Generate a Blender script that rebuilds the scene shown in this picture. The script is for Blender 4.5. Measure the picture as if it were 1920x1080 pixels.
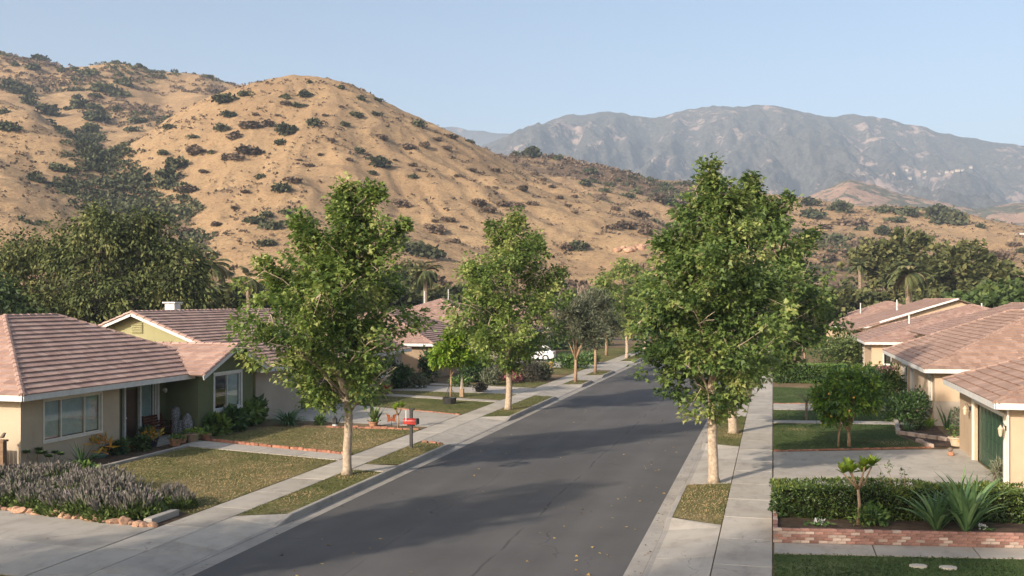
import bpy, bmesh, math, random
import numpy as np
from mathutils import Vector, Matrix

for o in list(bpy.data.objects):
    bpy.data.objects.remove(o)
SC = bpy.context.scene
COL = SC.collection
RNG = np.random.default_rng(7)
random.seed(7)
R = math.radians

# ---------------------------------------------------------------- camera
F = 1900.0                      # focal length in pixels of a 1920 px wide frame
CAMH = 6.0
TH = math.atan(489 / F)         # the camera looks a little left of the street axis
CT, ST = math.cos(TH), math.sin(TH)
HZ = 562.0
cd = bpy.data.cameras.new('camera')
cd.sensor_width = 36.0
cd.lens = 36.0 * F / 1920.0
cd.shift_y = (HZ - 540) / 1920.0
cd.clip_start = 0.5
cd.clip_end = 40000
cam = bpy.data.objects.new('camera', cd)
COL.objects.link(cam)
cam.location = (0, 0, CAMH)
cam.rotation_euler = (R(90), 0, TH)
SC.camera = cam

# ---------------------------------------------------------------- sky and sun
SUN_EL = 24.0
SH = Vector((0.47, 0.883, 0)).normalized()            # ground direction in which shadows fall
to_sun = Vector((-SH.x * math.cos(R(SUN_EL)), -SH.y * math.cos(R(SUN_EL)), math.sin(R(SUN_EL))))
W = bpy.data.worlds.new('World')
SC.world = W
W.use_nodes = True
nt = W.node_tree
bg = nt.nodes['Background']
sky = nt.nodes.new('ShaderNodeTexSky')
sky.sky_type = 'NISHITA'
sky.sun_disc = False
sky.sun_elevation = R(SUN_EL)
sky.sun_rotation = math.atan2(to_sun.x, to_sun.y)
sky.altitude = 200
sky.air_density = 1.0
sky.dust_density = 4.4
sky.ozone_density = 1.15
nt.links.new(sky.outputs['Color'], bg.inputs['Color'])
bg.inputs['Strength'].default_value = 0.116
sd = bpy.data.lights.new('sun', 'SUN')
sd.energy = 4.1
sd.angle = R(1.1)
sd.color = (1.0, 0.88, 0.745)
sun = bpy.data.objects.new('sun', sd)
COL.objects.link(sun)
sun.rotation_euler = to_sun.to_track_quat('Z', 'Y').to_euler()
SC.view_settings.view_transform = 'Standard'
SC.view_settings.look = 'None'
SC.view_settings.gamma = 1.0
SC.view_settings.use_curve_mapping = False
SC.view_settings.exposure = 0.84
SC.cycles.volume_bounces = 1
SC.cycles.max_bounces = 6
SC.cycles.diffuse_bounces = 3
SC.cycles.transparent_max_bounces = 12
SC.cycles.use_denoising = True


# ---------------------------------------------------------------- picture <-> place
def W2(lat, d):
    return (lat * CT - d * ST, lat * ST + d * CT)


def G(px, py, z=0.0):
    """the point of the level z that a pixel of the photograph shows"""
    d = (CAMH - z) * F / (py - HZ)
    x, y = W2((px - 960) / F * d, d)
    return (x, y, z)


def P(px, py, d):
    x, y = W2((px - 960) / F * d, d)
    return (x, y, CAMH + (HZ - py) / F * d)


# ---------------------------------------------------------------- node helpers
def srgb(r, g, b):
    f = lambda u: (u / 255 / 12.92) if u / 255 <= 0.04045 else ((u / 255 + 0.055) / 1.055) ** 2.4
    return (f(r), f(g), f(b), 1)


def C4(c):
    return (c[0], c[1], c[2], 1)


class NT:
    def __init__(self, name):
        self.m = bpy.data.materials.new(name)
        self.m.use_nodes = True
        self.t = self.m.node_tree
        self.b = self.t.nodes['Principled BSDF']
        self.out = self.t.nodes['Material Output']
        self._pos = None

    def n(self, ty, **kw):
        nd = self.t.nodes.new(ty)
        for k, v in kw.items():
            if k in nd.inputs:
                nd.inputs[k].default_value = v
            else:
                setattr(nd, k, v)
        return nd

    def l(self, a, b):
        self.t.links.new(a, b)

    def pos(self, coord='world', scale=None):
        if coord == 'world':
            o = self.n('ShaderNodeNewGeometry').outputs['Position']
        else:
            o = self.n('ShaderNodeTexCoord').outputs['Object']
        if scale:
            mp = self.n('ShaderNodeMapping')
            mp.inputs['Scale'].default_value = scale
            self.l(o, mp.inputs['Vector'])
            o = mp.outputs['Vector']
        return o

    def noise(self, vec, scale, detail=4, rough=0.55, dist=0.0):
        nd = self.n('ShaderNodeTexNoise')
        nd.inputs['Scale'].default_value = scale
        nd.inputs['Detail'].default_value = detail
        nd.inputs['Roughness'].default_value = rough
        nd.inputs['Distortion'].default_value = dist
        self.l(vec, nd.inputs['Vector'])
        return nd.outputs['Fac']

    def ramp(self, fac, stops):
        nd = self.n('ShaderNodeValToRGB')
        e = nd.color_ramp.elements
        while len(e) < len(stops):
            e.new(0.5)
        for i, (p, c) in enumerate(stops):
            e[i].position = p
            e[i].color = C4(c) if len(c) == 3 else c
        self.l(fac, nd.inputs['Fac'])
        return nd.outputs['Color']

    def mix(self, fac, a, b, mode='MIX'):
        nd = self.n('ShaderNodeMix', data_type='RGBA', blend_type=mode)
        for sock, v in ((nd.inputs['Factor'], fac), (nd.inputs['A'], a), (nd.inputs['B'], b)):
            pass
        fi, ai, bi = nd.inputs[0], nd.inputs[6], nd.inputs[7]
        for s_, v in ((fi, fac), (ai, a), (bi, b)):
            if isinstance(v, (int, float)):
                s_.default_value = v
            elif isinstance(v, tuple):
                s_.default_value = C4(v)
            else:
                self.l(v, s_)
        return nd.outputs[2]

    def math(self, op, a, b=0.0, clamp=False):
        nd = self.n('ShaderNodeMath', operation=op)
        nd.use_clamp = clamp
        for i, v in enumerate((a, b)):
            if isinstance(v, (int, float)):
                nd.inputs[i].default_value = v
            else:
                self.l(v, nd.inputs[i])
        return nd.outputs[0]

    def mapr(self, v, a, b, c=0.0, d=1.0):
        nd = self.n('ShaderNodeMapRange')
        nd.inputs[1].default_value = a
        nd.inputs[2].default_value = b
        nd.inputs[3].default_value = c
        nd.inputs[4].default_value = d
        self.l(v, nd.inputs[0])
        return nd.outputs[0]

    def bump(self, h, strength=0.3, dist=0.02):
        nd = self.n('ShaderNodeBump')
        nd.inputs['Strength'].default_value = strength
        nd.inputs['Distance'].default_value = dist
        self.l(h, nd.inputs['Height'])
        self.l(nd.outputs['Normal'], self.b.inputs['Normal'])

    def fin(self, col=None, rough=0.8, spec=0.3, metal=0.0):
        if col is not None:
            if isinstance(col, tuple):
                self.b.inputs['Base Color'].default_value = C4(col)
            else:
                self.l(col, self.b.inputs['Base Color'])
        self.b.inputs['Roughness'].default_value = rough
        self.b.inputs['Specular IOR Level'].default_value = spec
        self.b.inputs['Metallic'].default_value = metal
        return self.m


M = {}


def simple(name, c1, c2, scale=4, rough=0.8, spec=0.3, bump=0.0, bscale=40, coord='object', rand=0.0, metal=0.0, detail=5, bd=0.01):
    t = NT(name)
    p = t.pos(coord)
    f = t.noise(p, scale, detail, 0.6)
    col = t.ramp(f, [(0.3, c1), (0.7, c2)])
    if rand:
        oi = t.n('ShaderNodeObjectInfo')
        v = t.mapr(oi.outputs['Random'], 0, 1, 1 - rand, 1 + rand)
        hs = t.n('ShaderNodeHueSaturation')
        t.l(col, hs.inputs['Color'])
        t.l(v, hs.inputs['Value'])
        col = hs.outputs['Color']
    if bump:
        t.bump(t.noise(p, bscale, 3), bump, bd)
    M[name] = t.fin(col, rough, spec, metal)
    return M[name]


def foliage(name, stops, trans=0.25, rough=0.55, spec=0.35, tcol=None):
    """leaves: the attribute tint says how yellow or dark each leaf itself is, and paints hedge tops as lit"""
    t = NT(name)
    a = t.n('ShaderNodeAttribute', attribute_name='tint')
    col = t.ramp(a.outputs['Fac'], stops)
    t.fin(col, rough, spec)
    if trans:
        tr = t.n('ShaderNodeBsdfTranslucent')
        if tcol:
            t.l(t.mix(0.5, col, tcol), tr.inputs['Color'])
        else:
            t.l(col, tr.inputs['Color'])
        mx = t.n('ShaderNodeMixShader')
        mx.inputs[0].default_value = trans
        t.l(t.b.outputs[0], mx.inputs[1])
        t.l(tr.outputs[0], mx.inputs[2])
        t.l(mx.outputs[0], t.out.inputs['Surface'])
    M[name] = t.m
    return t.m


# ---------------------------------------------------------------- mesh helpers
def link(name, me, mat=None, parent=None, loc=None):
    o = bpy.data.objects.new(name, me)
    COL.objects.link(o)
    if mat is not None and len(me.materials) == 0:
        for m_ in (mat if isinstance(mat, (list, tuple)) else [mat]):
            me.materials.append(M[m_] if isinstance(m_, str) else m_)
    if parent is not None:
        o.parent = parent
    if loc is not None:
        o.location = loc
    return o


def worldloc(p):
    v = Vector((0, 0, 0))
    while p is not None:
        v += p.location
        p = p.parent
    return v


def tag(o, label=None, cat=None, group=None, kind=None):
    if label: o['label'] = label
    if cat: o['category'] = cat
    if group: o['group'] = group
    if kind: o['kind'] = kind
    return o


def empty(name, loc, label, cat, group=None, rz=0.0):
    o = bpy.data.objects.new(name, None)
    o.empty_display_size = 0.2
    COL.objects.link(o)
    o.location = loc
    o.rotation_euler = (0, 0, rz)
    return tag(o, label, cat, group)


class MB:
    """collects faces; build() links them as one mesh object (vertices in place coordinates)"""

    def __init__(self):
        self.v, self.f, self.mi = [], [], []

    def add(self, vs, fs, mi=0):
        n = len(self.v)
        self.v += [tuple(p) for p in vs]
        self.f += [tuple(i + n for i in f) for f in fs]
        self.mi += [mi] * len(fs)
        return self

    def box(self, x0, x1, y0, y1, z0, z1, mi=0):
        vs = [(x0, y0, z0), (x1, y0, z0), (x1, y1, z0), (x0, y1, z0), (x0, y0, z1), (x1, y0, z1), (x1, y1, z1), (x0, y1, z1)]
        return self.add(vs, [(3, 2, 1, 0), (4, 5, 6, 7), (0, 1, 5, 4), (1, 2, 6, 5), (2, 3, 7, 6), (3, 0, 4, 7)], mi)

    def bevbox(self, x0, x1, y0, y1, z0, z1, b=0.01, mi=0):
        """box with its top edges chamfered"""
        vs = [(x0, y0, z0), (x1, y0, z0), (x1, y1, z0), (x0, y1, z0),
              (x0, y0, z1 - b), (x1, y0, z1 - b), (x1, y1, z1 - b), (x0, y1, z1 - b),
              (x0 + b, y0 + b, z1), (x1 - b, y0 + b, z1), (x1 - b, y1 - b, z1), (x0 + b, y1 - b, z1)]
        fs = [(3, 2, 1, 0), (8, 9, 10, 11)]
        for i in range(4):
            j = (i + 1) % 4
            fs += [(i, j, j + 4, i + 4), (i + 4, j + 4, j + 8, i + 8)]
        return self.add(vs, fs, mi)

    def prism(self, poly, z0, z1, mi=0):
        """level polygon (x, y) extruded from z0 to z1"""
        n = len(poly)
        vs = [(x, y, z0) for x, y in poly] + [(x, y, z1) for x, y in poly]
        fs = [tuple(range(n))[::-1], tuple(range(n, 2 * n))] + [(i, (i + 1) % n, (i + 1) % n + n, i + n) for i in range(n)]
        return self.add(vs, fs, mi)

    def beam(self, a, b, w, h, up=(0, 0, 1), mi=0):
        """bar of section w x h from a to b"""
        a, b = Vector(a), Vector(b)
        t = (b - a).normalized()
        u = Vector(up)
        s_ = t.cross(u)
        if s_.length < 1e-4:
            s_ = t.cross(Vector((1, 0, 0)))
        s_.normalize()
        u = s_.cross(t)
        vs = []
        for p in (a, b):
            for i, j in ((-1, -1), (1, -1), (1, 1), (-1, 1)):
                vs.append(p + s_ * (w / 2 * i) + u * (h / 2 * j))
        return self.add(vs, [(3, 2, 1, 0), (4, 5, 6, 7), (0, 1, 5, 4), (1, 2, 6, 5), (2, 3, 7, 6), (3, 0, 4, 7)], mi)

    def tube(self, pts, rads, n=7, cap=True, mi=0, wob=0.0):
        pts = [Vector(p) for p in pts]
        base = len(self.v)
        prev = None
        for i, p in enumerate(pts):
            t = (pts[min(i + 1, len(pts) - 1)] - pts[max(i - 1, 0)]).normalized()
            if prev is None:
                a = t.orthogonal().normalized()
            else:
                a = (prev - t * prev.dot(t))
                a = a.normalized() if a.length > 1e-5 else t.orthogonal().normalized()
            prev = a
            b = t.cross(a)
            for k in range(n):
                an = 2 * math.pi * k / n
                r = rads[i] * (1 + wob * random.uniform(-1, 1))
                self.v.append(tuple(p + a * (math.cos(an) * r) + b * (math.sin(an) * r)))
        for i in range(len(pts) - 1):
            for k in range(n):
                k2 = (k + 1) % n
                self.f.append((base + i * n + k, base + i * n + k2, base + (i + 1) * n + k2, base + (i + 1) * n + k))
                self.mi.append(mi)
        if cap:
            self.f.append(tuple(base + k for k in range(n))[::-1])
            e = base + (len(pts) - 1) * n
            self.f.append(tuple(e + k for k in range(n)))
            self.mi += [mi, mi]
        return self

    def lathe(self, cx, cy, prof, n=20, mi=0):
        """prof = [(r, z), ...] turned about the vertical through cx, cy"""
        base = len(self.v)
        for r, z in prof:
            for k in range(n):
                a = 2 * math.pi * k / n
                self.v.append((cx + r * math.cos(a), cy + r * math.sin(a), z))
        for i in range(len(prof) - 1):
            for k in range(n):
                k2 = (k + 1) % n
                self.f.append((base + i * n + k, base + i * n + k2, base + (i + 1) * n + k2, base + (i + 1) * n + k))
                self.mi.append(mi)
        self.f.append(tuple(base + k for k in range(n))[::-1])
        e = base + (len(prof) - 1) * n
        self.f.append(tuple(e + k for k in range(n)))
        self.mi += [mi, mi]
        return self

    def mesh(self, name, org=(0, 0, 0), smooth=False):
        me = bpy.data.meshes.new(name)
        ox, oy, oz = org
        me.from_pydata([(x - ox, y - oy, z - oz) for x, y, z in self.v], [], self.f)
        if any(self.mi):
            me.polygons.foreach_set('material_index', self.mi)
        if smooth:
            me.polygons.foreach_set('use_smooth', [True] * len(me.polygons))
        me.update()
        return me

    def build(self, name, mat, parent=None, smooth=False, org=None):
        pl = worldloc(parent)
        if org is None:
            org = pl
        o = link(name, self.mesh(name, org, smooth), mat, parent)
        o.location = Vector(org) - pl
        return o


def np_mesh(name, V, Fv, mat, parent=None, tint=None, smooth=False, org=(0, 0, 0), attr='tint'):
    """mesh from numpy arrays: V (n,3), Fv (m,k)"""
    me = bpy.data.meshes.new(name)
    V = np.asarray(V, dtype=np.float32) - np.asarray(org, dtype=np.float32)
    Fv = np.asarray(Fv, dtype=np.int32)
    m_, k = Fv.shape
    me.vertices.add(len(V))
    me.vertices.foreach_set('co', V.ravel())
    me.loops.add(m_ * k)
    me.loops.foreach_set('vertex_index', Fv.ravel())
    me.polygons.add(m_)
    me.polygons.foreach_set('loop_start', np.arange(0, m_ * k, k, dtype=np.int32))
    me.polygons.foreach_set('loop_total', np.full(m_, k, dtype=np.int32))
    if smooth:
        me.polygons.foreach_set('use_smooth', np.ones(m_, dtype=bool))
    me.update(calc_edges=True)
    if tint is not None:
        at = me.attributes.new(attr, 'FLOAT', 'POINT')
        at.data.foreach_set('value', np.asarray(tint, dtype=np.float32))
    if mat is None:
        return me
    return link(name, me, mat, parent)


# ---------------------------------------------------------------- numpy noise
_perm = np.random.default_rng(3).random((256, 256)).astype(np.float32)


def vnoise(x, y):
    xi = np.floor(x).astype(int)
    yi = np.floor(y).astype(int)
    fx = x - xi
    fy = y - yi
    fx = fx * fx * (3 - 2 * fx)
    fy = fy * fy * (3 - 2 * fy)
    g = lambda a, b: _perm[a & 255, b & 255]
    return (g(xi, yi) * (1 - fx) + g(xi + 1, yi) * fx) * (1 - fy) + (g(xi, yi + 1) * (1 - fx) + g(xi + 1, yi + 1) * fx) * fy


def fbm(x, y, oct=4, gain=0.5):
    s_ = 0.0
    a = 1.0
    tot = 0.0
    for i in range(oct):
        s_ = s_ + a * vnoise(x * 2 ** i + 17.3 * i, y * 2 ** i + 5.1 * i)
        tot += a
        a *= gain
    return s_ / tot * 2 - 1
# ================================================================ SETTING: hills, mountain, ground
def spine_field(X, Y, pts, slope, rnd):
    """height of a ridge whose crest runs along pts (x, y, z), falling away on both sides"""
    best = np.full(X.shape, -1e9)
    pts = [np.array(p) for p in pts]
    for a, b in zip(pts[:-1], pts[1:]):
        ab = b[:2] - a[:2]
        L2 = (ab ** 2).sum()
        t = np.clip(((X - a[0]) * ab[0] + (Y - a[1]) * ab[1]) / L2, 0, 1)
        dx = X - a[0] - t * ab[0]
        dy = Y - a[1] - t * ab[1]
        ds = np.sqrt(dx * dx + dy * dy)
        z = a[2] + t * (b[2] - a[2]) - slope * (np.sqrt(ds * ds + rnd * rnd) - rnd)
        best = np.maximum(best, z)
    return best


def SP(*l):
    return [P(*q) for q in l]


# (crest, slope, roundness); each group of crests is one hill
HILLS = [
    # the dome-shaped tan hill
    [(SP((556, 157, 430), (600, 156, 432), (680, 186, 436), (760, 234, 440), (830, 274, 445), (905, 306, 440), (971, 332, 425)), 0.68, 26),
     (SP((971, 332, 425), (1015, 354, 405), (1054, 380, 385), (1090, 403, 362), (1117, 423, 340), (1165, 437, 318), (1216, 455, 300), (1290, 478, 270)), 0.52, 24),
     (SP((556, 157, 430), (490, 170, 428), (430, 197, 420), (385, 228, 408), (345, 268, 395)), 0.9, 14),
     (SP((345, 268, 395), (310, 308, 384), (280, 340, 374)), 1.5, 7),
     (SP((580, 160, 428), (575, 250, 375), (545, 340, 320), (520, 430, 265)), 0.85, 34),
     (SP((680, 205, 430), (695, 305, 370), (690, 420, 300), (680, 480, 250)), 0.60, 50),
     (SP((790, 270, 432), (850, 345, 385), (880, 440, 320), (900, 490, 270)), 0.50, 45)],
    # tan ridge behind its shoulder, running right
    [(SP((985, 322, 520), (1026, 332, 520), (1100, 352, 505), (1149, 366, 490), (1236, 390, 460), (1330, 415, 430), (1400, 432, 400), (1480, 452, 370)), 0.40, 30)],
    # brown scrub ridge
    [(SP((840, 296, 600), (935, 295, 600), (1000, 297, 600), (1050, 306, 600), (1110, 330, 590), (1150, 341, 580), (1230, 352, 570)), 0.40, 24)],
    # broad tan hill to the right
    [(SP((1062, 336, 640), (1150, 341, 630), (1260, 345, 620), (1400, 366, 600), (1470, 382, 580), (1560, 393, 560), (1650, 398, 550), (1720, 408, 540), (1800, 425, 520), (1920, 436, 500), (2080, 445, 490)), 0.34, 50),
     (SP((1470, 382, 580), (1500, 420, 480), (1520, 465, 400)), 0.40, 40),
     (SP((1650, 398, 550), (1640, 440, 440), (1620, 490, 350)), 0.36, 40),
     (SP((1860, 436, 500), (1900, 450, 420), (1930, 485, 330)), 0.36, 40)],
    # the long hill behind on the left
    [(SP((-520, 120, 720), (-250, 85, 720), (-90, 92, 720), (0, 101, 720), (60, 112, 715), (100, 127, 710), (165, 131, 710), (215, 121, 710), (255, 123, 710), (300, 133, 710), (380, 144, 710), (450, 159, 705), (490, 170, 700), (600, 215, 690)), 0.60, 16),
     (SP((215, 121, 710), (235, 170, 640), (260, 215, 560), (290, 250, 500)), 0.62, 20),
     (SP((80, 118, 710), (50, 165, 620), (30, 200, 560)), 0.62, 18),
     (SP((150, 131, 710), (160, 180, 620), (170, 230, 540), (200, 270, 480)), 0.62, 16),
     (SP((380, 144, 710), (390, 180, 630), (385, 215, 560)), 0.62, 18)],
    # the near knoll at the left edge
    [(SP((-330, 190, 430), (-130, 215, 420), (0, 245, 400), (70, 240, 390), (110, 264, 378), (150, 297, 362), (195, 340, 342), (235, 383, 318), (270, 425, 290)), 0.72, 12),
     (SP((-130, 190, 500), (0, 199, 490), (40, 212, 480), (80, 240, 462), (110, 262, 448)), 0.8, 9),
     (SP((0, 243, 400), (0, 330, 320), (30, 420, 250)), 0.55, 22)],
]


def terrain_h(X, Y, detail=True):
    hs = []
    for grp in HILLS:
        h = None
        for pts, sl, rn in grp:
            s_ = spine_field(X, Y, pts, sl, rn)
            if h is None:
                h = s_
            else:
                k = 7.0
                h = np.maximum(h, s_) + k * 0.25 * np.maximum(0, 1 - np.abs(h - s_) / k) ** 2
        hs.append(h)
    S = np.sort(np.stack(hs), axis=0)
    top, sec = S[-1], S[-2]
    rav = np.exp(-np.maximum(top - sec, 0) ** 2 / (2 * 7.0 ** 2)) * (top > 4)
    g = -1.2
    k = 10.0
    h = np.maximum(top, g) + k * 0.25 * np.maximum(0, 1 - np.abs(top - g) / k) ** 2
    amp = np.clip((top - 3) / 20, 0, 1)
    # gullies running down the slope and small unevenness
    n1 = fbm(X / 70, Y / 70, 3)
    n2 = fbm(X / 22 + 9, Y / 22, 3)
    h = h + amp * (3.6 * n1 - 3.0 * np.abs(n2) + 1.0)
    # gullies fanning out from the top of the dome hill
    cx_, cy_, _z = P(590, 156, 432)
    rr_ = np.hypot(X - cx_, Y - cy_)
    an_ = np.arctan2(Y - cy_, X - cx_)
    fan = 1 - 2 * np.abs(fbm(an_ * 5.5 + 0.25 * fbm(X / 30, Y / 30, 2), rr_ / 110 + 3, 4, 0.6))
    h = h + amp * (np.argmax(np.stack(hs), axis=0) == 0) * np.clip(rr_ / 110, 0, 1) * 1.9 * (fan - 0.62)
    if detail:
        h = h + amp * (0.55 * fbm(X / 7, Y / 7, 3) + 0.35 * fbm(X / 2.1, Y / 2.1, 2))
    who = np.argmax(np.stack(hs), axis=0)
    return h, rav, who


def polar_grid(px0, px1, stp, dl):
    px = np.arange(px0, px1 + 1, stp)
    lat = (px[None, :] - 960) / F * dl[:, None]
    d = np.repeat(dl[:, None], len(px), 1)
    X = lat * CT - d * ST
    Y = lat * ST + d * CT
    return X, Y


def grid_faces(nr, nc):
    i = np.arange(nr - 1)[:, None] * nc + np.arange(nc - 1)[None, :]
    i = i.ravel()
    return np.stack([i, i + 1, i + nc + 1, i + nc], 1)


# ---- hill grass
t = NT('hill_grass')
p = t.pos('world')
at = t.n('ShaderNodeAttribute', attribute_name='scrub').outputs['Fac']
big = t.noise(p, 0.02, 4, 0.6)
mid = t.noise(p, 0.16, 5, 0.7)
fine = t.noise(t.pos('world', (1, 1, 2.5)), 1.1, 4, 0.75)
gold = t.ramp(big, [(0.3, (0.33, 0.218, 0.120)), (0.5, (0.395, 0.268, 0.146)), (0.72, (0.455, 0.316, 0.176))])
gold = t.mix(t.mapr(mid, 0.38, 0.66, 0.0, 0.55), gold, (0.27, 0.172, 0.100))
gold = t.mix(t.mapr(fine, 0.50, 0.62, 0.0, 0.7), gold, (0.17, 0.115, 0.066))
spk = t.noise(p, 0.42, 3, 0.8)
gold = t.mix(t.mapr(spk, 0.57, 0.64, 0.0, 0.42), gold, (0.15, 0.105, 0.062))
gold = t.mix(t.mapr(spk, 0.30, 0.42, 0.45, 0.0), gold, (0.50, 0.37, 0.22))
scr = t.ramp(mid, [(0.3, (0.085, 0.065, 0.045)), (0.55, (0.16, 0.11, 0.072)), (0.75, (0.26, 0.165, 0.095))])
sm = t.math('ADD', at, t.mapr(mid, 0.3, 0.7, -0.35, 0.35))
col = t.mix(t.mapr(sm, 0.35, 0.75), gold, scr)
t.bump(fine, 0.8, 0.5)
M['hill_grass'] = t.fin(col, 0.95, 0.05)

# ---- far mountain
def mountain_mat(name, green, rock, dens, sc):
    t = NT(name)
    p = t.pos('world')
    a = t.noise(p, 0.0035 * sc, 6, 0.68)
    b = t.noise(p, 0.018 * sc, 5, 0.7)
    c = t.noise(p, 0.06 * sc, 4, 0.75)
    g = t.ramp(c, [(0.35, tuple(x * 0.40 for x in green)), (0.65, tuple(x * 1.6 for x in green))])
    m = t.math('ADD', t.mapr(a, 0.3, 0.75, -0.3, 0.3), b)
    col = t.mix(t.mapr(m, dens, dens + 0.07), g, rock)
    t.bump(b, 1.0, 14 / sc)
    M[name] = t.fin(col, 0.95, 0.03)


mountain_mat('mountain_scrub', (0.062, 0.060, 0.050), (0.25, 0.185, 0.15), 0.575, 1.7)
mountain_mat('foothill_scrub', (0.10, 0.095, 0.06), (0.32, 0.205, 0.14), 0.44, 2.6)

# near hills: one sheet of real height
dl = np.concatenate([np.linspace(115, 240, 46), np.linspace(243, 480, 130), np.linspace(484, 760, 84), np.linspace(768, 1150, 30)])
X, Y = polar_grid(-560, 2480, 5.0, dl)
Hh, rav, who = terrain_h(X, Y)
scrub = np.clip(rav * 0.8 + np.where(who == 4, 0.30, 0) + np.where(who == 2, 0.62, 0) + np.where(who == 5, 0.16, 0)
                + 0.35 * fbm(X / 45 + 3, Y / 45, 3), 0, 1)
scrub = np.where((Hh < 14) & (X < 60), np.maximum(scrub, np.clip((14 - Hh) / 12, 0, 0.8)), scrub)
HILL = np_mesh('hills', np.stack([X, Y, Hh], -1).reshape(-1, 3), grid_faces(*X.shape), 'hill_grass', tint=scrub.ravel(), smooth=True, attr='scrub')
tag(HILL, kind='structure')
HILL_GRID = (X, Y, Hh, dl)


def far_range(name, mat, skyline, d0, d1, dback, seed, rough, foot_y, nr=90, stp=7, pxr=(-600, 2500), gul=1.0):
    """a mountain range: crest at depth d1 and spurs running down to its foot at d0"""
    px = np.arange(pxr[0], pxr[1], stp).astype(float)
    sx = np.array([q[0] for q in skyline], float)
    sy = np.array([q[1] for q in skyline], float)
    cy = np.interp(px, sx, sy)
    crest = CAMH + (HZ - cy) / F * d1
    dls = np.concatenate([np.linspace(d0, d1, nr), np.linspace(d1 + (dback - d1) / 8, dback, 8)])
    lat = (px[None, :] - 960) / F * dls[:, None]
    d = np.repeat(dls[:, None], len(px), 1)
    X = lat * CT - d * ST
    Y = lat * ST + d * CT
    u = np.clip((d - d0) / (d1 - d0), 0, 1)
    prof = 0.35 * u + 0.65 * u ** 1.7
    back = np.clip((d - d1) / (dback - d1), 0, 1)
    base = CAMH + (HZ - foot_y) / F * d0
    L = (d1 - d0)
    spur = fbm(X / (L * 0.30) + seed, Y / (L * 1.1), 4, 0.55)
    sp2 = 1 - np.abs(fbm(X / (L * 0.12) + 2 * seed, Y / (L * 0.34), 6, 0.58)) * 2
    amp = np.sin(np.pi * np.clip(u, 0, 1)) ** 0.8
    h = base + (crest[None, :] - base) * (prof - 0.55 * back)
    rel = (crest[None, :] - base)
    h = h + rel * rough * gul * amp * (0.55 * spur + 0.42 * (sp2 - 0.5)) + rel * 0.02 * fbm(X / (L * 0.03), Y / (L * 0.03), 3)
    o = np_mesh(name, np.stack([X, Y, h], -1).reshape(-1, 3), grid_faces(*X.shape), mat, smooth=True)
    return tag(o, kind='structure'), (px, dls, h)


MT_SKY = [(-700, 330), (700, 330), (880, 285), (930, 262), (960, 249), (1010, 231), (1060, 218), (1120, 211), (1170, 212), (1230, 221), (1280, 207), (1320, 200),
          (1400, 198), (1450, 199), (1500, 208), (1560, 220), (1600, 213), (1680, 228), (1760, 245), (1840, 262), (1920, 275), (2200, 310), (2600, 330)]
MOUNT, MT_GRID = far_range('mountain', 'mountain_scrub', MT_SKY, 1900, 3200, 4200, 4.7, 0.55, 430, pxr=(500, 2500), stp=5, nr=110)
FOOT_SKY = [(900, 470), (1300, 440), (1400, 410), (1440, 392), (1490, 383), (1540, 357), (1590, 336), (1640, 347), (1700, 366), (1760, 378), (1830, 392), (1900, 382), (2000, 370), (2300, 380), (2600, 400)]
FOOTH, FT_GRID = far_range('foothills', 'foothill_scrub', FOOT_SKY, 900, 1500, 1800, 9.1, 0.30, 470, pxr=(900, 2500), stp=5, nr=70)
FARR, _ = far_range('far_ridge', 'mountain_scrub', [(-700, 300), (600, 262), (760, 240), (820, 237), (860, 240), (900, 246), (960, 251), (1100, 280), (2600, 300)], 3600, 5000, 5600, 2.2, 0.2, 400, nr=30, stp=14, pxr=(500, 1500))

# ground sheet below everything, out to the horizon
t = NT('dry_ground')
p = t.pos('world')
col = t.ramp(t.noise(p, 0.05, 6, 0.65), [(0.3, (0.10, 0.075, 0.05)), (0.7, (0.24, 0.17, 0.10))])
M['dry_ground'] = t.fin(col, 0.95, 0.05)
tag(MB().add([(-9000, -3000, -0.34), (9000, -3000, -0.34), (9000, 9000, -0.34), (-9000, 9000, -0.34)], [(0, 1, 2, 3)]).build('ground', 'dry_ground'), kind='structure')
# ================================================================ VEGETATION TOOLS
def unit(a):
    return a / np.maximum(np.linalg.norm(a, axis=-1, keepdims=True), 1e-9)


LEAF = {
    # outline of one leaf, base at 0, tip at y = 1: vertices and triangles
    'lobed': (np.array([(0, 0, 0), (.47, .30, .07), (.22, .48, .03), (0, 1, -.12), (-.22, .48, .03), (-.47, .30, .07)]),
              np.array([(0, 1, 2), (0, 2, 3), (0, 3, 4), (0, 4, 5)])),
    'oval': (np.array([(0, 0, 0), (.24, .42, .07), (0, 1, -.10), (-.24, .42, .07)]), np.array([(0, 1, 2), (0, 2, 3)])),
    'narrow': (np.array([(0, 0, 0), (.10, .45, .03), (0, 1, -.08), (-.10, .45, .03)]), np.array([(0, 1, 2), (0, 2, 3)])),
    'clump': (np.array([(-.5, 0, 0), (.5, .08, .05), (.38, .95, -.05), (-.42, 1, .06)]), np.array([(0, 1, 2), (0, 2, 3)])),
}


def leaf_arrays(Pp, T, N, size, kind):
    V0, F0 = LEAF[kind]
    T = unit(T)
    B = unit(np.cross(T, N))
    N = np.cross(B, T)
    size = np.asarray(size).reshape(-1, 1, 1)
    V = Pp[:, None, :] + size * (V0[None, :, 0:1] * B[:, None] + V0[None, :, 1:2] * T[:, None] + V0[None, :, 2:3] * N[:, None])
    n = len(Pp)
    Fv = (np.arange(n)[:, None, None] * len(V0) + F0[None]).reshape(-1, 3)
    return V.reshape(-1, 3), Fv


def leaf_obj(name, mat, parent, Pp, T, N, size, tint, kind, org):
    V, Fv = leaf_arrays(Pp, T, N, size, kind)
    return np_mesh(name, V, Fv, mat, parent, tint=np.repeat(tint, len(LEAF[kind][0])), org=org)


def rdir(n, rng):
    return unit(rng.normal(size=(n, 3)))


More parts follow.
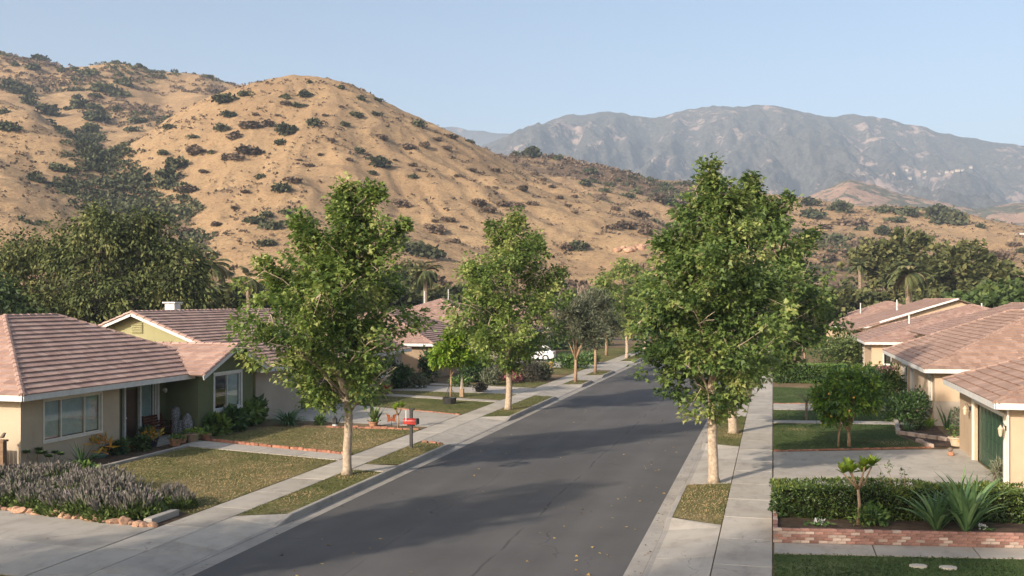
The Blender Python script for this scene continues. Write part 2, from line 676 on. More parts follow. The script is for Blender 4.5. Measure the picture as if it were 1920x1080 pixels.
def cluster_leaves(C, rad, per, rng, droop=0.3, out=None, outw=0.8, flat=0.75, leaf_up=0.9):
    """leaves in sprays round the twig ends C; returns positions, directions, normals"""
    n = len(C)
    Cc = np.repeat(C, per, 0)
    off = rdir(n * per, rng) * (rng.random((n * per, 1)) ** 0.6) * np.repeat(np.broadcast_to(rad, (n,)), per)[:, None]
    off[:, 2] *= flat
    Pp = Cc + off
    o = unit(off)
    if out is not None:
        o = o + outw * np.repeat(out, per, 0)
    T = unit(o + 0.5 * rng.normal(size=o.shape) + np.array([0, 0, -droop]))
    N = unit(np.array([0, 0, leaf_up]) + 0.6 * rng.normal(size=o.shape) + 0.35 * o)
    return Pp, T, N


def street_tree(name, base, prof, label, cat='tree', group=None, n_cl=420, per=26, leaf=0.24, rad=0.42, kind='lobed', mat='leaf_sycamore',
                bark='bark_pale', trunk_r=0.17, lean=(0, 0), seed=1, spires=(), z0=2.3, limbs=22, shell=0.55, droop=0.35, up=0.55, tint=(0.5, 0.2), cut=0.25):
    """prof = [(z, sideways offset, radius)] gives the crown's outline; sideways is along the picture"""
    rng = np.random.default_rng(seed)
    rnd = random.Random(seed)
    T = empty(name, base, label, cat, group)
    bx, by, bz = base
    z = np.array([q[0] for q in prof], float)
    off = np.array([q[1] for q in prof], float)
    rr = np.array([q[2] for q in prof], float)
    ztop = z[-1]
    ph = rng.random(8) * 6.28

    def rmax(zz, a):
        r = np.interp(zz, z, rr)
        return r * (1 + cut * (np.sin(2 * a + ph[0] + zz * 0.9) * 0.4 + np.sin(3 * a + ph[1] - zz * 1.7) * 0.5 + np.sin(5 * a + ph[2] + zz * 2.6) * 0.45))

    def axis(zz):
        o_ = np.interp(zz, z, off)
        return np.stack([bx + o_ * CT + lean[0] * zz, by + o_ * ST + lean[1] * zz], -1)

    # trunk
    mb = MB()
    zz = np.linspace(0, ztop * 0.93, 14)
    pts, rad_ = [], []
    for i, q in enumerate(zz):
        ax = axis(q) if q > z0 else np.array([bx, by])
        k = min(1, max(0, (q - z0) / 2.5))
        pts.append((bx + (ax[0] - bx) * k + (0.05 * math.sin(q * 1.3 + seed) if q > 0.5 else 0), by + (ax[1] - by) * k + (0.05 * math.cos(q * 1.1 + seed) if q > 0.5 else 0), bz + q))
        rad_.append(trunk_r * (1 - q / ztop) ** 0.75 + 0.012 + (0.35 * trunk_r if i == 0 else 0))
    pts.insert(1, (bx, by, bz + 0.22)); rad_.insert(1, trunk_r * 1.04)
    mb.tube(pts, rad_, 10, wob=0.05)
    pts_np = np.array(pts)
    limb_pts = []
    for i in range(limbs):
        q0 = z0 - 0.15 + (ztop * 0.86 - z0) * (i / limbs) ** 0.95
        a = i * 2.4 + rnd.uniform(-.4, .4)
        q1 = min(q0 + rnd.uniform(0.5, 1.3) + up * 1.4, ztop * 0.97)
        r1 = rmax(q1, a) * rnd.uniform(0.74, 0.95)
        s0 = np.array([np.interp(q0, pts_np[:, 2] - bz, pts_np[:, k]) for k in range(2)])
        ax1 = axis(q1)
        e = np.array([ax1[0] + math.cos(a) * r1, ax1[1] + math.sin(a) * r1, bz + q1])
        s3 = np.array([s0[0], s0[1], bz + q0])
        m1 = s3 + (e - s3) * 0.38 + np.array([0, 0, 0.10 * r1])
        m2 = s3 + (e - s3) * 0.72 + np.array([0, 0, 0.10 * r1])
        br = max(0.018, trunk_r * 0.33 * (1 - q0 / ztop) ** 0.6)
        lp = [s3, m1, m2, e]
        mb.tube(lp, [br, br * 0.72, br * 0.45, 0.009], 6, wob=0.05)
        for w_ in np.linspace(0.25, 1, 6):
            j = min(int(w_ * 3), 2)
            f_ = w_ * 3 - j
            limb_pts.append(lp[j] * (1 - f_) + lp[j + 1] * f_)
        for k in range(3):
            f_ = rnd.uniform(0.35, 0.85)
            sp = s3 + (e - s3) * f_
            a2 = a + rnd.choice((-1, 1)) * rnd.uniform(0.4, 0.9)
            ln = r1 * rnd.uniform(0.28, 0.5)
            ee = sp + np.array([math.cos(a2) * ln, math.sin(a2) * ln, ln * rnd.uniform(0.1, 0.8)])
            mb.tube([sp, (sp + ee) / 2 + np.array([0, 0, .05]), ee], [br * 0.4, br * 0.28, 0.007], 5)
            limb_pts += [ee, (sp + ee) / 2]
    for (ox, zt, zb, w) in spires:
        b0 = axis(zb)
        e = np.array([bx + ox * CT, by + ox * ST, bz + zt])
        s3 = np.array([b0[0], b0[1], bz + zb])
        mb.tube([s3, s3 * 0.45 + e * 0.55 + np.array([0, 0, -.3]), e], [0.05, 0.03, 0.008], 6)
    # twig ends
    cl = []
    out = []
    w = rr.copy()
    zs = np.linspace(z[0], z[-1], 200)
    pw = np.interp(zs, z, rr) ** 1.35 + 0.05
    pw /= pw.sum()
    qz = rng.choice(zs, n_cl, p=pw) + rng.normal(size=n_cl) * 0.1
    qa = rng.random(n_cl) * 2 * np.pi
    rm = rmax(qz, qa)
    qr = rm * (1 - (1 - shell) * rng.random(n_cl) ** 1.0 * 1.0)
    inner = rng.random(n_cl) < 0.3
    qr = np.where(inner, rm * np.sqrt(rng.random(n_cl)) * 0.7, qr)
    ax = axis(qz)
    # open gaps through the crown
    gap = vnoise(qa * 1.3 + seed * 3.1, qz * 0.9 + seed)
    keep = gap > 0.26
    Cn = np.stack([ax[:, 0] + np.cos(qa) * qr, ax[:, 1] + np.sin(qa) * qr, bz + qz], -1)[keep]
    O = np.stack([np.cos(qa), np.sin(qa), np.full(n_cl, 0.15)], -1)[keep]
    for (ox, zt, zb, w_) in spires:
        m = int(10 * (zt - zb) * max(w_, .35) * 1.6) + 4
        tt = rng.random(m) ** 0.8
        b0 = axis(zb)
        e = np.array([bx + ox * CT, by + ox * ST])
        aa = rng.random(m) * 6.28
        rs = w_ * (1 - tt) ** 0.8 * np.sqrt(rng.random(m))
        sc = np.stack([b0[0] + (e[0] - b0[0]) * tt ** 0.7 + np.cos(aa) * rs, b0[1] + (e[1] - b0[1]) * tt ** 0.7 + np.sin(aa) * rs, bz + zb + (zt - zb) * tt], -1)
        Cn = np.concatenate([Cn, sc])
        O = np.concatenate([O, np.stack([np.cos(aa), np.sin(aa), np.full(m, 0.5)], -1)])
    # twigs to the nearest limb
    LP = np.array(limb_pts + pts[5:])
    for c in Cn[::2]:
        dd = ((LP - c) ** 2).sum(1)
        j = int(np.argmin(dd))
        if dd[j] < 2.2:
            mb.tube([LP[j], (LP[j] + c) / 2 + np.array([0, 0, -.03]), c], [0.014, 0.010, 0.005], 3, cap=False)
    mb.build('trunk', bark, T, smooth=True)
    Pp, Td, N = cluster_leaves(Cn, rad * (0.7 + 0.6 * rng.random(len(Cn))), per, rng, droop, O)
    clt = np.clip(rng.normal(tint[0], tint[1], len(Cn)), 0, 1)
    tn = np.clip(np.repeat(clt, per) + rng.normal(0, 0.16, len(Pp)), 0, 1)
    leaf_obj('crown', mat, T, Pp, Td, N, leaf * (0.65 + 0.6 * rng.random(len(Pp))), tn, kind, base)
    return T


def blob_tree(name, base, blobs, label, cat='tree', group=None, n_cl=260, per=30, leaf=0.35, rad=0.8, kind='clump', mat='leaf_dark', bark='bark_grey', trunk_r=0.3,
              seed=1, droop=0.6, hang=0.0, tint=(0.45, 0.2), shell=0.7, limbs=True, up=0.5):
    """wide crown out of several leafy masses: blobs = [(x, y, z, rx, rz)] relative to the base; limbs reach into each mass"""
    rng = np.random.default_rng(seed)
    T = empty(name, base, label, cat, group)
    b = np.array(base, float)
    B = np.array(blobs, float)
    mb = MB()
    fork = b + np.array([B[:, 0].mean() * 0.2, B[:, 1].mean() * 0.2, max(0.35, min(B[:, 2] - B[:, 4]) * 0.8)])
    mb.tube([b, b + (fork - b) * 0.5 + np.array([.1, 0, 0]) * trunk_r, fork], [trunk_r * 1.3, trunk_r, trunk_r * 0.85], 9, wob=0.06)
    vol = B[:, 3] ** 2 * B[:, 4]
    pick = rng.choice(len(B), n_cl, p=vol ** 0.75 / (vol ** 0.75).sum())
    D = rdir(n_cl, rng)
    D[:, 2] = np.where(D[:, 2] < -0.55, -D[:, 2] * 0.6, D[:, 2])
    r = shell + (1 - shell) * rng.random(n_cl)
    inner = rng.random(n_cl) < 0.2
    r = np.where(inner, rng.random(n_cl) * shell, r)
    wob = 1 + 0.30 * (vnoise(D[:, 0] * 2.3 + pick * 7.7 + seed, D[:, 2] * 2.3 + D[:, 1] * 1.9) - 0.5) * 2
    Cn = b + B[pick, :3] + D * (r * wob)[:, None] * np.stack([B[pick, 3], B[pick, 3], B[pick, 4]], -1)
    if limbs:
        for q in B:
            c = b + q[:3]
            mid = fork + (c - fork) * 0.5 + np.array([0, 0, 0.12 * np.linalg.norm(c - fork)])
            mb.tube([fork, mid, c], [trunk_r * 0.6, trunk_r * 0.38, trunk_r * 0.16], 7, wob=0.06)
        for i in range(0, n_cl, 2):
            c0 = b + B[pick[i], :3]
            s_ = c0 + (Cn[i] - c0) * 0.15
            mb.tube([s_, (s_ + Cn[i]) / 2 + np.array([0, 0, .1]), Cn[i]], [trunk_r * 0.12, trunk_r * 0.08, 0.012], 4, cap=False)
    mb.build('trunk', bark, T, smooth=True)
    Pp, Td, N = cluster_leaves(Cn, rad * (0.6 + 0.7 * rng.random(n_cl)), per, rng, droop, D, flat=0.8 + hang)
    if hang:
        Td = unit(Td * 0.5 + np.array([0, 0, -hang]))
        N = unit(D.repeat(per, 0) + 0.7 * rng.normal(size=Td.shape))
    clt = np.clip(rng.normal(tint[0], tint[1], n_cl), 0, 1)
    tn = np.clip(np.repeat(clt, per) + rng.normal(0, 0.14, len(Pp)), 0, 1)
    leaf_obj('crown', mat, T, Pp, Td, N, leaf * (0.6 + 0.7 * rng.random(len(Pp))), tn, kind, base)
    return T


def shrub_mesh(name, n, lobes, seed, leaf=0.30, kind='clump', mat=None, h=0.85, tint=(0.45, 0.2), tight=0.75):
    """leafy bush of radius about 1 standing on z = 0"""
    rng = np.random.default_rng(seed)
    L = []
    for i in range(lobes):
        a = rng.random() * 6.28
        r = rng.random() ** 0.5 * 0.55 if lobes > 1 else 0
        L.append((math.cos(a) * r, math.sin(a) * r, rng.uniform(0.25, 0.5) * h, rng.uniform(0.42, 0.7) if lobes > 1 else 0.85, rng.uniform(0.38, 0.6) * h))
    L = np.array(L)
    pk = rng.integers(0, lobes, n)
    D = rdir(n, rng)
    D[:, 2] = np.abs(D[:, 2]) * np.where(rng.random(n) < 0.72, 1, -0.9)
    r = tight + (1.08 - tight) * rng.random(n)
    Pp = L[pk, :3] + D * r[:, None] * np.stack([L[pk, 3], L[pk, 3], L[pk, 4]], -1)
    Pp[:, 2] = np.maximum(Pp[:, 2], 0.02)
    T = unit(D + 0.8 * rng.normal(size=D.shape) + np.array([0, 0, .2]))
    N = unit(D + 0.6 * rng.normal(size=D.shape) + np.array([0, 0, .4]))
    lt = np.clip(rng.normal(tint[0], tint[1], lobes), 0, 1)
    tn = np.clip(lt[pk] + rng.normal(0, 0.15, n), 0, 1)
    V, Fv = leaf_arrays(Pp, T, N, leaf * (0.6 + 0.8 * rng.random(n)), kind)
    me = np_mesh(name, V, Fv, None, tint=np.repeat(tn, len(LEAF[kind][0])))
    if mat:
        me.materials.append(M[mat])
    return me


def garden_shrub(name, loc, r, h, label, n=700, leaf=0.16, kind='oval', mat='leaf_garden', seed=1, lobes=7, cat='shrub', group=None, sx=1.0, tint=(0.45, 0.2)):
    """bush as foliage over a few stems"""
    T = empty(name, loc, label, cat, group)
    me = shrub_mesh('foliage', int(n * 2.3), lobes, seed, leaf / r, kind, mat, h=h / r * 0.95, tint=tint, tight=0.55)
    o = link('foliage', me, None, T)
    o.scale = (r * sx, r, r)
    mb = MB()
    rnd = random.Random(seed)
    for k in range(5):
        a = k * 1.3
        mb.tube([(0.03 * math.cos(a), 0.03 * math.sin(a), 0), (0.2 * r * math.cos(a), 0.2 * r * math.sin(a), h * 0.35), (0.4 * r * math.cos(a), 0.4 * r * math.sin(a), h * 0.62)], [0.022, 0.016, 0.008], 5)
    st = link('stem', mb.mesh('stem'), 'bark_grey', T)
    return T


def strap_plant(name, loc, n, length, width, label, mat='leaf_strap', seed=1, arch=0.6, cat='plant', group=None, spread=0.12, up=(0.55, 1.0), stiff=False):
    """rosette of long strap leaves, each folded and bending outward; every blade an object of its own"""
    T = empty(name, loc, label, cat, group)
    rnd = random.Random(seed)
    for i in range(n):
        a = i * 2.399 + rnd.uniform(-.3, .3)
        ln = length * rnd.uniform(0.65, 1.05)
        tilt = rnd.uniform(*up)
        w = width * rnd.uniform(0.8, 1.15)
        vs = []
        tn = []
        seg = 6
        px_, pz = rnd.uniform(0, spread), 0.0
        el = tilt * math.pi / 2
        tw = rnd.uniform(-.25, .25)
        for k in range(seg + 1):
            f_ = k / seg
            ww = w * (0.55 + 0.9 * f_ if f_ < 0.5 else 1.0 * (1 - (f_ - 0.5) * 1.9) + 0.0) * 0.5
            if k == seg:
                ww = 0.004
            vs += [(px_, -ww, pz + ww * 0.35), (px_, 0, pz), (px_, ww, pz + ww * 0.35)]
            el -= (0.05 if stiff else arch * rnd.uniform(0.7, 1.3) * f_ * 0.75)
            px_ += math.cos(el) * ln / seg
            pz += math.sin(el) * ln / seg
        fs = []
        for k in range(seg):
            b = k * 3
            fs += [(b, b + 1, b + 4, b + 3), (b + 1, b + 2, b + 5, b + 4)]
        mb = MB().add(vs, fs)
        me = mb.mesh('leaf', smooth=False)
        at_ = me.attributes.new('tint', 'FLOAT', 'POINT')
        tv = rnd.uniform(0.15, 0.85)
        at_.data.foreach_set('value', [min(1, max(0, tv + 0.2 * (k // 3) / seg - .1)) for k in range(len(vs))])
        o = link('leaf', me, mat, T)
        o.rotation_euler = (tw, 0, a)
    return T


def palm(name, base, h, r, n, label, group=None, seed=1, trunk_r=0.28, droop=1.0, dead=0.0, cat='palm tree'):
    T = empty(name, base, label, cat, group)
    rnd = random.Random(seed)
    b = Vector(base)
    mb = MB()
    mb.tube([b, b + Vector((0.1, 0, h * 0.5)), b + Vector((0, 0, h))], [trunk_r * 1.2, trunk_r, trunk_r * 1.15], 9, wob=0.08)
    mb.build('trunk', 'bark_palm', T, smooth=False)
    rng = np.random.default_rng(seed)
    PP, TT, NN, SS, TI = [], [], [], [], []
    for i in range(n):
        a = i * 2.399
        el = rnd.uniform(-0.5 - dead, 1.35)
        p = b + Vector((0, 0, h))
        ln = r * rnd.uniform(0.85, 1.1)
        seg = 16
        pts = []
        for k in range(seg):
            pts.append(p.copy())
            p = p + Vector((math.cos(a) * math.cos(el), math.sin(a) * math.cos(el), math.sin(el))) * (ln / seg)
            el -= droop * 0.11 * (0.4 + k / seg)
        rb = MB()
        rb.tube(pts[::3] + [p], [0.03, 0.028, 0.024, 0.018, 0.012, 0.008, 0.004][:len(pts[::3]) + 1], 4, cap=False)
        side = Vector((-math.sin(a), math.cos(a), 0))
        tv = rnd.uniform(0.3, 0.85) if i % 9 else 0.96
        Vv, Ff = [], []
        P0, T0, N0, S0 = [], [], [], []
        for k in range(2, seg):
            d_ = (pts[min(k + 1, seg - 1)] - pts[k - 1]).normalized()
            for sgn in (-1, 1):
                for q in range(2):
                    P0.append(pts[k] + d_ * (ln / seg * q * 0.5))
                    T0.append((side * sgn * 0.9 + d_ * 0.6 + Vector((0, 0, -0.28 - rnd.random() * .25))))
                    N0.append(Vector((0, 0, 1)) + side * sgn * -0.4)
                    S0.append(r * 0.26 * (1 - abs(k / seg - 0.5) * 0.8) * rnd.uniform(.8, 1.1))
        V, Fv = leaf_arrays(np.array([tuple(v) for v in P0]), np.array([tuple(v) for v in T0]), np.array([tuple(v) for v in N0]), np.array(S0), 'narrow')
        nb = len(V)
        # frond: rib and leaflets in one part
        rv = np.array(rb.v)
        rf = [f for f in rb.f]
        tri = []
        for f in rf:
            tri += [(f[0] + nb, f[1] + nb, f[2] + nb), (f[0] + nb, f[2] + nb, f[3] + nb)]
        V2 = np.concatenate([V, rv])
        F2 = np.concatenate([Fv, np.array(tri)])
        np_mesh('frond', V2, F2, 'leaf_palm', T, tint=np.full(len(V2), tv), org=base)
    return T


# ---- foliage and bark materials
foliage('leaf_sycamore', [(0.0, (0.0492, 0.0883, 0.0201)), (0.45, (0.1531, 0.2309, 0.0477)), (0.8, (0.294, 0.3678, 0.0862)), (1.0, (0.4376, 0.4562, 0.154))], 0.42, 0.50, 0.4)
foliage('leaf_sycamore_deep', [(0.0, (0.0328, 0.0642, 0.017)), (0.45, (0.1257, 0.1968, 0.0477)), (0.8, (0.2461, 0.3164, 0.0816)), (1.0, (0.3966, 0.4134, 0.1462))], 0.4, 0.5, 0.4)
foliage('leaf_dark', [(0.0, (0.0336, 0.042, 0.018)), (0.5, (0.096, 0.1104, 0.0408)), (1.0, (0.204, 0.198, 0.078))], 0.18, 0.65, 0.2)
foliage('leaf_pepper', [(0.0, (0.0288, 0.0408, 0.0156)), (0.5, (0.108, 0.1344, 0.0432)), (1.0, (0.228, 0.228, 0.0816))], 0.22, 0.65, 0.2)
foliage('leaf_bright', [(0.0, (0.03, 0.05, 0.016)), (0.5, (0.085, 0.132, 0.038)), (1.0, (0.17, 0.215, 0.07))], 0.25, 0.55, 0.3)
foliage('leaf_citrus', [(0.0, (0.04, 0.091, 0.0145)), (0.45, (0.1093, 0.2184, 0.0255)), (0.85, (0.2821, 0.3731, 0.04)), (1.0, (0.325, 0.3625, 0.0438))], 0.25, 0.35, 0.5)
foliage('leaf_lime', [(0.0, (0.0632, 0.1411, 0.0108)), (0.5, (0.179, 0.295, 0.0189)), (1.0, (0.312, 0.38, 0.045))], 0.35, 0.4, 0.45)
foliage('leaf_olive', [(0.0, (0.0562, 0.0725, 0.04)), (0.5, (0.1313, 0.1475, 0.085)), (1.0, (0.2375, 0.2438, 0.1562))], 0.15, 0.6, 0.3)
foliage('leaf_garden', [(0.0, (0.028, 0.0588, 0.0168)), (0.5, (0.0812, 0.154, 0.0336)), (1.0, (0.1891, 0.266, 0.056))], 0.2, 0.45, 0.4)
foliage('leaf_hedge', [(0.0, (0.0187, 0.0406, 0.0094)), (0.5, (0.0719, 0.1219, 0.0219)), (1.0, (0.211, 0.2344, 0.0469))], 0.2, 0.4, 0.45)
foliage('leaf_strap', [(0.0, (0.0304, 0.0759, 0.0304)), (0.5, (0.0844, 0.1654, 0.0641)), (1.0, (0.2194, 0.3206, 0.1266))], 0.2, 0.4, 0.45)
foliage('leaf_palm', [(0.0, (0.035, 0.05, 0.02)), (0.5, (0.105, 0.13, 0.05)), (0.9, (0.19, 0.2, 0.085)), (1.0, (0.28, 0.22, 0.12))], 0.2, 0.5, 0.35)
foliage('leaf_lavender', [(0.0, (0.05, 0.0775, 0.0225)), (0.5, (0.1187, 0.1688, 0.0475)), (1.0, (0.2125, 0.2562, 0.0875))], 0.2, 0.7, 0.2)
foliage('flower_lavender', [(0.0, (0.115, 0.125, 0.078)), (0.5, (0.23, 0.205, 0.19)), (1.0, (0.36, 0.3, 0.29))], 0.15, 0.8, 0.1)
foliage('leaf_grey', [(0.0, (0.055, 0.055, 0.042)), (0.5, (0.115, 0.105, 0.085)), (1.0, (0.19, 0.165, 0.13))], 0.1, 0.8, 0.1)
foliage('shrub_green', [(0.0, (0.035, 0.042, 0.022)), (0.5, (0.080, 0.088, 0.046)), (1.0, (0.145, 0.145, 0.075))], 0.0, 0.85, 0.1)
foliage('shrub_brown', [(0.0, (0.075, 0.058, 0.042)), (0.5, (0.165, 0.120, 0.085)), (1.0, (0.26, 0.185, 0.125))], 0.0, 0.9, 0.05)
foliage('petal_red', [(0.0, (0.40, 0.03, 0.05)), (1.0, (0.65, 0.10, 0.16))], 0.2, 0.6, 0.3)
foliage('petal_pink', [(0.0, (0.45, 0.16, 0.17)), (1.0, (0.62, 0.30, 0.30))], 0.2, 0.6, 0.3)
foliage('petal_purple', [(0.0, (0.18, 0.05, 0.18)), (1.0, (0.30, 0.10, 0.30))], 0.2, 0.6, 0.3)
foliage('grass_blade', [(0.0, (0.05, 0.0775, 0.0225)), (0.4, (0.1063, 0.1313, 0.04)), (0.7, (0.2063, 0.1875, 0.075)), (1.0, (0.4, 0.2937, 0.15))], 0.15, 0.7, 0.2)
simple('bark_pale', (0.27, 0.20, 0.14), (0.54, 0.44, 0.33), 9, 0.9, 0.15, 0.5, 30)
simple('bark_grey', (0.12, 0.095, 0.075), (0.26, 0.21, 0.165), 9, 0.95, 0.1, 0.6, 30)
simple('bark_tan', (0.26, 0.17, 0.11), (0.42, 0.29, 0.19), 9, 0.95, 0.1, 0.6, 30)
simple('bark_palm', (0.15, 0.11, 0.08), (0.36, 0.27, 0.19), 5, 0.95, 0.1, 0.8, 12)
simple('bark_dead', (0.20, 0.15, 0.12), (0.34, 0.26, 0.21), 5, 0.95, 0.1)
# ================================================================ SHRUBS ON THE HILLS
def hill_hit(px, py):
    """where the sight line of a pixel first meets the hills"""
    dd = np.arange(130, 1100, 0.8)
    lat = (px - 960) / F * dd
    X = lat * CT - dd * ST
    Y = lat * ST + dd * CT
    h, _, _ = terrain_h(X, Y, False)
    yy = HZ - (h - CAMH) * F / dd
    i = np.nonzero(yy <= py)[0]
    if len(i) == 0:
        i = [int(np.argmin(yy))]
    i = int(i[0])
    return (float(X[i]), float(Y[i]), float(h[i])), float(dd[i])


SHRUB = {}
for kk, mm in (('g', 'shrub_green'), ('b', 'shrub_brown')):
    SHRUB[kk] = [shrub_mesh('foliage', 420, 6 + i, 40 + i + (0 if kk == 'g' else 20), 0.21, 'clump', mm, h=(0.95, 0.8, 1.05, 0.7, 0.85)[i], tight=0.5) for i in range(5)]

GREENS = """76,112,30 259,124,17 393,144,14 122,133,26 141,129,16 163,140,34 59,129,30 28,122,17 233,157,32 196,170,42 222,179,40 178,181,24 146,183,20 152,201,38
174,203,30 128,205,18 185,224,48 220,207,22 261,229,32 248,244,28 315,240,24 170,248,36 18,166,42 41,174,36 55,192,32 89,212,44 5,211,24 18,242,40 65,337,30 111,318,40
428,218,24 415,244,30 361,259,22 398,286,18 572,179,26 535,183,22 561,200,24 589,233,30 537,250,42 528,268,22 528,358,36 489,333,20 330,314,44 315,336,44 315,352,36 304,288,24
459,177,24 426,188,40 480,416,40 512,427,44 498,406,30 532,422,26 500,459,36 535,399,26 666,218,24 646,234,20 678,186,18 706,216,22 785,236,22 880,265,16 674,285,22 714,309,34 694,299,18
773,333,20 698,325,17 1086,466,38 1094,345,26 1135,358,22 1177,368,26 1249,357,32 1240,378,46 999,287,40 1046,299,22 967,283,18 1110,323,28 1157,339,16 581,155,12 638,165,16 708,188,18
1519,383,36 1526,404,44 1575,395,46 1656,397,40 1702,402,46 1680,415,32 1656,438,32 1762,406,50 1785,417,58 1838,426,18 1749,398,30 1796,408,24 1916,473,22 1571,458,46 1616,430,24 770,470,60 800,478,56 745,455,40"""
BROWNS = """470,237,42 437,259,34 500,235,30 537,196,24 467,285,48 437,298,36 548,340,30 578,311,22 370,286,44 381,323,20 352,357,36 407,422,22 352,433,30 844,256,26 718,260,26 769,279,28 793,273,22
836,279,22 817,261,18 773,309,18 785,319,14 579,311,20 927,319,22 884,319,18 979,354,28 896,382,34 916,396,30 947,384,28 975,386,22 999,382,20 753,386,34 840,414,26 868,426,14 817,414,14 817,434,40 848,453,24
1062,466,30 1208,478,12 1003,325,14 1018,337,14 1034,351,14 1050,370,17 1066,386,14 1078,398,12 1076,368,14 1125,372,22 1155,392,16 1197,404,38 1173,426,38 1212,438,38 1149,426,24 1271,383,42 1213,425,30
1594,421,56 1612,462,56 1549,458,20 1545,425,28 1900,460,28 1874,485,46 1548,485,38 1234,376,36 640,200,14 610,216,12 620,262,16 655,300,14 600,290,12 740,300,12 860,330,14 930,352,12 640,360,16 690,372,14 1030,420,12 980,430,14 460,360,16 440,390,14 560,300,12 480,215,14 520,218,12"""
zone = lambda px, py, d: ('the long hill behind the ravine' if d > 560 and px < 600 else
                          'the near knoll at the edge of the photo' if px < 330 and d < 470 else
                          'the dome-shaped tan hill' if px < 1000 else
                          'the brown scrub ridge' if d > 560 and px < 1180 else
                          'the tan slope between the street trees' if px < 1300 else 'the low hill above the tiled roofs')
rs = random.Random(5)
NAMED = []
for kk, txt in (('g', GREENS), ('b', BROWNS)):
    for w3 in txt.split():
        px, py, wd = (float(q) for q in w3.split(','))
        (x, y, z), d = hill_hit(px, py + 2)
        r = wd * 0.5 / F * d * 1.12
        o = bpy.data.objects.new('hillside_shrub', rs.choice(SHRUB[kk]))
        COL.objects.link(o)
        o.location = (x, y, z - 0.12 * r)
        o.scale = (r, r * rs.uniform(0.8, 1.1), r * rs.uniform(0.8, 1.05) * (0.8 if kk == 'b' else 0.95))
        o.rotation_euler = (0, 0, rs.uniform(0, 6.28))
        zn = zone(px, py, d)
        size = 'large ' if wd >= 34 else 'small ' if wd <= 20 else 'middling '
        top = {'the dome-shaped tan hill': 155, 'the long hill behind the ravine': 100, 'the near knoll at the edge of the photo': 235, 'the brown scrub ridge': 282}.get(zn, 340)
        span = {'the dome-shaped tan hill': (300, 1000), 'the long hill behind the ravine': (0, 480), 'the near knoll at the edge of the photo': (0, 330), 'the brown scrub ridge': (930, 1180), 'the tan slope between the street trees': (1000, 1300)}.get(zn, (1300, 1920))
        dy = py - top - (max(0, px - 600) * 0.33 if 'dome' in zn else 0)
        band = 'crest' if dy < 28 else 'upper slope' if dy < 75 else 'middle slope' if dy < 150 else 'lower slope'
        fx = (px - span[0]) / (span[1] - span[0])
        side = 'left part' if fx < 0.25 else 'left of centre' if fx < 0.5 else 'right of centre' if fx < 0.75 else 'right part'
        short = zn.replace(' at the edge of the photo', '').replace(' between the street trees', '').replace(' above the tiled roofs', '').replace(' behind the ravine', '')
        NAMED.append((o, px, size + ('green' if kk == 'g' else 'brown') + ' shrub, ' + band + ' of ' + short + ', ' + side))
        tag(o, None, 'shrub', ('green' if kk == 'g' else 'brown') + ' shrubs on ' + zn)

by = {}
for o, px, lb in NAMED:
    by.setdefault(lb, []).append((px, o))
for lb, l_ in by.items():
    l_.sort(key=lambda q: q[0])
    for i, (px, o) in enumerate(l_):
        o['label'] = lb if len(l_) == 1 else lb + ', ' + ('leftmost', 'second from left', 'third from left', 'fourth from left', 'fifth from left', 'sixth from left', 'seventh from left', 'eighth from left')[i]

# low scrub that nobody could count: ravines and the brown slopes, two masses
def scrub_mass(name, mat, seed, n_try, dens, rmin, rmax_, px0, px1, d0, d1, quads=44, label=None, lf=0.36):
    rng = np.random.default_rng(seed)
    px = rng.uniform(px0, px1, n_try)
    d = np.sqrt(rng.uniform(d0 ** 2, d1 ** 2, n_try))
    lat = (px - 960) / F * d
    X = lat * CT - d * ST
    Y = lat * ST + d * CT
    h, rv, wh = terrain_h(X, Y, False)
    pr = dens(X, Y, h, rv, wh, px, d)
    k = rng.random(n_try) < pr
    X, Y, h = X[k], Y[k], h[k]
    n = len(X)
    r = rng.uniform(rmin, rmax_, n) * (0.6 + 0.8 * rng.random(n) ** 2)
    D = rdir(n * quads, rng)
    D[:, 2] = np.abs(D[:, 2])
    rr_ = np.repeat(r, quads)
    Pp = np.stack([np.repeat(X, quads), np.repeat(Y, quads), np.repeat(h, quads)], -1) + D * rr_[:, None] * np.array([1, 1, 0.75]) * (0.6 + 0.4 * rng.random((n * quads, 1)))
    T = unit(D + 0.8 * rng.normal(size=D.shape))
    N = unit(D + 0.5 * rng.normal(size=D.shape) + np.array([0, 0, .4]))
    tn = np.clip(np.repeat(rng.normal(0.45, 0.22, n), quads) + rng.normal(0, .12, n * quads), 0, 1)
    V, Fv = leaf_arrays(Pp, T, N, rr_ * lf, 'clump')
    o = np_mesh(name, V, Fv, mat, tint=np.repeat(tn, 4))
    tag(o, label, 'scrub', kind='stuff')
    return n


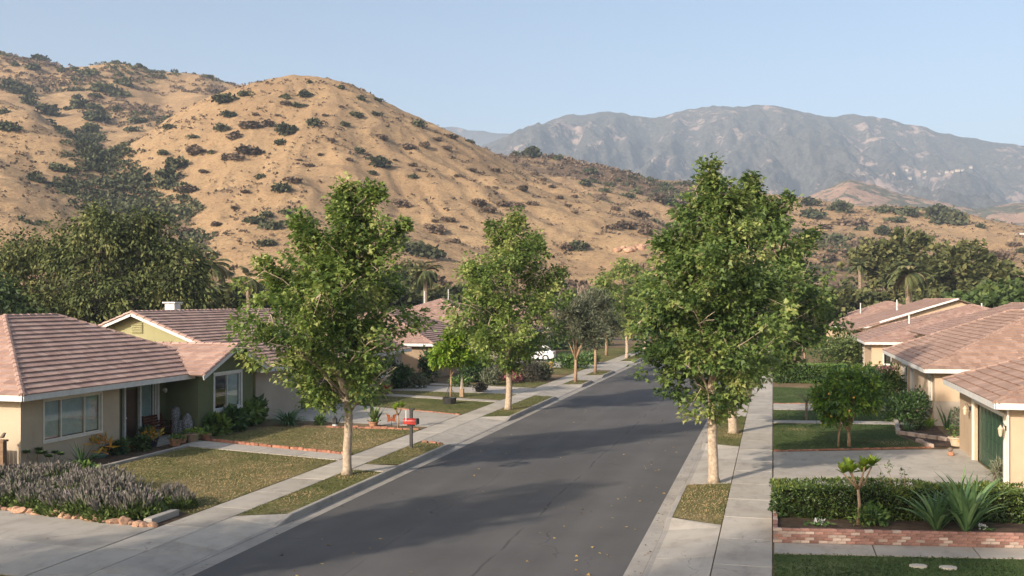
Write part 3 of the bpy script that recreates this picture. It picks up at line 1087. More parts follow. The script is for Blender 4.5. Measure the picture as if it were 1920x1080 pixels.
nv = fbm
n1 = scrub_mass('ravine_scrub', 'shrub_green', 11, 60000,
                lambda X, Y, h, rv, wh, px, d: np.clip(rv * 1.6 - 0.25, 0, 1) * (px < 420) * 0.95 + np.clip(rv - 0.5, 0, 1) * (px >= 1100) * 0.35
                + (wh == 4) * np.clip(nv(X / 60 + 4, Y / 60, 3) * 1.6 - 0.05, 0, 1) * 0.45 + (wh == 5) * np.clip(nv(X / 40 + 1, Y / 40, 3) * 1.5 - 0.3, 0, 1) * 0.3
                + (h < 9) * (h > 0.5) * 0.35 * np.clip((480 - px) / 100, 0, 1) * (px > 250),
                1.0, 2.6, -200, 1900, 180, 740, label='dark green scrub filling the ravines between the hills')
n2 = scrub_mass('dry_scrub', 'shrub_brown', 12, 70000,
                lambda X, Y, h, rv, wh, px, d: (wh == 2) * 0.4 + (wh == 4) * np.clip(nv(X / 50 + 8, Y / 50, 3) * 1.7 + 0.12, 0, 1) * 0.55 * (1 - 0.5 * rv)
                + (wh == 5) * np.clip(nv(X / 35 + 6, Y / 35, 3) * 1.6 - 0.15, 0, 1) * 0.45 + (wh == 1) * np.clip(rv * 0.2 + nv(X / 30, Y / 30, 2) * 0.3 - 0.18, 0, 1)
                + (wh == 0) * np.clip(nv(X / 25 + 2, Y / 25, 3) - 0.46, 0, 1) * 0.5 + (h < 10) * (h > -0.5) * 0.35,
                0.7, 2.1, -200, 2050, 180, 740, quads=18, lf=0.5, label='dry brown brush covering the slopes')

n3 = scrub_mass('grass_tufts', 'shrub_brown', 13, 42000, lambda X, Y, h, rv, wh, px, d: ((wh == 0) | (wh == 1) | (wh == 3) | (wh == 5)) * (h > 4) * np.clip(0.30 + nv(X / 14 + 7, Y / 14, 3) * 0.9, 0.04, 1),
                0.25, 0.75, -100, 1950, 190, 620, quads=7, lf=0.9, label='dry weed tufts speckling the tan slopes')
# ================================================================ STREET
t = NT('asphalt')
p = t.pos('world')
sp = t.noise(p, 55, 3, 0.8)
st_ = t.noise(t.pos('world', (0.9, 0.05, 1)), 0.9, 5, 0.6)
pt = t.noise(p, 0.35, 5, 0.6)
base = t.ramp(pt, [(0.3, (0.094, 0.089, 0.085)), (0.7, (0.126, 0.119, 0.113))])
base = t.mix(t.mapr(st_, 0.35, 0.7, 0.0, 0.45), base, (0.072, 0.069, 0.066))
base = t.mix(t.mapr(sp, 0.60, 0.75, 0, 0.5), base, (0.21, 0.20, 0.185))
base = t.mix(t.mapr(sp, 0.25, 0.42, 0.6, 0.0), base, (0.040, 0.039, 0.038))
vor = t.n('ShaderNodeTexVoronoi', feature='DISTANCE_TO_EDGE')
vor.inputs['Scale'].default_value = 0.28
wv = t.n('ShaderNodeVectorMath', operation='ADD')
t.l(p, wv.inputs[0])
nn = t.n('ShaderNodeTexNoise')
nn.inputs['Scale'].default_value = 1.1
t.l(p, nn.inputs['Vector'])
t.l(nn.outputs['Color'], wv.inputs[1])
t.l(wv.outputs[0], vor.inputs['Vector'])
crk = t.math('MULTIPLY', t.mapr(vor.outputs['Distance'], 0.0, 0.006, 1, 0), t.mapr(t.noise(p, 0.22, 2), 0.5, 0.58, 0, 0.55))
base = t.mix(crk, base, (0.018, 0.018, 0.018))
sx_ = t.n('ShaderNodeSeparateXYZ')
t.l(p, sx_.inputs[0])
wob_ = t.math('MULTIPLY', t.math('SUBTRACT', t.noise(p, 0.25, 3), 0.5), 0.5)
for xs_, wd_, st2 in ((-6.55, 0.022, 0.6), (-9.4, 0.015, 0.35)):
    ds_ = t.math('ABSOLUTE', t.math('SUBTRACT', t.math('ADD', sx_.outputs['X'], wob_), xs_))
    base = t.mix(t.math('MULTIPLY', t.mapr(ds_, wd_, wd_ * 2.2, st2, 0.0), t.mapr(t.noise(p, 0.6, 2), 0.4, 0.55)), base, (0.028, 0.027, 0.027))
for xs_ in (-10.9, -9.2, -6.6, -4.9):
    ds_ = t.math('ABSOLUTE', t.math('SUBTRACT', sx_.outputs['X'], xs_))
    base = t.mix(t.mapr(ds_, 0.0, 0.5, 0.16, 0.0), base, (0.15, 0.142, 0.135))
t.bump(sp, 0.35, 0.01)
M['asphalt'] = t.fin(base, 0.9, 0.25)


def concrete(name, c1, c2, c3):
    t = NT(name)
    p = t.pos('world')
    a = t.noise(p, 0.8, 6, 0.65)
    b = t.noise(t.pos('world', (1, 0.35, 1)), 2.3, 5, 0.7)
    f = t.noise(p, 60, 2)
    col = t.ramp(a, [(0.28, c1), (0.5, c2), (0.75, c3)])
    col = t.mix(t.mapr(b, 0.52, 0.75, 0, 0.45), col, tuple(x * 0.55 for x in c1))
    col = t.mix(t.mapr(f, 0.6, 0.8, 0, 0.25), col, tuple(x * 0.6 for x in c1))
    vr = t.n('ShaderNodeTexVoronoi', feature='DISTANCE_TO_EDGE')
    vr.inputs['Scale'].default_value = 0.33
    va = t.n('ShaderNodeVectorMath', operation='ADD')
    nz = t.n('ShaderNodeTexNoise')
    nz.inputs['Scale'].default_value = 1.6
    t.l(p, nz.inputs['Vector'])
    t.l(p, va.inputs[0])
    t.l(nz.outputs['Color'], va.inputs[1])
    t.l(va.outputs[0], vr.inputs['Vector'])
    ck = t.math('MULTIPLY', t.mapr(vr.outputs['Distance'], 0.0, 0.005, 1, 0), t.mapr(t.noise(p, 0.3, 2), 0.52, 0.6, 0, 0.7))
    col = t.mix(ck, col, (0.09, 0.08, 0.07))
    at_ = t.n('ShaderNodeObjectInfo').outputs['Random']
    hs = t.n('ShaderNodeHueSaturation')
    t.l(col, hs.inputs['Color'])
    t.l(t.mapr(at_, 0, 1, 0.88, 1.1), hs.inputs['Value'])
    t.bump(f, 0.25, 0.004)
    M[name] = t.fin(hs.outputs['Color'], 0.9, 0.2)


concrete('concrete', (0.34, 0.30, 0.250), (0.42, 0.378, 0.318), (0.475, 0.43, 0.368))
concrete('kerb_concrete', (0.26, 0.235, 0.205), (0.33, 0.30, 0.26), (0.38, 0.345, 0.30))
for nm_, g1, g2 in (('lawn_turf', 1.0, 0.0), ('lawn_green', 0.75, 0.13)):
    t = NT(nm_)
    p = t.pos('world')
    a = t.noise(p, 0.33, 5, 0.65)
    b = t.noise(p, 3.0, 4, 0.7)
    c = t.noise(p, 40, 3, 0.7)
    m = t.math('ADD', t.math('MULTIPLY', a, 0.75), t.math('MULTIPLY', b, 0.35))
    col = t.ramp(m, [(0.36 + g2, (0.080 * g1, 0.105, 0.032)), (0.48 + g2, (0.150 * g1, 0.155, 0.054)), (0.60 + g2, (0.25 * g1, 0.212, 0.095)), (0.74 + g2, (0.38, 0.285, 0.15))])
    col = t.mix(t.mapr(c, 0.4, 0.62, 0.5, 0), col, (0.055, 0.062, 0.022))
    t.bump(c, 0.9, 0.03)
    M[nm_] = t.fin(col, 0.95, 0.1)
simple('soil', (0.055, 0.038, 0.026), (0.13, 0.09, 0.06), 2.5, 0.95, 0.1, 0.8, 25, 'world', bd=0.03)
simple('yard_soil', (0.13, 0.095, 0.055), (0.24, 0.17, 0.095), 0.8, 0.95, 0.1, 0.8, 15, 'world', bd=0.03)
simple('brick', (0.245, 0.120, 0.095), (0.35, 0.205, 0.165), 14, 0.9, 0.15, 0.5, 60, rand=0.28)
simple('brick_pale', (0.38, 0.27, 0.215), (0.52, 0.42, 0.35), 14, 0.9, 0.15, 0.5, 60, rand=0.2)
simple('mortar', (0.20, 0.16, 0.135), (0.30, 0.25, 0.21), 20, 0.95, 0.1, 0.4, 60)
simple('rock', (0.30, 0.16, 0.10), (0.52, 0.34, 0.23), 5, 0.95, 0.15, 0.7, 20, rand=0.25)

AL, AR = -12.6, -3.25           # asphalt edges
KL0, KL1 = -13.0, -13.16        # left kerb face and back
KR0, KR1 = -2.85, -2.69
SWL0, SWL1 = -15.70, -14.45     # left pavement
SWR0, SWR1 = -1.32, 0.0
YA, YB = -30.0, 150.0
RZ = -0.19
tag(MB().add([(AL - 0.3, YA, RZ), (AR + 0.3, YA, RZ), (AR + 0.3, YB, RZ), (AL - 0.3, YB, RZ)], [(0, 1, 2, 3)]).build('road', 'asphalt'), kind='structure')
tag(MB().add([(-120, YB, RZ), (120, YB, RZ), (120, YB + 9, RZ), (-120, YB + 9, RZ)], [(0, 1, 2, 3)]).build('cross_street', 'asphalt'), kind='structure')
# yards either side (soil under lawns, beds and paving)
tag(MB().add([(-95, YA, -0.02), (-14.40, YA, -0.02), (-14.40, YB, -0.02), (-95, YB, -0.02)], [(0, 1, 2, 3)]).build('yard_ground', 'yard_soil'), kind='structure')
tag(MB().add([(-1.36, YA, -0.02), (95, YA, -0.02), (95, YB, -0.02), (-1.36, YB, -0.02)], [(0, 1, 2, 3)]).build('yard_ground', 'yard_soil'), kind='structure')

# driveway mouths, where the kerb drops
CUT_L = [(14.0, 25.0), (40.9, 49.6), (62.2, 70.0), (75.2, 79.0), (86.0, 98.0), (110.0, 118.0)]
CUT_R = [(18.0, 27.2), (34.1, 42.1), (53.7, 60.2), (82.0, 90.0), (104, 112)]


def kerb_h(y, cuts):
    for a, b in cuts:
        if a - 0.9 < y < b + 0.9:
            k = min(1, (a + 0.0 - y) / 0.9 if y < a else ((y - b) / 0.9 if y > b else 0))
            return -0.15 + 0.16 * max(0, k)
    return 0.010


def make_kerb(xf, xb, xg, cuts, name):
    ys = sorted(set([YA, YB] + [q for a, b in cuts for q in (a - 0.9, a - .45, a, b, b + .45, b + 0.9)]))
    root = None
    sgn = 1 if xb > xf else -1
    g = MB()
    x0, x1 = xg, xf + 0.01 * sgn
    g.add([(x0, YA, RZ + 0.006), (x1, YA, RZ + 0.022), (x1, YB, RZ + 0.022), (x0, YB, RZ + 0.006)], [(0, 1, 2, 3)] if x1 > x0 else [(3, 2, 1, 0)])
    tag(g.build('gutter', 'kerb_concrete'), kind='structure')
    k = MB()
    for y in ys:
        h = kerb_h(y, cuts)
        k.v += [(xf, y, RZ - 0.05), (xf + 0.012 * sgn, y, h - 0.025), (xf + 0.035 * sgn, y, h), (xb, y, h), (xb, y, RZ - 0.05)]
    for i in range(len(ys) - 1):
        for j in range(4):
            a = i * 5 + j
            f_ = (a, a + 1, a + 6, a + 5)
            k.f.append(f_ if sgn < 0 else f_[::-1])
            k.mi.append(0)
    tag(k.build('kerb', 'kerb_concrete'), kind='structure')


# soil of the verges between the driveway mouths
for cuts, xa, xb in ((CUT_L, -14.40, KL1 + 0.01), (CUT_R, KR1 - 0.01, -1.36)):
    ys = [YA] + [q for c_ in cuts for q in c_] + [YB]
    left = xa < -10
    for i in range(0, len(ys), 2):
        fa, fb = (0.9, 0.33) if left else (0.33, 0.9)        # the kerb side keeps clear of the flare
        a0, b0 = (ys[i] + (0.33 if left else 0.9), ys[i] + (0.9 if left else 0.33)) if i else (ys[i], ys[i])
        a1, b1 = (ys[i + 1] - (0.33 if left else 0.9), ys[i + 1] - (0.9 if left else 0.33)) if i + 2 < len(ys) else (ys[i + 1], ys[i + 1])
        tag(MB().add([(xa, a0, -0.016), (xb, b0, -0.016), (xb, b1, -0.016), (xa, a1, -0.016)], [(0, 1, 2, 3)]).build('verge_soil', 'yard_soil'), kind='structure')
make_kerb(KL0, KL1, AL, CUT_L, 'left')
make_kerb(KR0, KR1, AR, CUT_R, 'right')

# pavements: every slab a piece of its own
slab_cache = {}


def slab(parent, x0, x1, y0, y1, z=0.012, gap=0.016, mat='concrete', name='paving_slab'):
    w, l = round(x1 - x0, 2), round(y1 - y0, 2)
    if (w, l, mat) not in slab_cache:
        me = MB().bevbox(-w / 2 + gap, w / 2 - gap, -l / 2 + gap, l / 2 - gap, -0.09, 0, 0.008).mesh('paving_slab')
        me.materials.append(M[mat])
        slab_cache[(w, l, mat)] = me
    o = bpy.data.objects.new(name, slab_cache[(w, l, mat)])
    COL.objects.link(o)
    o.parent = parent
    o.location = Vector(((x0 + x1) / 2, (y0 + y1) / 2, z + random.uniform(-.002, .002))) - worldloc(parent)
    return o


def poly_slab(parent, poly, z=0.012, mat='concrete', name='paving_slab', shrink=0.012, th=0.09):
    c = np.mean(np.array(poly), 0)
    pl = []
    for q in poly:
        v = np.array(q) - c
        n_ = np.linalg.norm(v)
        pl.append(tuple(c + v * (1 - shrink * 1.4 / n_)))
    area = sum(pl[i][0] * pl[(i + 1) % len(pl)][1] - pl[(i + 1) % len(pl)][0] * pl[i][1] for i in range(len(pl)))
    if area < 0:
        pl = pl[::-1]
    return MB().prism(pl, z - th, z).build(name, mat, parent)


def quad_slabs(parent, A, B, C, D, nu, nv, z=0.012, mat='concrete'):
    """four-cornered paving A-B (near) to D-C (far) cut into nu x nv slabs"""
    A, B, C, D = (np.array(q[:2], float) for q in (A, B, C, D))
    f_ = lambda u, v: (A * (1 - u) + B * u) * (1 - v) + (D * (1 - u) + C * u) * v
    for i in range(nu):
        for j in range(nv):
            poly_slab(parent, [tuple(f_(u, v)) for u, v in ((i / nu, j / nv), ((i + 1) / nu, j / nv), ((i + 1) / nu, (j + 1) / nv), (i / nu, (j + 1) / nv))], z, mat)


def setting(name, loc=(0, 0, 0)):
    o = bpy.data.objects.new(name, None)
    COL.objects.link(o)
    o.location = loc
    return tag(o, kind='structure')


pav_l = setting('sidewalk_left', (-15, 20, 0))
pav_r = setting('sidewalk_right', (-0.7, 20, 0))
for k in range(0, 46):
    y = 14.0 + k * 2.45
    slab(pav_l, SWL0, SWL1, y, y + 2.45)
for k in range(0, 46):
    y = 13.0 + k * 2.6
    slab(pav_r, SWR0, SWR1, y, y + 2.6)


def aprons(name, cuts, xs, xk, limit=120):
    """sloping concrete from the pavement down to the dropped kerb"""
    root = setting(name, ((xs + xk) / 2, 30, 0))
    for a, b in cuts:
        if a > limit:
            continue
        n_ = max(1, round((b - a) / 3.0))
        for i in range(n_):
            y0 = a + (b - a) * i / n_
            y1 = a + (b - a) * (i + 1) / n_
            g = 0.012
            vs, fs = [], []
            lo = lambda y: kerb_h(y, cuts) + 0.004
            xm = (xs + xk) / 2
            q = [(xs, y0 + g, 0.010), (xs, y1 - g, 0.010), (xk, y1 - g, lo(y1)), (xk, y0 + g, lo(y0))]
            lowq = [(x, y, z - 0.08) for x, y, z in q]
            m_ = MB().add(q + lowq, [(0, 1, 2, 3), (7, 6, 5, 4), (0, 4, 5, 1), (1, 5, 6, 2), (2, 6, 7, 3), (3, 7, 4, 0)])
            if xk < xs:
                m_.f = [f[::-1] for f in m_.f]
            m_.build('apron_slab', 'concrete', root)
        # flared ends beside the mouth
        for yy, y2 in ((a, a - 0.9), (b, b + 0.9)):
            q = [(xs, yy, 0.008), (xs, (yy * 2 + y2) / 3, 0.006), (xk, y2, kerb_h(y2, cuts) - 0.001), (xk, yy, kerb_h(yy, cuts) + 0.003)]
            m_ = MB().add(q, [(0, 1, 2, 3)])
            m_.build('apron_flare', 'concrete', root)
    return root


aprons('driveway_apron_left', CUT_L, SWL1 + 0.012, KL1 + 0.005)
aprons('driveway_apron_right', CUT_R, SWR0 - 0.012, KR1 - 0.005)

# driveways
d1 = setting('driveway_left_near', (-20, 20, 0))
quad_slabs(d1, (-15.72, 18.6), (-15.72, 23.45), (-21.4, 24.35), (-21.4, 19.3), 2, 1)
quad_slabs(d1, (-21.4, 19.3), (-21.4, 24.35), (-32.0, 26.0), (-32.0, 20.5), 2, 2)
d2 = setting('driveway_left_far', (-20, 47, 0))
quad_slabs(d2, (-15.72, 45.3), (-15.72, 50.3), (-25.0, 54.6), (-25.0, 46.3), 2, 3)
d3 = setting('driveway_right_near', (4, 36, 0))
quad_slabs(d3, (0.02, 29.7), (0.02, 41.2), (7.35, 43.9), (7.35, 30.6), 2, 2)
quad_slabs(d3, (7.37, 30.6), (7.37, 35.3), (16, 36.0), (16, 31.5), 1, 2)
d4 = setting('driveway_right_far', (4, 58, 0))
quad_slabs(d4, (0.02, 57.2), (0.02, 60.3), (7.4, 61.8), (7.4, 58.2), 1, 2)
quad_slabs(d4, (0.02, 90), (0.02, 97), (7.0, 98), (7.0, 91), 1, 2)
d5 = setting('driveway_left_distant', (-20, 66, 0))
quad_slabs(d5, (-15.72, 62.5), (-15.72, 66.0), (-24.6, 67.0), (-24.6, 63.0), 1, 2)
quad_slabs(d5, (-15.72, 88), (-15.72, 96.0), (-24.6, 97.0), (-24.6, 88.5), 2, 2)
# garden walks
w1 = setting('walkway_left', (-20, 37, 0))
quad_slabs(w1, (-15.72, 35.1), (-15.72, 36.25), (-23.75, 38.5), (-23.6, 36.95), 1, 4)
quad_slabs(w1, (-15.72, 57.3), (-15.72, 58.2), (-23.6, 60.6), (-23.6, 59.4), 1, 4)
quad_slabs(w1, (-15.72, 66.2), (-15.72, 67.0), (-23.6, 69.0), (-23.6, 68.0), 1, 3)
w2 = setting('walkway_right', (3, 25, 0))
quad_slabs(w2, (0.02, 24.75), (0.02, 25.8), (14, 28.0), (14, 27.0), 1, 6)
quad_slabs(w2, (0.02, 51.0), (0.02, 52.1), (6.2, 53.1), (6.2, 51.9), 1, 3)
slab(w1, SWL1 + 0.02, KL1 - 0.01, 33.15, 34.45, z=0.008)
porch = setting('porch_floor', (-25.2, 37.2, 0))
quad_slabs(porch, (-24.3, 36.4), (-24.3, 39.5), (-25.95, 39.5), (-25.95, 35.1), 1, 2, z=0.09)

# ---------------------------------------------------------------- lawns: turf sheets with standing blades
LAWNS = []


def in_poly(x, y, poly):
    c = np.zeros(x.shape, bool)
    n_ = len(poly)
    for i in range(n_):
        x0, y0 = poly[i]
        x1, y1 = poly[(i + 1) % n_]
        hit = ((y0 > y) != (y1 > y)) & (x < (x1 - x0) * (y - y0) / (y1 - y0 + 1e-12) + x0)
        c ^= hit
    return c


def lawn(name, poly, dens=170, dry=0.0, z=0.006, h=0.055, patches=(), mat='lawn_turf'):
    pl = poly if sum(poly[i][0] * poly[(i + 1) % len(poly)][1] - poly[(i + 1) % len(poly)][0] * poly[i][1] for i in range(len(poly))) > 0 else poly[::-1]
    o = MB().add([(x, y, z) for x, y in pl], [tuple(range(len(pl)))]).build(name, mat)
    tag(o, kind='structure')
    LAWNS.append((pl, dens, dry, z, h, patches))


def grow_grass():
    rng = np.random.default_rng(21)
    PP, TT, NN, SS, TI = [], [], [], [], []
    for pl, dens, dry, z, h, patches in LAWNS:
        a = np.array(pl)
        x0, y0 = a.min(0)
        x1, y1 = a.max(0)
        n_ = int((x1 - x0) * (y1 - y0) * dens * 1.2)
        x = rng.uniform(x0 - .03, x1 + .03, n_)
        y = rng.uniform(y0 - .03, y1 + .03, n_)
        k = in_poly(x, y, pl)
        x, y = x[k], y[k]
        n_ = len(x)
        tint = 0.43 + 0.42 * fbm(x / 2.6 + 5, y / 2.6, 4) + dry + 0.06 * rng.normal(size=n_)
        keep = np.ones(n_, bool)
        for (cx, cy, rx, ry, rot) in patches:
            dx, dy = x - cx, y - cy
            u = (dx * math.cos(rot) + dy * math.sin(rot)) / rx
            v = (-dx * math.sin(rot) + dy * math.cos(rot)) / ry
            w = np.clip(1.25 - np.sqrt(u * u + v * v) + 0.35 * fbm(x / 0.7, y / 0.7, 2), 0, 1)
            tint = tint + w * 0.75
            keep &= rng.random(n_) > w * 0.25
        x, y, tint = x[keep], y[keep], tint[keep]
        n_ = len(x)
        x = x + rng.normal(0, 0.028, n_)
        y = y + rng.normal(0, 0.028, n_)
        PP.append(np.stack([x, y, np.full(n_, z)], -1))
        an = rng.random(n_) * 6.28
        le = 0.55 * rng.random(n_) + 0.25
        TT.append(np.stack([np.cos(an) * (0.6 + le), np.sin(an) * (0.6 + le), np.full(n_, 0.9)], -1))
        NN.append(np.stack([-0.5 * np.cos(an), -0.5 * np.sin(an), np.full(n_, 1.4)], -1))
        SS.append(h * 0.92 * (0.6 + 0.8 * rng.random(n_)))
        TI.append(np.clip(tint, 0, 1))
    Pp, T, N, S, I = (np.concatenate(q) for q in (PP, TT, NN, SS, TI))
    V, Fv = leaf_arrays(Pp, T, N, S, 'oval')
    o = np_mesh('grass', V, Fv, 'grass_blade', tint=np.repeat(I, 4))
    tag(o, 'short green and straw-coloured grass of the lawns and verges', 'grass', kind='stuff')


def yl(x, a, b):
    return a + (b - a) * (x + 15.72) / (-23.6 + 15.72)


lawn('lawn', [(-15.74, 25.2), (-15.74, 35.0), (-23.0, 36.7), (-22.95, 29.4), (-21.5, 27.6), (-18.0, 26.2)], 230, 0.29, patches=((-16.9, 29.2, 1.5, 4.2, -0.25), (-17.6, 33.6, 1.2, 1.4, 0.2)))
lawn('lawn', [(-15.74, 36.45), (-15.74, 44.1), (-23.2, 43.6), (-23.4, 38.75)], 210, 0.26, patches=((-17.8, 40.2, 1.8, 3.0, 0.3),))
lawn('lawn', [(-15.74, 50.6), (-15.74, 57.1), (-23.6, 59.2), (-23.6, 54.3)], 150, 0.06)
lawn('lawn', [(-15.74, 58.4), (-15.74, 62.3), (-23.6, 62.9), (-23.6, 60.8)], 140, 0.05)
lawn('lawn', [(-15.74, 67.2), (-15.74, 72.0), (-20.6, 73.0), (-20.6, 68.2)], 110, -0.05)
lawn('lawn', [(-15.74, 80.0), (-15.74, 87.8), (-23.6, 88.2), (-23.6, 80.0)], 90, 0.1)
lawn('lawn', [(-15.74, 98.0), (-15.74, 125), (-23.6, 125), (-23.6, 98.0)], 60, 0.1)
lawn('verge', [(KL1 - .01, 25.95), (SWL1 + .01, 25.35), (SWL1 + .01, 33.3), (KL1 - .01, 33.0)], 240, 0.12, patches=((-13.9, 32.2, 0.8, 0.9, 0), (-13.8, 28.0, .5, 1.5, 0)))
lawn('verge', [(KL1 - .01, 34.7), (SWL1 + .01, 34.4), (SWL1 + .01, 40.4), (KL1 - .01, 40.0)], 220, 0.10, patches=((-14.1, 38.8, 0.6, 1.0, 0), (-13.6, 39.9, 0.8, 0.7, 0)))
lawn('verge', [(KL1 - .01, 50.6), (SWL1 + .01, 49.9), (SWL1 + .01, 61.7), (KL1 - .01, 61.3)], 170, 0.05)
lawn('verge', [(KL1 - .01, 71.0), (SWL1 + .01, 70.3), (SWL1 + .01, 74.4), (KL1 - .01, 74.2)], 130, 0.02)
lawn('verge', [(KL1 - .01, 80.0), (SWL1 + .01, 79.3), (SWL1 + .01, 84.6), (KL1 - .01, 84.4)], 110, 0.02)
lawn('verge', [(KL1 - .01, 99.2), (SWL1 + .01, 98.4), (SWL1 + .01, 109), (KL1 - .01, 108)], 80, 0.1)
lawn('verge', [(KL1 - .01, 119.2), (SWL1 + .01, 119), (SWL1 + .01, 140), (KL1 - .01, 140)], 50, 0.1)
lawn('verge', [(KR1 + .01, 28.2), (KR1 + .01, 33.2), (SWR0 - .01, 34.0), (SWR0 - .01, 27.5)], 250, 0.22, patches=((-2.0, 30.5, 0.8, 2.5, 0),))
lawn('verge', [(KR1 + .01, 43.0), (KR1 + .01, 52.8), (SWR0 - .01, 53.4), (SWR0 - .01, 42.3)], 190, 0.15, patches=((-1.9, 46.4, 0.7, 1.3, 0),))
lawn('verge', [(KR1 + .01, 61.2), (KR1 + .01, 81.0), (SWR0 - .01, 81.6), (SWR0 - .01, 60.6)], 100, 0.05)
lawn('lawn', [(0.03, 12.0), (14, 12.0), (14, 26.95), (0.03, 24.68)], 330, -0.32, h=0.06, mat='lawn_green')
lawn('lawn', [(0.03, 41.75), (6.0, 44.2), (5.3, 48.0), (5.6, 51.7), (0.03, 50.8)], 210, -0.30, patches=((5.0, 45.0, 1.2, 1.3, 0.2), (1.0, 48.6, 0.9, 0.8, 0)), mat='lawn_green')
lawn('lawn', [(0.03, 52.3), (5.8, 53.2), (6.2, 57.6), (0.03, 56.9)], 150, -0.30, mat='lawn_green')
lawn('lawn', [(0.03, 60.7), (6.4, 61.8), (6.4, 71.5), (0.03, 71.8)], 110, -0.30, mat='lawn_green')
lawn('lawn', [(-32, 6), (-15.74, 6), (-15.74, 18.5), (-21.4, 19.2), (-32, 20.4)], 160, 0.0)
grow_grass()
# ================================================================ HOUSES
def stucco(name, c, var=0.12):
    t = NT(name)
    p = t.pos('world')
    a = t.noise(p, 0.6, 5, 0.6)
    f = t.noise(p, 38, 4, 0.7)
    col = t.ramp(a, [(0.3, tuple(x * (1 - var) for x in c)), (0.7, tuple(min(1, x * (1 + var * 0.6)) for x in c))])
    col = t.mix(t.mapr(t.noise(t.pos('world', (2.5, 2.5, 0.35)), 1.2, 4, 0.6), 0.55, 0.8, 0, 0.22), col, tuple(x * 0.5 for x in c))
    t.bump(f, 0.5, 0.012)
    M[name] = t.fin(col, 0.95, 0.1)


stucco('stucco_tan', (0.50, 0.41, 0.30))
stucco('stucco_green', (0.150, 0.165, 0.088))
stucco('stucco_olive', (0.38, 0.355, 0.195))
stucco('stucco_grey', (0.42, 0.36, 0.29))
stucco('stucco_peach', (0.52, 0.39, 0.265))
stucco('stucco_brown', (0.34, 0.25, 0.17))
simple('paint_white', (0.56, 0.55, 0.52), (0.68, 0.67, 0.64), 6, 0.6, 0.4, 0.1, 40)
simple('paint_trim', (0.66, 0.60, 0.50), (0.76, 0.70, 0.60), 6, 0.6, 0.4, 0.1, 40)
simple('door_brown', (0.045, 0.022, 0.015), (0.075, 0.038, 0.025), 5, 0.45, 0.4)
simple('door_green', (0.022, 0.055, 0.030), (0.035, 0.078, 0.044), 3, 0.45, 0.4)
simple('garage_dark', (0.03, 0.03, 0.032), (0.055, 0.055, 0.058), 3, 0.5, 0.4)
simple('roof_deck', (0.14, 0.10, 0.075), (0.22, 0.165, 0.125), 4, 0.9, 0.1)
simple('blind', (0.36, 0.45, 0.45), (0.48, 0.58, 0.57), 3, 0.7, 0.2)
simple('metal_white', (0.55, 0.55, 0.54), (0.72, 0.72, 0.70), 8, 0.5, 0.4)
simple('metal_dark', (0.02, 0.02, 0.02), (0.05, 0.048, 0.045), 8, 0.5, 0.4)
simple('fence_wood', (0.17, 0.105, 0.065), (0.30, 0.20, 0.13), 5, 0.85, 0.15, 0.4, 30, rand=0.12)

simple('pot_cream', (0.55, 0.42, 0.28), (0.68, 0.55, 0.40), 6, 0.8, 0.2)
t = NT('window_glass')
t.t.nodes.remove(t.b)
tr = t.n('ShaderNodeBsdfTransparent')
tr.inputs['Color'].default_value = (0.93, 0.96, 0.96, 1)
gl = t.n('ShaderNodeBsdfGlossy')
gl.inputs['Roughness'].default_value = 0.03
fr = t.n('ShaderNodeLayerWeight')
fr.inputs['Blend'].default_value = 0.5
fq = t.math('ADD', t.math('MULTIPLY', t.math('POWER', fr.outputs['Facing'], 3.0), 0.75), 0.05)
mx = t.n('ShaderNodeMixShader')
t.l(fq, mx.inputs[0])
t.l(tr.outputs[0], mx.inputs[1])
t.l(gl.outputs[0], mx.inputs[2])
t.l(mx.outputs[0], t.out.inputs['Surface'])
M['window_glass'] = t.m
simple('room_dark', (0.05, 0.045, 0.04), (0.09, 0.085, 0.075), 2, 0.9, 0.1)  # shade of the rooms behind the panes, put into colour


def tile_mat(name, c1, c2, c3):
    t = NT(name)
    p = t.pos('world')
    at_ = t.n('ShaderNodeAttribute', attribute_name='tint').outputs['Fac']
    col = t.ramp(at_, [(0.0, c1), (0.5, c2), (1.0, c3)])
    a = t.noise(p, 0.5, 5, 0.65)
    col = t.mix(t.mapr(a, 0.35, 0.75, 0.0, 0.4), col, tuple(x * 0.62 for x in c2))
    f = t.noise(p, 22, 4, 0.75)
    col = t.mix(t.mapr(f, 0.55, 0.75, 0, 0.35), col, tuple(x * 0.5 for x in c1))
    col = t.mix(t.mapr(t.noise(p, 9, 3), 0.66, 0.75, 0, 0.4), col, (0.42, 0.40, 0.34))
    t.bump(f, 0.5, 0.01)
    M[name] = t.fin(col, 0.92, 0.15)


tile_mat('tile_rose', (0.33, 0.2145, 0.1738), (0.44, 0.2915, 0.2365), (0.55, 0.3905, 0.319))
tile_mat('tile_red', (0.29, 0.185, 0.150), (0.375, 0.250, 0.205), (0.46, 0.33, 0.275))
tile_mat('tile_brown', (0.30199600000000004, 0.19419399999999998, 0.148568), (0.397683, 0.263549, 0.203252), (0.515515, 0.353759, 0.28028))


def clip_poly(poly, a, b, c):
    """keep the side a*x + b*y <= c of a 2D polygon"""
    out = []
    n_ = len(poly)
    for i in range(n_):
        p0, p1 = poly[i], poly[(i + 1) % n_]
        d0, d1 = a * p0[0] + b * p0[1] - c, a * p1[0] + b * p1[1] - c
        if d0 <= 0:
            out.append(p0)
        if (d0 < 0 < d1) or (d1 < 0 < d0):
            k = d0 / (d0 - d1)
            out.append((p0[0] + (p1[0] - p0[0]) * k, p0[1] + (p1[1] - p0[1]) * k))
    return out


def set_tint(me, vals):
    at_ = me.attributes.new('tint', 'FLOAT', 'POINT')
    at_.data.foreach_set('value', vals)


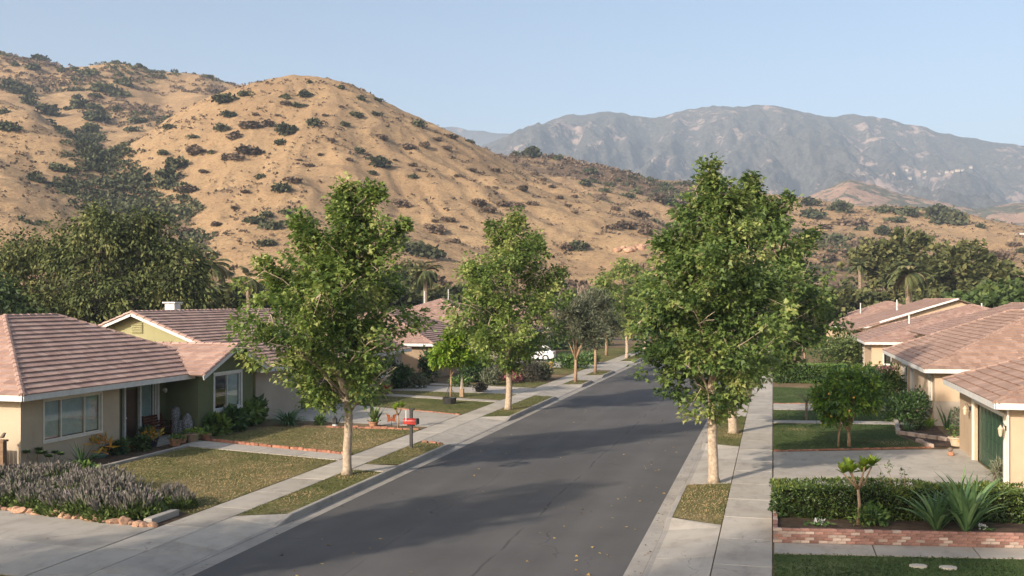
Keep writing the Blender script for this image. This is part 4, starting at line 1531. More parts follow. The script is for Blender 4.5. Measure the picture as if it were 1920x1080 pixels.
class Roof:
    """collects tiled planes of one house, then makes the nearest 300 tiles parts and joins the rest"""

    def __init__(self, house, mat, limit=300, seed=1):
        self.h, self.mat, self.lim = house, mat, limit
        self.tiles = []
        self.deck = MB()
        self.rnd = random.Random(seed)
        self.caps = []

    def plane(self, pts, course=0.37, width=0.33, tiled=True, th=0.058):
        """pts: convex roof plane, first edge = eave (counter-clockwise from above)"""
        pts = [Vector(q) for q in pts]
        n_ = len(pts)
        nrm = Vector((0, 0, 0))
        for i in range(1, n_ - 1):
            nrm += (pts[i] - pts[0]).cross(pts[i + 1] - pts[0])
        nrm.normalize()
        if nrm.z < 0:
            raise ValueError('roof plane wound the wrong way')
        low = [q - nrm * 0.07 for q in pts]
        top = [q - nrm * 0.012 for q in pts]
        self.deck.add([tuple(q) for q in top + low], [tuple(range(n_)), tuple(range(n_, 2 * n_))[::-1]] + [(i, i + n_, (i + 1) % n_ + n_, (i + 1) % n_) for i in range(n_)])
        if not tiled:
            return
        e = (pts[1] - pts[0]).normalized()
        s_ = nrm.cross(e)
        o = pts[0]
        P2 = [((q - o).dot(e), (q - o).dot(s_)) for q in pts]
        vmax = max(q[1] for q in P2)
        edges = []
        for i in range(n_):
            a, b = P2[i], P2[(i + 1) % n_]
            dx, dy = b[0] - a[0], b[1] - a[1]
            edges.append((dy, -dx, dy * a[0] - dx * a[1]))
        umin = min(q[0] for q in P2)
        umax = max(q[0] for q in P2)
        r = self.rnd
        row = 0
        v = -0.04
        while v < vmax - 0.02:
            v1 = min(v + course, vmax)
            u = umin - (width * 0.5 if row % 2 else 0) - r.uniform(0, 0.05)
            while u < umax:
                q = [(u + 0.004, v), (u + width - 0.004, v), (u + width - 0.004, v1 + 0.03), (u + 0.004, v1 + 0.03)]
                for k, (a, b, c) in enumerate(edges):
                    if k == 0:
                        c = c + 0.045 * math.hypot(a, b)
                    q = clip_poly(q, a, b, c)
                    if len(q) < 3:
                        break
                if len(q) >= 3:
                    lift = r.uniform(-0.003, 0.003)
                    skew = r.uniform(-0.004, 0.004)
                    hgt = lambda w: th * (1 - (w - v) / (course + 0.03)) + 0.012 + lift
                    tp = [o + e * x + s_ * (y + skew * (x - u) * 3) + nrm * max(0.006, hgt(y)) for x, y in q]
                    bt = [o + e * x + s_ * y - nrm * 0.008 for x, y in q]
                    ti = min(1, max(0, r.gauss(0.48, 0.22)))
                    self.tiles.append((tp, bt, ti))
                u += width
            v = v + course
            row += 1

    def ridge(self, a, b, ln=0.42, w=0.24, drop=0.09):
        """row of overlapping cap tiles along a hip or ridge"""
        a, b = Vector(a), Vector(b)
        t_ = (b - a)
        n_ = max(1, round(t_.length / ln))
        t_.normalize()
        s_ = t_.cross(Vector((0, 0, 1))).normalized()
        up = s_.cross(t_)
        for i in range(n_):
            p0 = a + (b - a) * (i / n_)
            p1 = a + (b - a) * ((i + 1.12) / n_)
            j = self.rnd.uniform(-.008, .008)
            vs = []
            for p, lift, ww in ((p0, 0.085 + j, w * 1.08), (p1, 0.055, w * 0.92)):
                for dx, dz in ((-.5, -drop), (-.32, -0.012), (0, 0.015), (.32, -0.012), (.5, -drop)):
                    vs.append(p + s_ * (dx * ww) + up * (lift + dz))
                for dx, dz in ((.42, -drop - .02), (-.42, -drop - .02)):
                    vs.append(p + s_ * (dx * ww) + up * (lift + dz))
            fs = [(0, 1, 8, 7), (1, 2, 9, 8), (2, 3, 10, 9), (3, 4, 11, 10), (6, 5, 4, 3, 2, 1, 0), (7, 8, 9, 10, 11, 12, 13)]
            self.caps.append((vs, [f[::-1] for f in fs], min(1, max(0, self.rnd.gauss(0.45, 0.2)))))

    def finish(self, caps_single=True):
        rf = self.deck.build('roof', 'roof_deck', self.h)
        org = worldloc(rf)
        c0 = Vector((0, 0, CAMH))
        self.tiles.sort(key=lambda q: (q[0][0] - c0).length)
        rest = MB()
        rt = []
        for i, (tp, bt, ti) in enumerate(self.tiles):
            n_ = len(tp)
            fs = [tuple(range(n_))] + [(k, k + n_, (k + 1) % n_ + n_, (k + 1) % n_) for k in range(n_)]
            vs = [tuple(q) for q in tp + bt]
            if i < self.lim:
                me = MB().add(vs, fs).mesh('roof_tile', org)
                set_tint(me, [ti] * len(vs))
                link('roof_tile', me, self.mat, rf)
            else:
                rest.add(vs, fs)
                rt += [ti] * len(vs)
        if rest.v:
            me = rest.mesh('roof_tile_field', org)
            set_tint(me, rt)
            tag(link('roof_tile_field', me, self.mat, rf), kind='stuff')
        restc = MB()
        rc = []
        for vs, fs, ti in self.caps:
            if caps_single:
                me = MB().add([tuple(q) for q in vs], fs).mesh('ridge_tile', org)
                set_tint(me, [ti] * len(vs))
                link('ridge_tile', me, self.mat, rf)
            else:
                restc.add([tuple(q) for q in vs], fs)
                rc += [ti] * len(vs)
        if restc.v:
            me = restc.mesh('ridge_tile_row', org)
            set_tint(me, rc)
            tag(link('ridge_tile_row', me, self.mat, rf), kind='stuff')
        return rf


def fascia(house, a, b, mat='paint_white', h=0.2, th=0.04, drop=0.10):
    a, b = Vector(a), Vector(b)
    MB().beam(a - Vector((0, 0, drop)), b - Vector((0, 0, drop)), th, h).build('fascia', mat, house)


def hip(house, R_, x0, x1, y0, y1, ze, pitch, vis='SWEN', fas='SWEN', fmat='paint_white', **kw):
    w = min(x1 - x0, y1 - y0) / 2
    zr = ze + pitch * w
    if (x1 - x0) >= (y1 - y0):
        ra, rb = (x0 + w, y0 + w, zr), (x1 - w, y0 + w, zr)
    else:
        ra, rb = (x0 + w, y0 + w, zr), (x0 + w, y1 - w, zr)
    A, B, C, D = (x0, y0, ze), (x1, y0, ze), (x1, y1, ze), (x0, y1, ze)
    if (x1 - x0) >= (y1 - y0):
        pl = {'S': [A, B, rb, ra], 'E': [B, C, rb], 'N': [C, D, ra, rb], 'W': [D, A, ra]}
        hips = [(A, ra), (D, ra), (B, rb), (C, rb)]
    else:
        pl = {'S': [A, B, ra], 'E': [B, C, rb, ra], 'N': [C, D, rb], 'W': [D, A, ra, rb]}
        hips = [(A, ra), (B, ra), (C, rb), (D, rb)]
    for k, q in pl.items():
        R_.plane(q, tiled=k in vis, **kw)
    for a, b in hips:
        R_.ridge(a, b)
    if (Vector(ra) - Vector(rb)).length > 0.3:
        R_.ridge(ra, rb)
    ed = {'S': (A, B), 'E': (B, C), 'N': (C, D), 'W': (D, A)}
    out = {'S': (0, -.03, 0), 'E': (.03, 0, 0), 'N': (0, .03, 0), 'W': (-.03, 0, 0)}
    for k in fas:
        a, b = ed[k]
        o_ = Vector(out[k])
        fascia(house, Vector(a) + o_, Vector(b) + o_, fmat)
    return ra, rb


def wall(house, p0, p1, z0, z1, ops, mat, depth=0.12, name='wall'):
    """stucco wall from p0 to p1 seen from its outer side (outside to the right of p0 -> p1), with openings (u0, u1, v0, v1)"""
    p0, p1 = Vector((p0[0], p0[1], 0)), Vector((p1[0], p1[1], 0))
    L = (p1 - p0).length
    u = (p1 - p0).normalized()
    n_ = u.cross(Vector((0, 0, 1)))
    us = sorted(set([0, L] + [q for o in ops for q in (o[0], o[1])]))
    vs_ = sorted(set([z0, z1] + [q for o in ops for q in (o[2], o[3])]))
    mb = MB()
    pt = lambda a, z, d: tuple(p0 + u * a - n_ * d + Vector((0, 0, z)))
    for i in range(len(us) - 1):
        for j in range(len(vs_) - 1):
            uc, vc = (us[i] + us[i + 1]) / 2, (vs_[j] + vs_[j + 1]) / 2
            if any(o[0] < uc < o[1] and o[2] < vc < o[3] for o in ops):
                continue
            a0, a1, b0, b1 = us[i], us[i + 1], vs_[j], vs_[j + 1]
            mb.add([pt(a0, b0, 0), pt(a1, b0, 0), pt(a1, b1, 0), pt(a0, b1, 0)], [(0, 1, 2, 3)])
            mb.add([pt(a0, b0, depth), pt(a1, b0, depth), pt(a1, b1, depth), pt(a0, b1, depth)], [(3, 2, 1, 0)])
    for a0, a1, b0, b1 in ops:
        for (ua, va, ub, vb) in ((a0, b0, a1, b0), (a1, b0, a1, b1), (a1, b1, a0, b1), (a0, b1, a0, b0)):
            mb.add([pt(ua, va, 0), pt(ub, vb, 0), pt(ub, vb, depth), pt(ua, va, depth)], [(3, 2, 1, 0)])
    return mb.build(name, mat, house)


def window(house, p0, p1, op, panes=(1, 1), mat='paint_white', blind=(), trim=0.09, sill=True, bars=(), curtain_or_dark=None):
    """window in the opening op of the wall p0 -> p1: outer trim, frame, one pane per light, blinds behind"""
    p0, p1 = Vector((p0[0], p0[1], 0)), Vector((p1[0], p1[1], 0))
    u = (p1 - p0).normalized()
    n_ = u.cross(Vector((0, 0, 1)))
    a0, a1, b0, b1 = op
    pt = lambda a, z, d: tuple(p0 + u * a + n_ * d + Vector((0, 0, z)))

    def bar(mb, ua, ub, va, vb, da, db):
        vs = [pt(ua, va, da), pt(ub, va, da), pt(ub, vb, da), pt(ua, vb, da), pt(ua, va, db), pt(ub, va, db), pt(ub, vb, db), pt(ua, vb, db)]
        mb.add(vs, [(3, 2, 1, 0), (4, 5, 6, 7), (0, 1, 5, 4), (1, 2, 6, 5), (2, 3, 7, 6), (3, 0, 4, 7)])

    mb = MB()
    t_ = trim
    if t_:
        bar(mb, a0 - t_, a1 + t_, b1, b1 + t_, 0.004, 0.035)
        bar(mb, a0 - t_, a1 + t_, b0 - t_ * (1.1 if sill else 1), b0, 0.004, 0.05 if sill else 0.035)
        bar(mb, a0 - t_, a0, b0, b1, 0.004, 0.035)
        bar(mb, a1, a1 + t_, b0, b1, 0.004, 0.035)
    f_ = 0.045
    bar(mb, a0, a1, b1 - f_, b1, -0.10, -0.02)
    bar(mb, a0, a1, b0, b0 + f_, -0.10, -0.02)
    bar(mb, a0, a0 + f_, b0 + f_, b1 - f_, -0.10, -0.02)
    bar(mb, a1 - f_, a1, b0 + f_, b1 - f_, -0.10, -0.02)
    tot = sum(panes)
    x = a0 + f_
    wtot = a1 - a0 - 2 * f_
    cells = []
    for i, q in enumerate(panes):
        w = wtot * q / tot
        cells.append((x + (0.02 if i else 0), x + w - (0.02 if i < len(panes) - 1 else 0)))
        x += w
        if i < len(panes) - 1:
            bar(mb, x - 0.02, x + 0.02, b0 + f_, b1 - f_, -0.09, -0.025)
    for hz_ in bars:
        zz = b0 + (b1 - b0) * hz_
        for c0_, c1_ in cells:
            bar(mb, c0_, c1_, zz - 0.012, zz + 0.012, -0.075, -0.045)
    wn = mb.build('window', mat, house)
    for i, (c0_, c1_) in enumerate(cells):
        g = MB()
        bar(g, c0_, c1_, b0 + f_, b1 - f_, -0.064, -0.056)
        g.build('pane', 'window_glass', wn)
        if i in blind:
            s_ = MB()
            k = int((b1 - b0) / 0.055)
            for j in range(k):
                zz = b0 + f_ + 0.03 + (b1 - b0 - 2 * f_ - 0.04) * j / k
                s_.add([pt(c0_, zz, -0.125), pt(c1_, zz, -0.125), pt(c1_, zz + 0.05, -0.155), pt(c0_, zz + 0.05, -0.155)], [(0, 1, 2, 3)])
            s_.build('blind', 'blind', wn)
        elif curtain_or_dark:
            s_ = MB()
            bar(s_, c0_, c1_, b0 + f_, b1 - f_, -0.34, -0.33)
            s_.build('curtain_or_dark', curtain_or_dark, wn)  # pale ones are curtains; room_dark ones paint the shade inside the room
    return wn


def pipe(house, x, y, z0, z1, r=0.05, name='vent_pipe', mat='metal_white'):
    MB().lathe(x, y, [(r * 1.6, z0 - 0.3), (r * 1.6, z0 + 0.06), (r, z0 + 0.07), (r, z1 - .05), (r * 1.35, z1 - .05), (r * 1.3, z1)], 10).build(name, mat, house)


# ---------------------------------------------------------------- first house on the left
H1 = empty('house', (-25.1, 36, 0), 'tan and dark green bungalow with rose tiled hip roof and porch bench', 'house')
R1 = Roof(H1, 'tile_rose', 300, 1)
hip(H1, R1, -35.8, -24.6, 29.1, 43.4, 2.75, 0.46, vis='SEN', fas='SE')
# front gabled wing
zA = 2.75 + 0.41 * 2.9
R1.plane([(-31, 39.1, 2.75), (-23.85, 39.1, 2.75), (-23.85, 42.0, zA), (-31, 42.0, zA)])
R1.plane([(-23.85, 44.9, 2.75), (-31, 44.9, 2.75), (-31, 42.0, zA), (-23.85, 42.0, zA)])
R1.ridge((-23.8, 42.0, zA), (-29.0, 42.0, zA))
R1.ridge((-23.84, 39.1, 2.75), (-23.84, 42.0, zA), w=0.18)
R1.ridge((-23.84, 44.9, 2.75), (-23.84, 42.0, zA), w=0.18)
R1.finish()
fascia(H1, (-23.81, 39.05, 2.72), (-23.81, 42.0, zA - 0.02), h=0.2)
fascia(H1, (-23.81, 44.95, 2.72), (-23.81, 42.0, zA - 0.02), h=0.2)
fascia(H1, (-31, 44.93, 2.75), (-23.85, 44.93, 2.75))
w_op = (30.75 - 29.6, 33.9 - 29.6, 0.95, 2.40)
wall(H1, (-25.1, 29.6), (-25.1, 35.05), -0.05, 2.70, [w_op], 'stucco_tan')
window(H1, (-25.1, 29.6), (-25.1, 35.05), w_op, (1, 1.45, 0.95), 'paint_trim', blind=(0, 1, 2), trim=0.07)
wall(H1, (-35.3, 29.6), (-25.1, 29.6), -0.05, 2.70, [], 'stucco_tan')
wall(H1, (-25.1, 35.05), (-25.98, 35.05), -0.05, 2.72, [], 'stucco_tan')
dop = (36.6 - 35.05, 37.5 - 35.05, 0.1, 2.25)
gop = (37.62 - 35.05, 38.75 - 35.05, 0.25, 2.45)
wall(H1, (-26.0, 35.05), (-26.0, 39.6), -0.05, 2.78, [dop, gop], 'stucco_green')
window(H1, (-26.0, 35.05), (-26.0, 39.6), gop, (1,), 'paint_white', trim=0.05, sill=False, blind=(0,))
dr = MB().box(-26.10, -26.04, 36.6, 37.5, 0.1, 2.25).build('door', 'door_brown', H1)
for a, b in ((0.25, 1.0), (1.15, 2.1)):
    MB().bevbox(-26.04, -26.02, 36.74, 37.36, a, b, 0.006).build('panel', 'door_brown', dr)
MB().lathe(-25.98, 36.72, [(0.02, 1.05), (0.035, 1.07), (0.03, 1.11), (0.01, 1.12)], 10).build('handle', 'metal_white', dr)
for y in (36.5, 37.56, 38.86):
    MB().box(-25.98, -25.86, y - 0.05, y + 0.05, 0.08, 2.62).build('post', 'paint_white', H1)
wall(H1, (-26.0, 39.6), (-24.4, 39.6), -0.05, 2.78, [], 'stucco_green')
gw = (40.95 - 39.6, 43.25 - 39.6, 1.02, 2.58)
wall(H1, (-24.4, 39.6), (-24.4, 44.4), -0.05, 2.80, [gw], 'stucco_green')
window(H1, (-24.4, 39.6), (-24.4, 44.4), gw, (1, 1), 'paint_white', trim=0.13, blind=(1,))
MB().add([(-24.4, 39.6, 2.803), (-24.4, 44.4, 2.803), (-24.4, 42.0, 2.803 + 0.41 * 2.4), (-24.6, 39.6, 2.803), (-24.6, 44.4, 2.803), (-24.6, 42.0, 2.803 + .41 * 2.4)], [(0, 1, 2), (5, 4, 3)]).build('gable', 'stucco_green', H1)
lv = MB()
for k in range(5):
    lv.box(-24.39, -24.36, 41.82, 42.18, 3.12 + k * 0.06, 3.155 + k * 0.06)
lv.build('gable_vent', 'stucco_green', H1)
wall(H1, (-24.4, 44.4), (-31, 44.4), -0.05, 2.8, [], 'stucco_green')
wall(H1, (-31, 44.4), (-35.3, 43.0), -0.05, 2.7, [], 'stucco_tan')
wall(H1, (-35.3, 43.0), (-35.3, 29.6), -0.05, 2.7, [], 'stucco_tan')
lamp = MB().box(-25.98, -25.93, 39.30, 39.40, 1.98, 2.10).build('wall_lamp', 'metal_white', H1)
MB().lathe(-25.86, 39.35, [(0.03, 1.92), (0.075, 1.97), (0.08, 2.06), (0.04, 2.13)], 12).build('lamp_shade', 'metal_white', lamp)

# ---------------------------------------------------------------- second house on the left
H2 = empty('house', (-24.9, 56, 0), 'long bungalow with olive gable and rose-brown tiled gable roof behind the first street tree', 'house')
R2 = Roof(H2, 'tile_rose', 300, 2)
xe0, xe1, xr, y0, y1, ze = -38.8, -24.4, -31.6, 45.08, 66.6, 2.60
zr = ze + 0.385 * (xe1 - xr)
R2.plane([(xe1, y0, ze), (xe1, y1, ze), (xr, y1, zr), (xr, y0, zr)])
R2.plane([(xe0, y1, ze), (xe0, y0, ze), (xr, y0, zr), (xr, y1, zr)], tiled=False)
R2.ridge((xr, y0, zr), (xr, y1, zr))
R2.ridge((xe1, y0 + 0.02, ze), (xr, y0 + 0.02, zr), w=0.30)
R2.ridge((xe0, y0 + 0.02, ze), (xr, y0 + 0.02, zr), w=0.30)
R2.finish()
fascia(H2, (xe1, y0 - 0.04, ze - 0.0), (xr, y0 - 0.04, zr - 0.0), h=0.2)
fascia(H2, (xe0, y0 - 0.04, ze - 0.0), (xr, y0 - 0.04, zr - 0.0), h=0.2)
fascia(H2, (xe1 + 0.03, y0, ze), (xe1 + 0.03, y1, ze))
wall(H2, (-38.3, 45.6), (-24.9, 45.6), -0.05, 2.70, [], 'stucco_olive')
MB().add([(-38.3, 45.6, 2.703), (-24.9, 45.6, 2.703), (xr, 45.6, zr - 0.13), (-38.3, 45.8, 2.703), (-24.9, 45.8, 2.703), (xr, 45.8, zr - 0.13)], [(0, 1, 2), (5, 4, 3)]).build('gable', 'stucco_olive', H2)
gv = MB().box(xr - 0.32, xr + 0.32, 45.55, 45.59, 4.28, 4.83).build('gable_vent', 'stucco_olive', H2)
for k in range(6):
    MB().beam((xr - 0.27, 45.53, 4.33 + k * 0.09), (xr + 0.27, 45.53, 4.33 + k * 0.09), 0.05, 0.03, up=(0, 0.6, 1)).build('slat', 'stucco_olive', gv)
gop2 = (50.6 - 45.6, 55.2 - 45.6, -0.05, 2.15)
wop2 = (61.9 - 45.6, 65.0 - 45.6, 0.95, 2.3)
wall(H2, (-24.9, 45.6), (-24.9, 66.1), -0.05, 2.62, [gop2, wop2], 'stucco_grey')
window(H2, (-24.9, 45.6), (-24.9, 66.1), wop2, (1, 1, 1, 1), 'paint_white', trim=0.09, curtain_or_dark='stucco_grey')
gd = MB().box(-25.22, -25.12, 50.6, 55.2, -0.05, 2.15).build('garage_door', 'garage_dark', H2)  # made-up dark door stands in for the unlit open garage
for j in range(4):
    for i in range(4):
        MB().bevbox(-25.12, -25.10, 50.68 + i * 1.13, 51.66 + i * 1.13, 0.05 + j * 0.52, 0.5 + j * 0.52, 0.005).build('panel', 'garage_dark', gd)
wall(H2, (-24.9, 66.1), (-38.3, 66.1), -0.05, 2.7, [], 'stucco_olive')
ch = MB().box(-32.9, -32.3, 50.0, 50.6, 4.8, 5.78).build('chimney', 'metal_white', H2)
MB().box(-33.0, -32.2, 49.9, 50.7, 5.80, 5.88).build('chimney_cap', 'metal_white', ch)

# ---------------------------------------------------------------- further houses on the left
def far_house(name, label, x0, x1, y0, y1, ze, pitch, tile, wl, seed, lim=0, vis='SEN', wins=(), side=+1, fmat='paint_white', base=None):
    Hh_ = empty(name, ((x0 + x1) / 2, (y0 + y1) / 2, 0), label, 'house')
    Rr = Roof(Hh_, tile, lim, seed)
    ra, rb = hip(Hh_, Rr, x0, x1, y0, y1, ze, pitch, vis=vis, fas='SEW')
    Rr.finish(caps_single=lim > 0)
    o = 0.5
    fx = x1 - o if side > 0 else x0 + o
    seq = [((x0 + o, y0 + o), (x1 - o, y0 + o), 'S'), ((x1 - o, y0 + o), (x1 - o, y1 - o), 'E'), ((x1 - o, y1 - o), (x0 + o, y1 - o), 'N'), ((x0 + o, y1 - o), (x0 + o, y0 + o), 'W')]
    for a, b, k in seq:
        ops = [w[1] for w in wins if w[0] == k]
        wall(Hh_, a, b, -0.05, ze + 0.02, ops, wl)
        for w in wins:
            if w[0] == k:
                window(Hh_, a, b, w[1], w[2], 'paint_white', trim=0.07, curtain_or_dark='room_dark')
    return Hh_, ra, rb


H3, ra, rb = far_house('house', 'brown bungalow with red tiled hip roof behind the small lime-green tree', -38.5, -24.6, 72.0, 88.5, 2.7, 0.36, 'tile_red', 'stucco_brown', 3, 300,
                       wins=(('E', (2.5, 4.5, 0.95, 2.2), (1, 1)), ('E', (9, 12, 0.95, 2.2), (1, 1, 1))))
H4, ra, rb = far_house('house', 'bungalow with red hip roof and two white vent pipes past the brown house', -43.0, -24.8, 92.5, 112, 2.7, 0.37, 'tile_red', 'stucco_grey', 4, 200,
                       wins=(('E', (3, 5.5, 0.95, 2.2), (1, 1)), ('E', (9, 12, 0.95, 2.2), (1, 1, 1))))
pipe(H4, -35.5, 101.0, 5.7, 6.9)
pipe(H4, -33.2, 102.0, 5.6, 7.1, 0.045)
H5, ra, rb = far_house('house', 'far bungalow with dusty red roof behind the two olive trees', -41, -25.2, 117, 133, 2.7, 0.40, 'tile_red', 'stucco_tan', 5, 0)
H6, ra, rb = far_house('house', 'farthest bungalow on the side of the mailbox, roof only in view', -44, -26.5, 136, 149, 2.9, 0.42, 'tile_red', 'stucco_grey', 6, 0)

# ---------------------------------------------------------------- first house on the right
H7 = empty('house', (12, 50, 0), 'peach bungalow with green garage door and brown tiled hip roofs', 'house')
R7 = Roof(H7, 'tile_brown', 300, 7)
hip(H7, R7, 6.8, 24.0, 34.7, 44.6, 2.75, 0.42, vis='SW', fas='SWN')
hip(H7, R7, 7.0, 19.6, 51.5, 70.2, 2.72, 0.42, vis='SWN', fas='SW')
R7.finish()
gdo = (44.1 - 41.0, 44.1 - 35.75, -0.05, 2.2)
wall(H7, (7.3, 44.1), (7.3, 35.2), -0.05, 2.72, [gdo], 'stucco_peach')
wall(H7, (7.3, 35.2), (23.5, 35.2), -0.05, 2.72, [], 'stucco_peach')
wall(H7, (23.5, 44.1), (7.3, 44.1), -0.05, 2.72, [], 'stucco_peach')
wall(H7, (23.5, 35.2), (23.5, 44.1), -0.05, 2.72, [], 'stucco_peach')
gd = MB().box(7.46, 7.54, 35.75, 41.0, -0.05, 2.2).build('garage_door', 'door_green', H7)
for j in range(4):
    for i in range(8):
        MB().bevbox(-0.26, 0.26, -0.21, 0.21, 0, 0.022, 0.008).build('panel', 'door_green', gd, org=(0, 0, 0))
        o = gd.children[-1]
        o.location = Vector((7.462, 36.09 + i * 0.652, 0.30 + j * 0.53)) - worldloc(gd)
        o.rotation_euler = (0, R(-90), 0)
for y0_, y1_ in ((35.62, 35.75), (41.0, 41.13)):
    MB().box(7.22, 7.298, y0_, y1_, -0.04, 2.33).build('garage_trim', 'paint_trim', H7)
MB().box(7.22, 7.298, 35.752, 40.998, 2.2, 2.33).build('garage_trim', 'paint_trim', H7)
MB().tube([(7.24, 35.12, 2.6), (7.24, 35.12, 0.0)], [0.04, 0.04], 8).build('downpipe', 'paint_trim', H7)
for y in (35.42, 41.6):
    lm = MB().box(7.22, 7.298, y - 0.05, y + 0.05, 1.80, 1.95).build('wall_lamp', 'metal_dark', H7)
    MB().lathe(7.08, y, [(0.02, 1.60), (0.05, 1.64), (0.075, 1.84), (0.095, 1.85), (0.04, 1.93), (0.012, 1.98)], 8).build('lantern', 'pot_cream', lm)
    MB().tube([(7.22, y, 1.9), (7.14, y, 2.08), (7.08, y, 2.0)], [0.012] * 3, 5).build('bracket', 'metal_dark', lm)
s1 = (0.35, 1.05, 0.85, 2.35)
wall(H7, (7.5, 52.0), (19.1, 52.0), -0.05, 2.70, [], 'stucco_peach')
wall(H7, (7.5, 69.7), (7.5, 52.0), -0.05, 2.70, [(69.7 - 53.9, 69.7 - 52.8, 0.85, 2.25), (69.7 - 60.5, 69.7 - 59.3, 0.0, 2.2), (69.7 - 64.5, 69.7 - 62.0, 0.8, 2.2)], 'stucco_peach')
window(H7, (7.5, 69.7), (7.5, 52.0), (69.7 - 53.9, 69.7 - 52.8, 0.85, 2.25), (1, 1), 'paint_trim', trim=0.08, curtain_or_dark='room_dark')
window(H7, (7.5, 69.7), (7.5, 52.0), (69.7 - 60.5, 69.7 - 59.3, 0.0, 2.2), (1,), 'paint_white', trim=0.08, curtain_or_dark='room_dark', sill=False)
window(H7, (7.5, 69.7), (7.5, 52.0), (69.7 - 64.5, 69.7 - 62.0, 0.8, 2.2), (1, 1), 'paint_white', trim=0.08, curtain_or_dark='room_dark')
wall(H7, (19.1, 69.7), (7.5, 69.7), -0.05, 2.70, [], 'stucco_peach')
MB().box(7.44, 9.6, 51.90, 51.996, -0.05, 1.15).build('wainscot', 'stucco_grey', H7)
MB().tube([(9.9, 51.95, 2.55), (9.9, 51.95, 0.0)], [0.04, 0.04], 8).build('downpipe', 'paint_trim', H7)
wall(H7, (13, 52.0), (13, 44.1), -0.05, 2.70, [], 'stucco_peach')

# house behind it with the white rake
H8 = empty('house', (17.5, 78, 0), 'gabled rear house whose white sloping roof edge shows above the brown hip roof', 'house')
R8 = Roof(H8, 'tile_red', 0, 8)
zr8 = 3.55 + 0.30 * 7.2
R8.plane([(10.3, 84, 3.55), (10.3, 73.5, 3.55), (17.5, 73.5, zr8), (17.5, 84, zr8)])
R8.plane([(24.7, 73.5, 3.55), (24.7, 84, 3.55), (17.5, 84, zr8), (17.5, 73.5, zr8)], tiled=False)
R8.ridge((17.5, 73.5, zr8), (17.5, 84, zr8))
R8.finish(False)
fascia(H8, (10.3, 73.46, 3.57), (17.5, 73.46, zr8 + 0.02), h=0.17, drop=0.0)
fascia(H8, (24.7, 73.46, 3.57), (17.5, 73.46, zr8 + 0.02), h=0.17, drop=0.0)
wall(H8, (10.8, 74.0), (24.2, 74.0), -0.05, 3.5, [], 'stucco_peach')
MB().add([(10.8, 74.0, 3.503), (24.2, 74.0, 3.503), (17.5, 74.0, zr8 - 0.12)], [(0, 1, 2)]).build('gable', 'stucco_peach', H8)
wall(H8, (10.8, 83.5), (10.8, 74.0), -0.05, 3.5, [], 'stucco_peach')
wall(H8, (24.2, 74.0), (24.2, 83.5), -0.05, 3.5, [], 'stucco_peach')
MB().box(16.6, 17.1, 72.7, 73.2, 5.0, 5.75).build('roof_box', 'metal_white', H8)

H9, ra, rb = far_house('house', 'peach bungalow with pinkish tiled hip roof past the orange tree', 7.0, 25.5, 83.5, 101.5, 2.7, 0.315, 'tile_red', 'stucco_peach', 9, 300, vis='SW', side=-1,
                       wins=(('S', (0.9, 2.0, 0.95, 2.2), (1, 1)), ('W', (3, 6, 0.9, 2.2), (1, 1, 1)), ('W', (9, 10.4, 0.2, 2.2), (1,))))
pipe(H9, 11.0, 90.0, 3.9, 4.7, 0.06)
pipe(H9, 17.5, 95.0, 5.0, 5.7, 0.05)
H10 = empty('house', (16, 109, 0), 'rear house with a white rake board across its pinkish roof', 'house')
R10 = Roof(H10, 'tile_red', 0, 10)
zr10 = 3.15 + 0.315 * 9.2
R10.plane([(7.0, 120, 3.15), (7.0, 98.5, 3.15), (16.2, 98.5, zr10), (16.2, 120, zr10)])
R10.plane([(25.4, 98.5, 3.15), (25.4, 120, 3.15), (16.2, 120, zr10), (16.2, 98.5, zr10)], tiled=False)
R10.ridge((16.2, 98.5, zr10), (16.2, 120, zr10))
R10.finish(False)
fascia(H10, (9.5, 98.45, 3.15 + .315 * 2.5), (16.2, 98.45, zr10 + 0.03), h=0.17, drop=0.0)
wall(H10, (7.6, 102.0), (24.9, 102.0), -0.05, 3.1, [], 'stucco_peach')
MB().add([(7.6, 99.0, 3.103), (24.9, 99.0, 3.103), (16.2, 99.0, zr10 - 0.12)], [(0, 1, 2)]).build('gable', 'stucco_peach', H10)
wall(H10, (7.6, 119.5), (7.6, 102.0), -0.05, 3.1, [], 'stucco_peach')
wall(H10, (24.9, 102.0), (24.9, 119.5), -0.05, 3.1, [], 'stucco_peach')
pipe(H10, 12.5, 112, 5.0, 6.0, 0.06)
H11, ra, rb = far_house('house', 'farthest pinkish hip roof beside the big street tree', 5.8, 22.5, 128, 144, 2.8, 0.37, 'tile_red', 'stucco_peach', 11, 0, vis='SW', side=-1)
pipe(H11, 10.5, 132.0, 4.2, 5.6, 0.07)
# two roofs of the next street showing over the ridge
H12, ra, rb = far_house('house', 'small back-street house with grey roof above the olive gable roof', -62, -50, 92, 104, 3.0, 0.32, 'tile_brown', 'stucco_grey', 12, 0, vis='SE')
H13, ra, rb = far_house('house', 'back-street house with dusty roof at the foot of the big pepper trees', -77, -66, 100, 110, 3.0, 0.3, 'tile_brown', 'stucco_tan', 13, 0, vis='SE')
